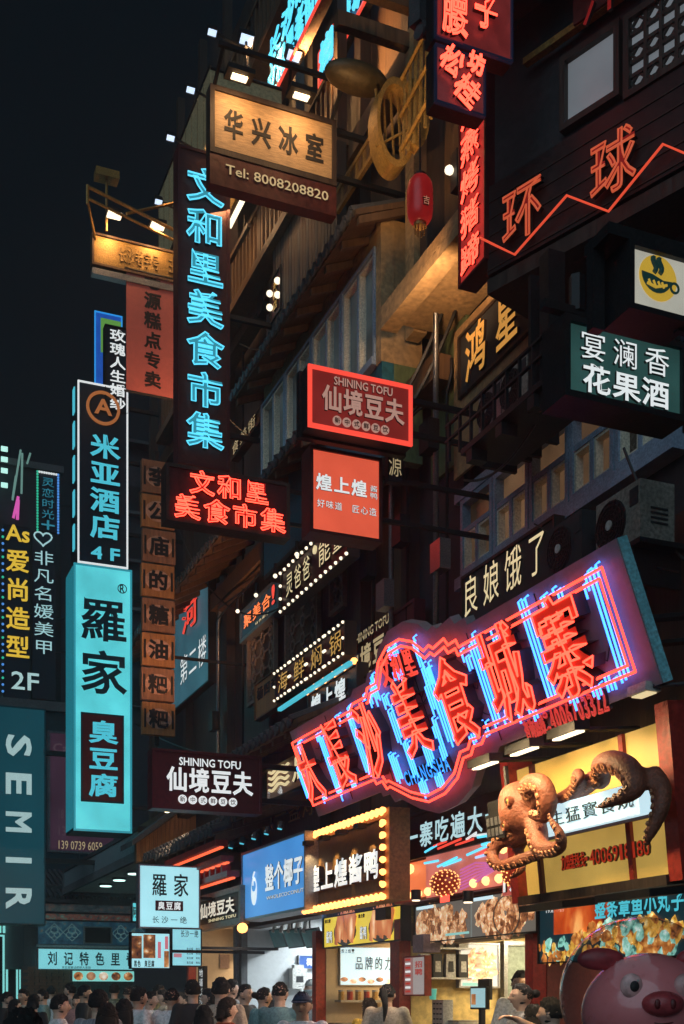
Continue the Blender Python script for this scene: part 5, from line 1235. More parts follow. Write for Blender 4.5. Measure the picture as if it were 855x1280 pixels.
# screens of coconut and tofu shop
def screen(label, px0, px1, y0, y1, o, n=1):
    w_ = wall(o); a, zt_ = w_.hit(px0, y0); b, _ = w_.hit(px1, y0); _, zb_ = w_.hit(px0, y1)
    f2 = Fr(w_.pt((a + b) / 2, zb_ + .1), w_.ex, ZUP * math.cos(.35) + w_.n * math.sin(.35)); r = f2.root('menu_screen', label, 'screen', 'tilted menu screens hanging in the shops')
    W = (b - a) / n; H_ = zt_ - zb_
    MB().box(-(b - a) / 2, (b - a) / 2, 0, H_, -.05, 0).build('body', IRON, r)
    MB().box(-(b - a) / 2 + .02, (b - a) / 2 - .02, .02, H_ - .02, .001, .004).build('display', food('dim_screen_%d' % px0, [(.01, .03, .035), (.02, .06, .06), (.03, .10, .11), (.08, .12, .12)], 3, .8, dist=1.5), r)
    MB().tube([(0, H_, -.03), (0, H_ + .35, -.15)], .015).build('hanger', IRON, r)
screen('dark tilted screen hanging in the cream walled tofu shop', 283, 317, 1170, 1198, -.9)
for k, w_ in enumerate(('left', 'middle', 'right')): screen('dark tilted screen, %s one of three in the coconut shop' % w_, 339 + 22 * k, 359 + 22 * k, 1170, 1194, -.5)
for k in range(6):
    f2 = wall(-.45).moved(*wall(-.45).hit(336 + 9.5 * k, 1163)); r = f2.root('track_lamp', 'white cylinder lamp %s in the coconut shop ceiling row' % ('first', 'second', 'third', 'fourth', 'fifth', 'sixth')[k], 'lamp', 'cylinder lamps in the coconut shop')
    MB().tube([(0, .12, 0), (0, -.04, .04)], .045, 10).build('lamp_body', WHITEP, r); MB().tube([(0, .22, -.01), (0, .121, 0)], .012, 6).build('stem', IRON, r)
s = Sign('blue_counter_poster', 'small blue poster with white characters on the coconut shop back wall', 'poster', inner(S2).moved(0, 0, .04), 373, 403, 1194, 1211); s.panel(em('blue_poster', (.02, .10, .4), .7), .03, .01, ALU); s.text('椰', (.3, .2, .7, .8), WHITEL, .02, .005)
s = Sign('white_strip_light_sign', 'slim white lit strip hanging in the cream walled tofu shop', 'sign', wall(-1.0), 291, 318, 1206, 1213); s.panel(WHBOX, .04); 
s = Sign('tan_wall_card', 'small tan card on the cream shop wall', 'notice', inner(S1).moved(0, 0, .03), 275, 287, 1193, 1210); s.panel(pm('tan_card', (.35, .22, .15), .7), .02); 
s = Sign('black_side_sign', 'narrow black upright sign with white characters left of the tofu shop post', 'sign', wall(.3), 249, 255, 1208, 1260); s.panel(NAVY, .05, .01, IRON); s.text('地道长沙', (.1, .05, .9, .95), WHITEL, 0, .01, vert=True)

# orange sign slab at the right edge
s = Sign('orange_slab_sign', 'orange wall slab with a lit green tablet at the right edge', 'sign', wall(.6), 840, 900, 925, 1100); s.panel(em('orange_slab', (.6, .12, .04), .65, .2), .15, .02, REDP); s.rect('green_tablet', em('green_tablet', (.3, .55, .2), .8), .2, .3, .9, .85)

# octopus board: leaning panel between red posts
ob_ = wall(.75); q = ob_.hit(660, 1120); OF = Fr(ob_.pt(*q), ob_.ex, ZUP * math.cos(math.radians(6)) + ob_.n * math.sin(math.radians(6)))
def oh(px_, py_): return OF.hit(px_, py_)
ow = oh(848, 1092)[0]; ohh = oh(640, 965)[1]
bd = OF.root('octopus_board', 'tall cream-yellow lit board in a red frame with red phone lettering behind the octopus', 'sign')
MB().box(0, ow, 0, ohh, -.12, 0).build('panel', CREAMBOX, bd)
MB().box(-.12, -.001, -.05, ohh + .1, -.15, .08).build('frame_post', REDP, bd); MB().box(ow + .001, ow + .14, -.05, ohh + .1, -.15, .08).build('frame_post', REDP, bd)
MB().box(0, ow, -.07, -.001, -.15, .1).build('frame_rail', DWOOD, bd)
for a_ in (.12, .74): MB().box(ow * a_, ow * a_ + .05, .0, ohh, .001, .03).build('divider', REDP if a_ > .2 else BROWNR, bd)
p0, p1 = oh(706, 1082), oh(815, 1060)
for i, c in enumerate('加盟热线·4006918180'):
    t = (i + .5) / 15; X = p0[0] + (p1[0] - p0[0]) * t; Y = p0[1]; o_ = link('character', glyph_mesh(c, .008, 1.), em('phone_red', (.5, .03, .01), .6) if i == 0 else bpy.data.materials['phone_red'], bd, (X, Y + .02, .002), ((.115, .12, .02) if ord(c) > 0x2E00 else ((.03, .03, .02) if c in '·' else ((.03, .11, .02) if c == '1' else (.065, .11, .02)))))
fx = MB().box(.5, 1.1, -.14, -.09, .1, .4).box(1.5, 2.1, -.14, -.09, .1, .4); fx.build('flood_bar', IRON, bd)
for k in range(3):
    x = ow * (.18 + .3 * k); MB().box(x - .17, x + .17, ohh + .0, ohh + .06, .42, .54).tube([(x, ohh + .03, -.1), (x, ohh + .03, .42)], .02).build('lamp_housing', IRON, bd); MB().box(x - .15, x + .15, ohh - .015, ohh - .001, .45, .51).build('lamp_face', TUBEW, bd)
    lamp('SPOT', 'board_lamp', OF.pt(x, ohh + .04, .9), 75, (1, .70, .34), bd, .08, 120, OF.pt(x, ohh * .35, .2))
f2 = OF.moved(ow * .22, ohh - .38, .35); r = f2.root('moving_head_lamp', 'black stage spotlight with a gridded face hanging over the octopus', 'spotlight')
MB().box(-.15, .15, 0, .1, -.1, .1).box(-.13, .13, -.2, -.005, -.08, .14).build('body', IRON, r); MB().tube([(0, .1, 0), (0, .35, 0)], .02).build('stem', IRON, r)
m = MB()
for k in range(4):
    m.box(-.11 + .06 * k, -.07 + .06 * k, -.17, -.11, .141, .146).box(-.11 + .06 * k, -.07 + .06 * k, -.09, -.03, .141, .146)
m.build('lens_cell', ALU, r)
# small white sign held by the octopus
wf = OF.moved(*oh(706, 1047), .32); wa = Fr(wf.O, wf.ex, wf.ey).root('held_sign', 'white lit sign with dark brush characters held by the octopus arms', 'sign')
w1, h1_ = wf.hit(801, 1025)[0], wf.hit(703, 1003)[1]
MB().box(0, w1, 0, h1_, -.1, 0).build('panel', WHBOX, wa); MB().box(-.02, w1 + .02, -.02, h1_ + .02, -.14, -.101).build('back_box', DRED, wa)
for i, c in enumerate('生猛寳食烧'): link('character', glyph_mesh(c, 0., 1.), INK, wa, (w1 * (.3 + .15 * i), h1_ * .52, .001), (w1 * .14, h1_ * .55, .006))
MB().ring(w1 * .10, h1_ * .5, h1_ * .34, h1_ * .26, .001, .012, 20, .45).build('red_oval', REDFACE, wa)

f_ = inner(S4).moved(0, 0, .02); a, zt_ = f_.hit(630, 1182); b, _ = f_.hit(662, 1182); D_ = f_.moved(a, 0).root('kitchen_door', 'grey-green kitchen door standing open behind the snack counter', 'door')
MB().box(0, b - a, .03, zt_, 0, .05).build('leaf', pm('grey_green_door', (.2, .25, .21), .5), D_); MB().box(-.05, -.001, .03, zt_ + .05, 0, .09).box(b - a + .001, b - a + .05, .03, zt_ + .05, 0, .09).box(-.001, b - a + .001, zt_ + .001, zt_ + .05, 0, .09).build('frame', ALU, D_); MB().box(.08, .13, 1.0, 1.15, .051, .09).build('handle', ALU, D_)
for k, (px_, zz) in enumerate(((265, 2.95), (312, 2.9), (352, 2.9), (398, 2.9), (448, 2.75), (520, 2.6), (585, 2.5), (655, 2.45))):  # downlights added to spill light onto the crowd
    f2 = wall(.55).moved(U(px_, .55), zz); r = f2.root('fill_downlight', 'added fill downlight over the shop front %s' % ('at the red canopy', 'at the grey post', 'over the coconut screens', 'beside the coconut shop end', 'over the yellow duck menu', 'left over the counter menu', 'right over the counter menu', 'by the dark octopus menu')[k], 'lamp', 'added downlights over the shop fronts')
    MB().tube([(0, .1, 0), (0, .0, 0)], .05, 10).build('can', IRON, r); MB().tube([(0, -.001, 0), (0, -.012, 0)], .04, 10).build('lens', TUBEW, r)
    lamp('SPOT', 'fill_beam', f2.pt(0, -.03, 0), 75, (1, .8, .62) if k != 2 else (.8, .93, 1), r, .05, 130, f2.pt(0, -1.6, 1.6), .8)
# wall things seen in the white shop: shelf with cups, dispenser
f_ = inner(S2).moved(0, 0, .1); r = f_.moved(*f_.hit(372, 1236)).root('dispenser', 'white plastic dispenser on the coconut shop wall', 'dispenser'); MB().box(-.12, .12, 0, .32, -.08, .1).box(-.08, .08, .321, .38, -.05, .07).build('body', WHITEP, r); MB().box(-.06, .06, .1, .2, .101, .105).build('window', IRON, r)
f_ = inner(S3).moved(0, 0, .1); r = f_.moved(*f_.hit(452, 1250)).root('sauce_rack', 'small rack of jars below the brush lettered lightbox', 'rack'); MB().box(-.35, .35, -.03, 0, -.08, .14).build('board', ALU, r)
for k in range(6): j = MB().tube([(-.3 + .12 * k, 0, .03), (-.3 + .12 * k, .11, .03)], .04, 10).build('jar', REDP if k % 2 else bpy.data.materials['gold_eye'] if 'gold_eye' in bpy.data.materials else GOLD, r); MB().tube([(-.3 + .12 * k, .111, .03), (-.3 + .12 * k, .13, .03)], .042, 10).build('lid', ALU, j)
# ------------------------------------------------------------ floodlights, canvas, gilded ring, lantern, cables
def at(px, py, Y): return Vector(((px - CX) / F * Y, Y, EYE + (HY - py) / F * Y))
def flood(label, px, py, Y, size, tgt, power, post=None, face=None):
    p = at(px, py, Y); c = Vector((0, 0, EYE)); aim = ((c - p).normalized() * .6 + Vector((.1, -.1, -.6))).normalized()
    q = aim.to_track_quat('Z', 'X'); ex = D2; n = (aim - ex * aim.dot(ex)).normalized(); f_ = Fr(p, ex, n.cross(ex)); r = f_.root('floodlight', label, 'floodlight', 'floodlights on the upper front')
    s_ = size; MB().box(-s_, s_, -s_ * .75, s_ * .75, -.09, -.002).build('housing', IRON, r)
    MB().box(-s_ * .9, s_ * .9, -s_ * .65, s_ * .65, -.001, .006).build('lit_face', LAMPF, r)
    m = MB(); m.box(-s_, s_, -s_ * .75, -s_ * .66, -.001, .03).box(-s_, s_, s_ * .66, s_ * .75, -.001, .03).box(-s_, -s_ * .91, -s_ * .66, s_ * .66, -.001, .03).box(s_ * .91, s_, -s_ * .66, s_ * .66, -.001, .03); m.build('rim', IRON, r)
    if post: 
        M = f_.mat().inverted(); a = M @ p; b = M @ Vector(post); MB().tube([(0, 0, -.06), tuple(b)], .018).build('arm', IRON, r)
    lamp('SPOT', 'flood_beam', p + aim * .12, power, (1, .52, .2), r, .06, 120, tgt, .9)
W13 = wall(1.3)
zf = 14.4
for k, (px_, Y_) in enumerate(((265, 16.0), (238, 17.0), (213, 17.97), (198, 19.3))):
    py_ = (40, 112, 172, 252)[k]; p = at(px_, py_, Y_); 
    flood('small floodlight on an arm against the sky, %s of four' % ('topmost', 'second from the top', 'third from the top', 'lowest')[k], px_, py_, Y_, .065, p + D2 * 2.2 + Vector((0, 0, -2.2)), 130, p + D2 * 1.4 + Vector((0, 0, -.35)))
p = at(308, 49, 14.3); flood('large floodlight on a post above the left half of the plywood sign', 308, 49, 14.3, .088, p + D2 * 2.4 + D1 * 1 + Vector((0, 0, -1)), 170, at(312, 108, 14.3))
p = at(367, 69, 14.0); flood('large floodlight on a post above the right half of the plywood sign', 367, 69, 14.0, .088, p + D2 * 2 + D1 * -1 + Vector((0, 0, .6)), 200, at(358, 140, 14.4))
# canvas strips
s = Sign('cream_canvas_strip', 'long cream canvas strip running back along the top of the front', 'canvas', wall(.8), 199, 263, 243, 345); s.panel(CREAMC, .03)
m = MB(); m.tube([(-s.W / 2, s.H, 0), (s.W / 2, s.H, 0)], .025).tube([(-s.W / 2, 0, 0), (s.W / 2, 0, 0)], .02); m.build('edge_pipe', IRON, s.r)
for k in range(9): MB().box(-s.W / 2 + s.W * k / 9, -s.W / 2 + s.W * k / 9 + .02, .02, s.H - .03, .001, .012).build('seam', pm('canvas_seam', (.35, .26, .13), .9) if k == 0 else bpy.data.materials['canvas_seam'], s.r)
s = Sign('canvas_sheet', 'cream canvas end piece behind the plywood sign', 'canvas', blade(420, .55), 263, 352, 85, 128); s.panel(CREAMC, .03); MB().tube([(-s.W / 2, s.H, 0), (s.W / 2, s.H, 0)], .02).build('edge_pipe', IRON, s.r)
s = Sign('yellow_canvas_flap', 'yellowish canvas flap between the cyan neon sign and the plywood sign', 'canvas', wall(.75), 288, 318, 215, 262); s.panel(pm('yellow_canvas', (.5, .32, .08), .85), .03)
for k in range(3): MB().box(-s.W / 2 + .2, s.W / 2, .1 - .5 * k, .16 - .5 * k, .05, .1).build('lit_strip', TUBEW if k == 1 else BWOOD, s.r)
lamp('AREA', 'strip_glow', s.fr.pt(0, -.5, .3), 14, WARMC, s.r, .5, target=s.fr.pt(0, -2.5, -.5))
# gilded ring ornament
RG = blade(500, .8); ct = RG.hit(496, 152); f_ = RG.moved(*ct); r = f_.root('gilded_ring', 'tall gilded oval ring with thin bars, fixed high beneath the upper gallery', 'ornament')
k_ = ( RG.O.y) / 1517
RH = 56 * RG.O.y / 1517
MB().ring(0, 0, RH, RH * .84, -.22, .0, 40, .48).build('ring', GOLD, r, False)
for k in range(4): x = RH * (-.3 + .18 * k); MB().tube([(x, -RH * .75, -.12), (x - .04, RH * .8, -.12)], .013, 5).build('bar', GOLD, r)
MB().tube([(-.2, -RH * .6, -.05), (.3, RH * .2, .0)], .012, 5).build('rod', GOLD, r)
m = MB(); P = []
for k in range(15): a = -1.2 + 2.6 * k / 14; P.append((.12 + .18 * math.cos(a), RH * .1 + RH * .8 * math.sin(a)))
for k in range(14, -1, -1): a = -1.2 + 2.6 * k / 14; P.append((.06 + .08 * math.cos(a), RH * .1 + RH * .7 * math.sin(a)))
m.poly(P, .01, .12).build('crescent', GOLD, r)
MB().ball((-.3, RH * 1.25, -.3), .34, 18, 10, 1, .38, .5).build('bowl', pm('dull_gilding', (.10, .07, .03), .5, .3), r, True)
lamp('SPOT', 'ring_light', f_.pt(-.9, -1.1, .9), 90, (1, .6, .25), r, .05, 70, f_.pt(0, 0, 0))
q = wall(.75); g0 = q.hit(503, 165); g1 = q.hit(548, 60)
s = Sign('gilded_slat_screen', 'gilded slatted screen right of the oval ring', 'screen', q, 504, 546, 92, 200)
m = MB()
for k in range(7): x = -s.W / 2 + s.W * k / 6; MB().tube([(x, 0, 0), (x + .05, s.H, 0)], .018, 5).build('slat', GOLD, s.r)
for k in range(3): y = s.H * (.1 + .4 * k); MB().tube([(-s.W / 2, y, .03), (s.W / 2, y + .1, .03)], .022, 5).build('rail', GOLD, s.r)
s = Sign('gilded_rail', 'low gilded railing with pierced panels running back from the oval ring', 'railing', wall(.7), 424, 470, 238, 268)
MB().box(-s.W / 2, s.W / 2, 0, .05, 0, .04).box(-s.W / 2, s.W / 2, s.H - .05, s.H, 0, .04).build('rail', GOLD, s.r)
for k in range(10): x = -s.W / 2 + s.W * (k + .5) / 10; MB().box(x - .07, x + .07, .051, s.H - .051, .005, .03).build('panel', GOLD if k % 2 else BWOOD, s.r)
# red lantern
f_ = blade(541, .9); ct = f_.hit(525, 251); f_ = f_.moved(*ct); r = f_.root('red_lantern', 'round ended red paper lantern hanging below the gilded screen', 'lantern')
R = 15.5 * 11.5 / 1517; H_ = 27 * 11.5 / 1517
m = MB(); NS = 14
pts = []; rad = []
for k in range(NS + 1): t = k / NS; y = -H_ + 2 * H_ * t; e = abs(2 * t - 1); pts.append((0, y, 0)); rad.append(R * (1 - .38 * e ** 5) * (1 + .012 * (-1) ** k))
m.tube(pts, rad, 20); m.build('paper_body', em('lantern_paper', (.32, .012, .012), .5, .3), r, True)
MB().tube([(0, -H_ - .03, 0), (0, -H_ + .0, 0)], R * .5, 14).build('base_ring', GOLD, r); MB().tube([(0, H_, 0), (0, H_ + .03, 0)], R * .5, 14).build('cap_ring', IRON, r); MB().tube([(0, H_ + .03, 0), (0, H_ + .5, 0)], .008, 5).build('hanging_cord', CABLE, r)
link('character', glyph_mesh('吉', 0, 1.), em('dim_gold_mark', (.6, .25, .15), .7), r, (0, -H_ * .35, R * .97), (.07, .08, .02))
for k in range(8): MB().tube([(R * .4 * math.cos(k * .785), -H_ - .03, R * .4 * math.sin(k * .785)), (R * .35 * math.cos(k * .785), -H_ - .1, R * .35 * math.sin(k * .785))], .006, 4).build('tassel_strand', GOLD, r)
# fixtureless spot added to brighten the ochre soffit; floodlight by the neon sign
lamp('SPOT', 'soffit_fill', wall(1.0).pt(U(640), 7.9, 0), 60, (1, .6, .3), None, .1, 120, wall(0).pt(U(560), 9.6, .1))
r = wall(1.0).moved(*wall(1.0).hit(805, 862)).root('sign_floodlight', 'white floodlight on a bracket at the lower right corner of the neon sign', 'floodlight'); MB().box(-.1, .1, -.03, .03, -.06, .06).build('housing', WHITEP, r); MB().box(-.08, .08, -.04, -.031, -.04, .04).build('face', CREAML, r); MB().tube([(.1, 0, 0), (.7, -.05, -.4)], .015).build('bracket', IRON, r)
# cables
def cable(label, a, b, sag, r_=.012):
    A_, B_ = at(*a), at(*b); f_ = Fr(A_, D2); o = f_.root('cable', label, 'cable', 'cables strung along the front'); M = f_.mat().inverted()
    P = []
    for k in range(13): t = k / 12; q = A_.lerp(B_, t); q.z -= sag * 4 * t * (1 - t); P.append(tuple(M @ q))
    MB().tube(P, r_, 5).build('strand', CABLE, o)
cable('black cable sagging from the gilded sign to the cyan neon sign', (150, 300, 21), (330, 560, 17), .5)
cable('black cable from the ochre wall down to the lit tofu sign', (600, 250, 12), (470, 545, 12.6), .3, .02)
cable('second black cable beside the one on the ochre wall', (612, 262, 12), (478, 552, 12.5), .32, .02)
cable('thin cable over the hungry characters board to the neon sign', (668, 655, 10.5), (850, 715, 8.6), .05, .008)
cable('cable drooping below the brown tofu sign', (170, 905, 22), (470, 900, 14), .5)
cable('cable hanging between plank sign and wall board', (215, 640, 22), (350, 760, 16), .7)
cable('cable from the red neon sign to the orange lightbox', (300, 600, 17), (480, 570, 13.5), .4)
cable('cable crossing in front of the right window band', (580, 600, 11.5), (700, 470, 9.5), .25)
cable('cable at the right edge behind the neon sign', (780, 560, 9.2), (855, 700, 8.8), .1)
cable('cable along the gallery under the plywood sign', (300, 430, 18), (470, 300, 13.5), .5)

# conduits, pipes and junction boxes that run over the dark fronts
rc = random.Random(4)
for k, (px_, z0, z1, o_) in enumerate(((306, 5.2, 13.5, .16), (338, 8.9, 15, .2), (470, 5.0, 8.6, .16), (492, 4.4, 8.2, .2), (512, 4.2, 10, .16), (548, 4.5, 11, .3), (562, 4.5, 8.0, .2), (275, 4.6, 8, .16))):
    u_ = U(px_, o_); m = MB(); m.tube([(u_, z0, o_ + .03), (u_, z1 - .3, o_ + .03), (u_ + .1, z1 - .15, o_ + .03), (u_ + .1, z1, o_ + .03)], .03 if k % 2 else .018, 7)
    A.part('junction_box', ALU if k % 3 == 0 else IRON, (u_ - .12, u_ + .1, z0 + (z1 - z0) * .4, z0 + (z1 - z0) * .4 + .3, o_ + .04, o_ + .16)); m.build('conduit_pipe', ALU if k % 2 else IRON, A.r, True)
for k, (ua_, ub_, z_, o_) in enumerate(((U(300), U(570), 7.75, .36), (U(300), U(570), 7.68, .37), (U(330), U(560), 5.35, .3), (U(420), U(560), 9.0, .2))):
    P = []
    for q in range(25): t = q / 24; P.append((ua_ + (ub_ - ua_) * t, z_ - .10 * abs(math.sin(t * 9 + k)), o_ + .03 * math.sin(t * 20)))
    MB().tube(P, .013, 5).build('wall_cable', CABLE, A.r, True)
# ------------------------------------------------------------ shapes grown together by voxel remeshing
def grow(mb, name, voxel, smooth=2, dec=0):
    o = bpy.data.objects.new(name, mb.mesh(name)); COL.objects.link(o)
    m = o.modifiers.new('r', 'REMESH'); m.mode = 'VOXEL'; m.voxel_size = voxel; m.use_smooth_shade = True
    s_ = o.modifiers.new('s', 'SMOOTH'); s_.factor = .5; s_.iterations = smooth
    if dec: d = o.modifiers.new('d', 'DECIMATE'); d.ratio = dec
    me = bpy.data.meshes.new_from_object(o.evaluated_get(bpy.context.evaluated_depsgraph_get())); me.name = name
    me.polygons.foreach_set('use_smooth', [True] * len(me.polygons)); bpy.data.objects.remove(o); me.materials.clear(); return me
def spline(P, n=6):
    P = [Vector(p) for p in P]; Q = [P[0] * 2 - P[1]] + P + [P[-1] * 2 - P[-2]]; out = []
    for i in range(1, len(Q) - 2):
        for k in range(n):
            t = k / n; a, b, c, d = Q[i - 1], Q[i], Q[i + 1], Q[i + 2]
            out.append(.5 * ((2 * b) + (c - a) * t + (2 * a - 5 * b + 4 * c - d) * t * t + (3 * b - a - 3 * c + d) * t ** 3))
    return out + [P[-1]]
OC = OF.moved(0, 0, .38); oct_r = OC.root('octopus_figure', 'big glossy orange-brown octopus figure gripping a white sign on the yellow board', 'octopus figure')
OSK = pm('octopus_skin', (.24, .075, .04), .55, 0, .5, 6, .5); OSU = pm('sucker_skin', (.55, .24, .12), .4, 0, .2, 8)
kpx = OC.O.y / 1517.0
arms = [  # px, py, out, radius px
    [(676, 1003, 0, 15), (672, 985, .08, 13), (684, 977, .12, 12), (700, 980, .14, 12), (703, 1000, .12, 13), (696, 1019, .1, 10), (682, 1016, .14, 6)],
    [(672, 1012, -.1, 12), (700, 990, -.15, 12), (725, 975, -.12, 12), (748, 974, -.02, 12), (760, 957, .05, 13), (780, 952, .08, 14), (800, 962, .08, 14), (810, 985, .1, 12), (795, 1000, .16, 7), (776, 1010, .2, 2)],
    [(805, 965, -.05, 12), (818, 985, -.05, 12), (826, 1010, .0, 10), (824, 1035, .05, 8), (822, 1052, .08, 4), (826, 1060, .08, 1.5)],
    [(668, 1025, 0, 15), (680, 1042, .05, 14), (690, 1056, .1, 12), (708, 1061, .14, 11), (726, 1056, .17, 9), (730, 1042, .19, 7), (722, 1027, .2, 5), (716, 1014, .2, 2)],
    [(664, 1032, -.02, 13), (648, 1046, .02, 12), (634, 1052, .06, 10), (629, 1066, .1, 9), (640, 1080, .12, 8), (658, 1077, .1, 9), (676, 1068, .04, 9), (690, 1064, .0, 7)],
    [(690, 1000, -.1, 10), (712, 985, -.05, 9), (730, 968, .05, 8), (744, 972, .12, 6), (742, 985, .14, 3)],
    [(655, 1040, -.1, 10), (640, 1058, -.06, 8), (650, 1085, -.02, 6), (640, 1098, .02, 3)]]
om = MB(); hx, hy = OC.hit(652, 1012)
ball = MB().ball((0, 0, 0), 1, 26, 16)
for i_, (x, y, rx, ry, rz) in enumerate(((0, 0, 29, 31, 27), (-2, 12, 27, 22, 25), (14, -8, 18, 20, 18))):
    om.add([(hx + (x + v_[0] * rx) * kpx, hy + (y + v_[1] * ry) * kpx, v_[2] * rz * kpx) for v_ in ball.v], ball.f)
suck = []
for A_ in arms:
    P = [Vector((*OC.hit(p[0], p[1]), p[2])) for p in A_]; Rr = [p[3] * kpx for p in A_]
    S_ = spline([Vector((*p,)) for p in P], 7); n = len(S_); RR = [Rr[min(len(Rr) - 1, int(i / 7))] + (Rr[min(len(Rr) - 1, int(i / 7) + 1)] - Rr[min(len(Rr) - 1, int(i / 7))]) * ((i / 7) % 1) for i in range(n)]
    RR = [q * .88 for q in RR]; om.tube(S_, RR, 12); L_ = 0
    for i in range(3, n - 1):
        L_ += (S_[i] - S_[i - 1]).length
        if L_ > RR[i] * .62 + .012:
            L_ = 0; T_ = (S_[i + 1] - S_[i - 1]).normalized(); o1 = (Vector((0, 0, 1)) - T_ * T_.z).normalized(); sd = T_.cross(o1)
            for q in (-1, 1): d_ = (o1 * .75 + sd * (.66 if q > 0 else .28)).normalized(); suck.append((S_[i] + d_ * RR[i] * .97, d_, RR[i] * .3))
me = grow(om, 'body', .022, 3); link('body', me, OSK, oct_r)
sm = MB(); sm.ring(0, 0, 1, .5, -.4, .5, 10).disc(0, 0, .5, .5, -.3, .15, 8); sme = sm.mesh('sucker')
for p, d_, r_ in suck:
    o = link('sucker', sme, OSU, oct_r, tuple(p), (r_, r_, r_)); o.rotation_euler = d_.to_track_quat('Z', 'Y').to_euler()
for ex_, ey_, rr_ in ((658, 1001, 5), (652, 1031, 4.5)):
    x, y = OC.hit(ex_, ey_); z = math.sqrt(max(0, 1 - ((x - hx) / (29 * kpx)) ** 2 - ((y - hy) / (31 * kpx)) ** 2)) * 27 * kpx
    e_ = MB().ring(x, y, rr_ * kpx * 1.25, rr_ * kpx * .8, z - .02, z + .022, 16).build('eyelid', OSK, oct_r); MB().ball((x, y, z), rr_ * kpx * .8, 12, 8).build('eye', pm('gold_eye', (.4, .25, .05), .15) if rr_ == 5 else bpy.data.materials['gold_eye'], oct_r, True)
    MB().ball((x, y, z + rr_ * kpx * .5), rr_ * kpx * .42, 10, 6).build('pupil', BLACKL, oct_r, True)
# ------------------------------------------------------------ people
def ell(m, c, rx, ry, rz, n=16, k=10):
    b = MB().ball((0, 0, 0), 1, n, k); m.add([(c[0] + v[0] * rx, c[1] + v[1] * ry, c[2] + v[2] * rz) for v in b.v], b.f); return m
def loft(m, secs, n=20):
    """stacked ellipses: (x, y, z, rx, ry)"""
    vs = []; fs = []
    for x, y, z, rx, ry in secs:
        for k in range(n): a = 2 * math.pi * k / n; vs.append((x + rx * math.cos(a), y + ry * math.sin(a), z))
    for i in range(len(secs) - 1):
        for k in range(n): a = i * n + k; b = i * n + (k + 1) % n; fs.append((a, b, b + n, a + n))
    fs += [tuple(range(n))[::-1], tuple((len(secs) - 1) * n + k for k in range(n))]; m.add(vs, fs); return m
HC = Vector((0, .012, 1.588))
def headr(d):
    x, y, z = d; rx, ry, rz = .074, .092, .114
    if z < 0: rx *= 1 - .22 * (-z) ** 1.2; ry *= 1 - .10 * (-z)
    r = 1 / math.sqrt((x / rx) ** 2 + (y / ry) ** 2 + (z / rz) ** 2)
    g = lambda cx, cz, sx, sz: math.exp(-((x - cx) / sx) ** 2 - ((z - cz) / sz) ** 2) if y > 0 else 0
    r += .024 * g(0, -.16, .13, .18) + .010 * g(0, -.02, .10, .22) + .006 * g(0, .26, .5, .1) - .010 * (g(.36, .08, .17, .10) + g(-.36, .08, .17, .10))
    r += .008 * g(0, -.50, .22, .07) + .010 * g(0, -.86, .3, .14) - .004 * g(0, -.64, .2, .05) + .004 * (g(.45, -.2, .2, .2) + g(-.45, -.2, .2, .2))
    if y < 0: r += .008 * (-y) * max(0, z + .3)
    return r
def head_mesh(m, n=40, k=30, f=None):
    vs = []; fs = []
    for i in range(k + 1):
        a = math.pi * i / k
        for j in range(n):
            b = 2 * math.pi * j / n; d = Vector((math.sin(a) * math.cos(b), math.sin(a) * math.sin(b), math.cos(a))); r = f(d) if f else headr(d); vs.append(HC + d * r)
    for i in range(k):
        for j in range(n): a = i * n + j; b = i * n + (j + 1) % n; fs.append((a, a + n, b + n, b))
    m.add(vs, fs); return m
SH = .165
def arm_pts(side, pose):
    s = Vector((side * SH, -.01, 1.405))
    E_, W_, Hd = {'down': ((.245, -.03, 1.13), (.25, .04, .89), (.0, .15, -1)), 'bent': ((.225, -.02, 1.12), (.12, .22, 1.17), (-.35, .8, .3)), 'phone': ((.225, .03, 1.14), (.09, .25, 1.30), (-.3, .5, .7)),
                  'raise': ((.30, .14, 1.42), (.16, .36, 1.55), (-.6, .6, .2)), 'up': ((.27, .16, 1.36), (.16, .30, 1.62), (-.1, .3, 1)), 'swing': ((.235, -.12, 1.15), (.235, -.10, .90), (0, .1, -1)), 'rest': ((.22, .10, 1.15), (.10, .30, 1.02), (-.5, .8, 0))}[pose]
    return s, Vector((side * E_[0], E_[1], E_[2])), Vector((side * W_[0], W_[1], W_[2])), Vector((side * Hd[0], Hd[1], Hd[2])).normalized()
def hand(m, w, d, side, curl):
    up = Vector((0, 0, 1)); a = d.cross(up); a = a.normalized() if a.length > .2 else Vector((0, 1, 0)); nrm = a.cross(d).normalized()
    for k in range(3): m.tube([w + a * (.020 * (k - 1)) - d * .01, w + d * .045 + a * (.024 * (k - 1)), w + d * .088 + a * (.024 * (k - 1))], [.018, .019, .015], 8)
    for k, L_ in enumerate((.066, .074, .069, .054)):
        b = w + d * .085 + a * (.0215 * (k - 1.5)); c1 = b + (d * .9 - nrm * curl * .5).normalized() * L_ * .5; c2 = c1 + (d * .5 - nrm * curl).normalized() * L_ * .5; m.tube([b - d * .01, b, c1, c2], [.0095, .0095, .009, .0075], 7)
    t0 = w + d * .03 + a * (-.028 * side); m.tube([t0, t0 + (d * .5 - a * side * .8).normalized() * .035, t0 + (d * .9 - a * side * .45).normalized() * .066], [.012, .0115, .009], 7)
_pm = {}
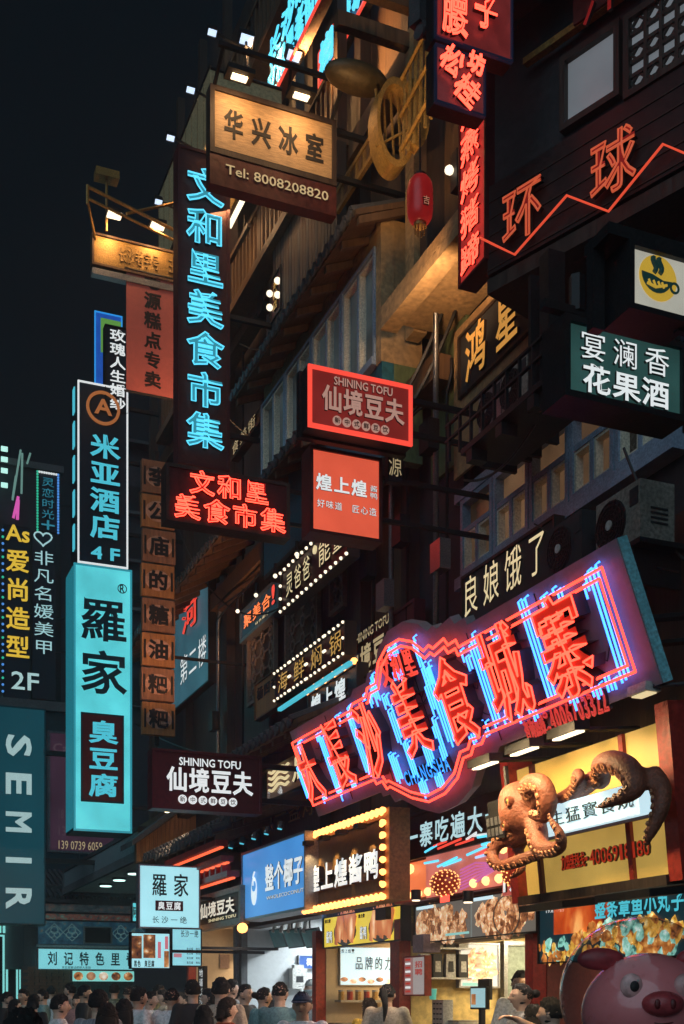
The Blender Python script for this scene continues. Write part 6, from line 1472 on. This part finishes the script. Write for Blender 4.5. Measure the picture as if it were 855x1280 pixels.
def body_set(la, ra, step=.0):
    k = (la, ra, step)
    if k in _pm: return _pm[k]
    m = MB(); head_mesh(m)
    for q in (-1, 1): ell(m, (q * .078, .0, 1.585), .011, .02, .031, 10, 8)
    loft(m, [(0, -.012, 1.36, .10, .07), (0, -.012, 1.43, .065, .06), (0, -.006, 1.47, .054, .056), (0, .0, 1.53, .052, .056), (0, .0, 1.57, .05, .055)])
    loft(m, [(0, 0, .86, .13, .09), (0, 0, .92, .162, .105), (0, .0, 1.0, .152, .10), (0, .005, 1.10, .138, .092), (0, .005, 1.22, .155, .105), (0, -.002, 1.33, .168, .108), (0, -.008, 1.40, .165, .09), (0, -.01, 1.44, .10, .06)])
    sh = MB(); loft(sh, [(0, 0, .86, .172, .118), (0, 0, .92, .176, .12), (0, 0, 1.0, .170, .117), (0, .005, 1.10, .160, .112), (0, .005, 1.22, .172, .122), (0, -.002, 1.33, .184, .122), (0, -.008, 1.405, .178, .104), (0, -.01, 1.445, .115, .078), (0, -.008, 1.462, .078, .072)], 24)
    for side, pose in ((-1, la), (1, ra)):
        s_, e_, w_, d_ = arm_pts(side, pose); m.tube([s_, s_.lerp(e_, .5), e_, e_.lerp(w_, .4), w_], [.050, .043, .037, .035, .025], 12); hand(m, w_, d_, side, .25 if pose in ('down', 'swing') else .8)
        ell(m, s_, .055, .055, .055, 12, 8); ell(sh, s_, .066, .064, .064, 14, 10); sh.tube([s_, s_.lerp(e_, .5), s_.lerp(e_, .78)], [.064, .060, .062], 14)
    tr = MB(); loft(tr, [(0, 0, .78, .14, .10), (0, 0, .86, .165, .112), (0, 0, .93, .170, .115), (0, 0, .99, .160, .108)], 22)
    for q in (-1, 1):
        y = q * step; hp = Vector((q * .088, 0, .86)); kn = Vector((q * .095, y * .5 + .015, .48)); an = Vector((q * .095, y - .02, .08))
        m.tube([hp, hp.lerp(kn, .5), kn, kn.lerp(an, .35), an], [.083, .072, .052, .052, .034], 12); m.tube([an + Vector((0, -.03, -.03)), an + Vector((0, .06, -.045)), an + Vector((0, .14, -.055))], [.034, .034, .022], 10)
        tr.tube([hp, hp.lerp(kn, .5), kn, kn.lerp(an, .5), an + Vector((0, 0, .03))], [.094, .086, .070, .066, .064], 14)
    r = (grow(m, 'body', .0095, 1), grow(sh, 'shirt', .016, 2, .6), grow(tr, 'trousers', .02, 2, .6), step); _pm[k] = r; return r
_hair = {}
def hair_mesh(st):
    if st in _hair: return _hair[st]
    rn = random.Random(hash(st) % 99 if False else len(st) * 7)
    def f(d):
        x, y, z = d; b = headr(Vector((x, min(y, 0.0) if False else y, z)))
        b = 1 / math.sqrt((x / .078) ** 2 + (y / .097) ** 2 + (z / .117) ** 2)
        line = {'short': .50, 'crop': .55, 'long': .52, 'pony': .56, 'bun': .56, 'bob': .42, 'cap': .5}[st]      # height of the hairline over the face
        back = {'short': -.42, 'crop': -.30, 'long': -.75, 'pony': -.35, 'bun': -.35, 'bob': -.8, 'cap': -.3}[st]
        t = (y + .15) / .55; t = max(0, min(1, t)); lim = back + (line - back) * (t * t * (3 - 2 * t))
        w = max(0, min(1, (z - lim) / .28)); noise = .0035 * math.sin(x * 37 + y * 23) * math.cos(z * 31 + y * 17) + .0025 * math.sin(x * 91) * math.sin(y * 77)
        th = {'short': 1.11, 'crop': 1.05, 'long': 1.13, 'pony': 1.07, 'bun': 1.07, 'bob': 1.13, 'cap': 1.05}[st]
        return b * (.86 + (th - .86) * w) + (noise * 3.0) * w
    m = MB(); head_mesh(m, 40, 28, f)
    if st in ('long', 'bob'):
        L_ = 1.26 if st == 'long' else 1.47
        loft(m, [(0, -.075, L_, .055, .018), (0, -.08, L_ + .06, .088, .034), (0, -.075, 1.42 if st == 'long' else 1.50, .093, .042), (0, -.055, 1.50, .088, .05), (0, -.03, 1.60, .08, .07)])
        for q in (-1, 1): m.tube([(q * .07, -.02, 1.60), (q * .082, -.02, 1.52), (q * .085, -.02, L_ + .06)], [.025, .024, .012], 8)
    if st == 'pony': m.tube(spline([(0, -.09, 1.64), (0, -.14, 1.63), (.01, -.17, 1.55), (.02, -.17, 1.44), (.0, -.15, 1.30)]), [.022, .024, .026, .028, .03, .03, .032, .034, .034, .035, .035, .035, .034, .033, .032, .03, .03, .028, .026, .024, .022, .018, .014, .010, .006], 10)
    if st == 'bun': ell(m, (0, -.115, 1.62), .042, .04, .04)
    _hair[st] = m.mesh('hair', True); return _hair[st]
SKIN = [pm('skin_light', (.64, .40, .29), .5, 0, .06, 4, .03, (1, 1, 1), .06), pm('skin_tan', (.5, .29, .19), .5, 0, .06, 4, .03, (1, 1, 1), .06)]
HAIRM = [pm('black_hair', (.010, .009, .010), .8, 0, .4, 30, .6, (6, 6, .6)), pm('dark_brown_hair', (.03, .017, .012), .8, 0, .4, 30, .6, (6, 6, .6))]
CL_ = {k: pm('cloth_' + k, c, .85, 0, .12, 5, .2) for k, c in {'white': (.8, .8, .8), 'grey': (.3, .31, .32), 'black': (.025, .025, .028), 'teal': (.22, .40, .42), 'orange': (.55, .12, .04), 'cream': (.5, .42, .32), 'navy': (.03, .05, .1), 'pink': (.5, .25, .24), 'brown': (.18, .09, .06), 'yellow': (.6, .4, .05)}.items()}
CL_['patterned'] = food('cloth_patterned', [(.03, .04, .03), (.12, .14, .08), (.3, .3, .2), (.05, .06, .05)], 22, 0., dist=1.); CL_['striped'] = pm('cloth_striped', (.3, .3, .33), .85, 0, .9, 3, .2, (14, .3, .3))
EYEW = pm('eye_white', (.55, .55, .53), .2, 0, .02); LIP = pm('lip', (.36, .12, .10), .5, 0, .05); MASK = pm('face_mask', (.5, .6, .62), .8)
_small = {}
def small(k):
    if k not in _small:
        m = MB()
        if k == 'eye': ell(m, (0, 0, 0), .0125, .006, .0065, 10, 6)
        if k == 'iris': ell(m, (0, .004, 0), .0055, .004, .0055, 8, 6)
        if k == 'brow': m.tube([(-.015, 0, -.001), (0, .002, .004), (.015, -.002, 0)], [.002, .0032, .0018], 5)
        if k == 'lip': m.tube([(-.021, -.004, 0), (-.008, .002, .001), (.008, .002, .001), (.021, -.004, 0)], [.002, .0052, .0052, .002], 6)
        if k == 'shoe': m.tube([(0, -.055, .045), (0, .0, .045), (0, .08, .035), (0, .16, .03)], [.036, .044, .042, .026], 10)
        if k == 'mask': head_mesh(m, 30, 20, lambda d: (headr(d) * 1.04 + .008) if (d.y > .1 and d.z < -.02 and d.z > -.92) else .03)
        if k == 'capdome': head_mesh(m, 30, 20, lambda d: 1 / math.sqrt((d.x / .09) ** 2 + (d.y / .106) ** 2 + (d.z / .125) ** 2) if d.z > .32 else .07)
        if k == 'capbill': m.poly([(.075 * math.cos(a), .075 + .085 * math.sin(a)) for a in [math.pi * i / 12 for i in range(13)]], 0, .006)
        _small[k] = m.mesh(k, k not in ('capbill',))
    return _small[k]
PR = random.Random(21)
def person(label, px, top, w, face, hair='short', shirt='black', la='down', ra='down', step=.08, Y=None, scale=1., extra=(), skin=0, hc=0, trousers='navy', mint=1.47):
    Y = Y or 290.0 / w; h = max(mint, min(1.9, EYE + (HY - top) * Y / F)); k = h / 1.715
    r = bpy.data.objects.new('person', None); COL.objects.link(r); r.location = ((px - CX) / F * Y, Y, .162 if (P0 - Vector(((px - CX) / F * Y, Y, 0))).dot(D2) < .9 and (P0 - Vector(((px - CX) / F * Y, Y, 0))).dot(D2) > 0 else (.02)); r.rotation_euler = (0, 0, math.radians(face)); tag(r, label, 'person')
    kz = (h - r.location.z) / 1.715; r.scale = (k * scale, k * scale, kz)
    bm, sm_, tm, st = body_set(la, ra, step)
    link('body', bm, SKIN[skin], r); link('shirt', sm_, CL_[shirt], r); link('trousers', tm, CL_[trousers], r); link('hair', hair_mesh(hair), HAIRM[hc], r)
    for q in (-1, 1):
        link('shoe', small('shoe'), CL_['black'], r, (q * .095, q * st - .02, 0))
        d = Vector((q * .36, .88, .10)).normalized(); p = HC + d * (headr(d) - .002); e = link('eye', small('eye'), EYEW, r, tuple(p)); link('iris', small('iris'), BLACKL, e, (0, 0.002, 0))
        d = Vector((q * .36, .88, .28)).normalized(); link('eyebrow', small('brow'), HAIRM[0], r, tuple(HC + d * (headr(d) + .001)))
    if 'mask' in extra: link('face_mask', small('mask'), MASK, r)
    else: d = Vector((0, .9, -.47)).normalized(); link('mouth', small('lip'), LIP, r, tuple(HC + d * (headr(d) - .001)))
    if 'cap' in extra or 'whitecap' in extra:
        cm = WHITEP if 'whitecap' in extra else CL_['navy']; c = link('cap', small('capdome'), cm, r); link('bill', small('capbill'), cm, c, (0, .03, HC.z + .045), None, (-.12, 0, 0))
    if 'apron' in extra: loft(MB(), [(0, .03, .75, .15, .10), (0, .03, 1.0, .135, .10), (0, .035, 1.25, .10, .095), (0, .03, 1.33, .08, .09)]).build('apron', CL_[('navy' if shirt == 'white' else 'yellow')], r, True)
    if 'strap' in extra: MB().tube([(-.13, -.09, 1.43), (-.02, -.13, 1.25), (.12, -.11, 1.0)], .012, 6).build('bag_strap', CL_['brown'], r)
    if 'phone' in extra:
        s_, e_, w_, d_ = arm_pts(1, ra); M = Matrix.Translation(r.location) @ r.rotation_euler.to_matrix().to_4x4() @ Matrix.Diagonal((k, k, kz, 1)); q = M @ (w_ + d_ * .13)
        f_ = Fr(q - ZUP * .06, Vector((math.cos(math.radians(face)), math.sin(math.radians(face)), 0))); f2 = f_.root('phone', 'phone held up by %s' % label.split(' in ')[0][:40], 'phone'); MB().box(-.037, .037, 0, .15, -.005, .005).build('case', IRON, f2); MB().box(-.034, .034, .004, .146, .0055, .007).build('screen', em('phone_screen', (.3, .5, .6), .7), f2)
    return r
# face: 0 looks away from the camera, 180 towards it, 90 to the left, -90 to the right
P_ = person
P_('dark haired man in a pale shirt facing right, at the left of the crowd', 74, 1243, 24, -70, 'short', 'white')
P_('person with a round face looking left beside the far wall', 30, 1236, 15, 150, 'short', 'cream', skin=1)
P_('dark haired person behind the man in the pale shirt', 54, 1237, 14, 100, 'short', 'teal')
P_('person with thick dark hair left of the brick wall foot', 42, 1243, 17, -20, 'bob', 'black')
P_('large dark head very near the camera at the bottom left corner', 30, 1262, 66, 20, 'bob', 'black', mint=1.53)
P_('person in black at the left edge of the crowd', 8, 1240, 15, -85, 'short', 'black')
P_('second dark haired person at the far left, turned right', 18, 1249, 16, -60, 'long', 'brown')
P_('man in a dark shirt facing right in front of the lit food pictures', 105, 1231, 16, -75, 'short', 'black', skin=1)
P_('woman with a round face looking this way below the food pictures', 97, 1243, 14, 170, 'bob', 'pink')
P_('broad man in a washed grey shirt, from behind, with thick hair', 123, 1237, 28, -15, 'short', 'striped')
P_('long haired woman with a bag strap over her back', 134, 1254, 30, 10, 'long', 'black', extra=('strap',), hc=1)
P_('person in a patterned shirt standing under the long hall sign', 143, 1224, 13, 0, 'short', 'patterned')
P_('second long haired woman, in grey, beside the bag strap woman', 155, 1249, 25, -5, 'long', 'grey')
P_('person with grey shirt far behind the long haired women', 160, 1233, 13, 5, 'crop', 'grey')
P_('dark haired man in white facing right in the middle of the crowd', 173, 1234, 21, -50, 'short', 'white', skin=1)
P_('woman in a white blouse looking down at a phone', 187, 1239, 18, -80, 'pony', 'white', 'bent', 'phone', extra=('phone',))
P_('person in patterned cream standing behind the white blouse', 198, 1231, 14, -95, 'short', 'patterned')
P_('person with fair shirt left of the plain white back', 205, 1237, 15, 110, 'bob', 'cream')
P_('man in a plain white shirt, from behind, with short hair', 215, 1235, 21, -10, 'crop', 'white', skin=1)
P_('man in a black printed shirt looking up to the left', 241, 1225, 21, 25, 'short', 'black')
P_('long dark hair of a woman at the bottom edge of the crowd', 255, 1257, 27, 0, 'long', 'black')
P_('dark haired person in grey beside the black sign strip', 262, 1236, 18, 95, 'bob', 'grey')
P_('man with thick black hair seen from behind at the tofu shop', 276, 1222, 24, -5, 'short', 'cream')
P_('man in a grey shirt behind the thick haired man', 288, 1224, 18, -60, 'short', 'grey')
P_('woman in an orange shirt with short hair facing right', 283, 1247, 25, -65, 'bob', 'orange', hc=1)
P_('man in a black shirt with shaved sides looking back over his shoulder', 306, 1230, 19, -120, 'crop', 'black')
P_('person in a pale shirt half hidden beside the man in black', 318, 1236, 15, -90, 'short', 'cream', skin=1)
P_('woman in a teal shirt with tied hair facing right', 329, 1234, 20, -55, 'bun', 'teal')
P_('large man in a grey-teal shirt, from behind, at the coconut shop', 350, 1227, 23, -20, 'crop', 'teal', 'rest', 'rest')
P_('man in a dark cap and white shirt facing the camera, chin lifted', 378, 1239, 29, 172, 'cap', 'white', extra=('cap',), skin=1)
P_('shop worker in a white cap, mask and apron behind the coconut counter', 391, 1214, 17, 110, 'cap', 'white', 'bent', 'bent', Y=17.3, extra=('whitecap', 'mask', 'apron'))
P_('woman with a long ponytail at the duck shop counter', 484, 1230, 23, -15, 'pony', 'cream', 'down', 'rest', Y=12.6)
P_('woman with hair swept back standing left of the ponytail', 462, 1248, 20, 30, 'long', 'yellow', Y=12.9, hc=1)
P_('snack counter worker in a yellow top bending over the counter', 545, 1226, 18, 150, 'bun', 'yellow', 'rest', 'rest', Y=14.2, extra=('apron',))
P_('masked man in a white shirt behind the counter by the dark doorway', 651, 1211, 22, 165, 'short', 'white', 'down', 'down', Y=12.4, extra=('mask',))
P_('woman in grey facing left with tied back hair at the counter', 653, 1229, 25, 100, 'bun', 'grey', 'rest', 'rest', Y=10.2)
P_('dark haired person lifting one bare arm in front of the woman in grey', 690, 1247, 30, 60, 'short', 'black', 'down', 'raise', Y=8.6)
P_('dark haired person near the till facing the counter', 668, 1256, 26, 20, 'bob', 'black', Y=9.4)

P_('tall man in grey facing left near the brick wall', 88, 1226, 13, 75, 'short', 'grey')
P_('small person in pink behind the washed grey shirt', 114, 1241, 12, 150, 'bob', 'pink')
P_('man in white with cropped hair under the menu lightbox', 168, 1224, 12, -10, 'crop', 'white')
P_('woman in cream with a bun beside the plain white back', 228, 1240, 16, 120, 'bun', 'cream')
P_('man in white far back before the cyan door frames', 64, 1229, 11, 0, 'short', 'white')
P_('person in yellow near the tofu shop post', 247, 1240, 14, 140, 'bob', 'yellow')
P_('man in pink between the orange and black shirts', 296, 1240, 17, -100, 'short', 'pink', skin=1)
P_('woman in white with long hair before the coconut post', 338, 1245, 17, 15, 'long', 'white')
# ------------------------------------------------------------ pig balloon
pc = at(800, 1243, 4.5); f_ = Fr(Vector((pc.x, pc.y, .0)), Vector((.98, -.05, 0)))
r = f_.root('pig_balloon', 'clear round balloon with a pink pig head inside at the bottom right corner', 'balloon'); zc = pc.z
PINK = pm('pink_pig_skin', (.9, .27, .28), .3, 0, .05, 3, 0.02, (1, 1, 1), .03); DPK = pm('dark_pink_ear', (.45, .05, .06), .35, 0, .08, 3, .02); PINK.node_tree.nodes['Principled BSDF'].inputs['Coat Weight'].default_value = 1.; PINK.node_tree.nodes['Principled BSDF'].inputs['Subsurface Weight'].default_value = .35; PINK.node_tree.nodes['Principled BSDF'].inputs['Subsurface Scale'].default_value = .06; SNP = pm('snout_pink', (.5, .07, .08), .3, 0, .05)
b = MB(); bb_ = MB().ball((0, 0, 0), 1, 40, 24)
b.add([(.03 + v[0] * .245 * (1 - .10 * v[1]), zc - .045 + v[1] * .2, v[2] * .19) for v in bb_.v], bb_.f); hd = b.build('head', PINK, r, True)
for x in (-.15, .21): 
    e = MB(); e.add([(x + v[0] * .085, zc + .13 + v[1] * .042, .03 + v[2] * .03) for v in bb_.v], bb_.f); e.build('ear', DPK, r, True)
for x in (-.062, .127):
    z0 = .165; e = MB(); e.add([(x + v[0] * .040, zc + .0 + v[1] * .045 + .03, z0 + v[2] * .018) for v in bb_.v], bb_.f); eo = e.build('eye', pm('pig_eye_white', (.75, .42, .4), .2) if x < 0 else bpy.data.materials['pig_eye_white'], r, True)
    e = MB(); e.add([(x + .008 + v[0] * .017, zc + .028 + v[1] * .020, z0 + .014 + v[2] * .012) for v in bb_.v], bb_.f); e.build('pupil', BLACKL, eo, True); MB().ball((x + .018, zc + .048, z0 + .029), .005, 8, 6).build('highlight', WHITEP, eo, True)
e = MB(); e.add([(.045 + v[0] * .075, zc - .035 + v[1] * .047, .185 + v[2] * .045) for v in bb_.v], bb_.f); sn = e.build('snout', SNP, r, True)
for x in (.018, .072): e = MB(); e.add([(x + v[0] * .011, zc - .035 + v[1] * .018, .226 + v[2] * .006) for v in bb_.v], bb_.f); e.build('nostril', pm('nostril_red', (.12, .01, .012), .4) if x < .05 else bpy.data.materials['nostril_red'], sn, True)
MB().tube([(.045 + .07 * math.sin(a), zc - .075 - .03 * math.cos(a) + .0, .192 - .03 * abs(math.sin(a))) for a in [-1.2 + .3 * k for k in range(9)]], .0025, 5).build('mouth', bpy.data.materials['nostril_red'], r)
m, nt, bs = _nodes('clear_balloon_film')
tr_ = nt.nodes.new('ShaderNodeBsdfTransparent'); tr_.inputs[0].default_value = (.97, .95, .95, 1); gl_ = nt.nodes.new('ShaderNodeBsdfGlossy'); gl_.inputs['Roughness'].default_value = .06; gl_.inputs[0].default_value = (.9, .9, .9, 1); fr_ = nt.nodes.new('ShaderNodeLayerWeight'); fr_.inputs[0].default_value = .28; mx = nt.nodes.new('ShaderNodeMixShader')
nt.links.new(fr_.outputs['Facing'], mx.inputs[0]); nt.links.new(tr_.outputs[0], mx.inputs[1]); nt.links.new(gl_.outputs[0], mx.inputs[2]); nt.links.new(mx.outputs[0], nt.nodes['Material Output'].inputs['Surface'])
no_ = nt.nodes.new('ShaderNodeTexNoise'); no_.inputs['Scale'].default_value = 9; bp_ = nt.nodes.new('ShaderNodeBump'); bp_.inputs['Strength'].default_value = .25; bp_.inputs['Distance'].default_value = .02; nt.links.new(no_.outputs[0], bp_.inputs['Height']); nt.links.new(bp_.outputs[0], gl_.inputs['Normal'])
mr_ = nt.nodes.new('ShaderNodeMath'); mr_.operation = 'MULTIPLY'; mr_.inputs[1].default_value = .75; nt.links.new(fr_.outputs['Facing'], mr_.inputs[0]); nt.links.new(mr_.outputs[0], mx.inputs[0])
e = MB(); e.add([(v[0] * .295, zc + v[1] * .29, v[2] * .29) for v in bb_.v], bb_.f); e.build('clear_film', m, r, True)
MB().tube([(0, zc - .29, 0), (0, zc - .33, 0)], [.012, .03], 10).build('neck_knot', PINK, r); MB().tube([(0, zc - .33, 0), (0, .05, 0)], .007, 6).build('stick', WHITEP, r); MB().tube([(0, 0, 0), (0, .06, 0)], [.16, .12], 16).build('weighted_foot', REDP, r)

# ------------------------------------------------------------ thin haze added to lift the blacks and halo the lamps
hb = MB().box(-121, 121, -41, 261, -1, 26).build('haze', None, kind='stuff')
hm = bpy.data.materials.new('added_haze'); hm.use_nodes = True; nt = hm.node_tree
for n_ in list(nt.nodes):
    if n_.type == 'BSDF_PRINCIPLED': nt.nodes.remove(n_)
pv = nt.nodes.new('ShaderNodeVolumePrincipled'); pv.inputs['Density'].default_value = .004; pv.inputs['Color'].default_value = (.8, .9, 1, 1); pv.inputs['Anisotropy'].default_value = .6
nt.links.new(pv.outputs[0], nt.nodes['Material Output'].inputs['Volume']); hb.data.materials.append(hm)
sc.cycles.volume_bounces = 0
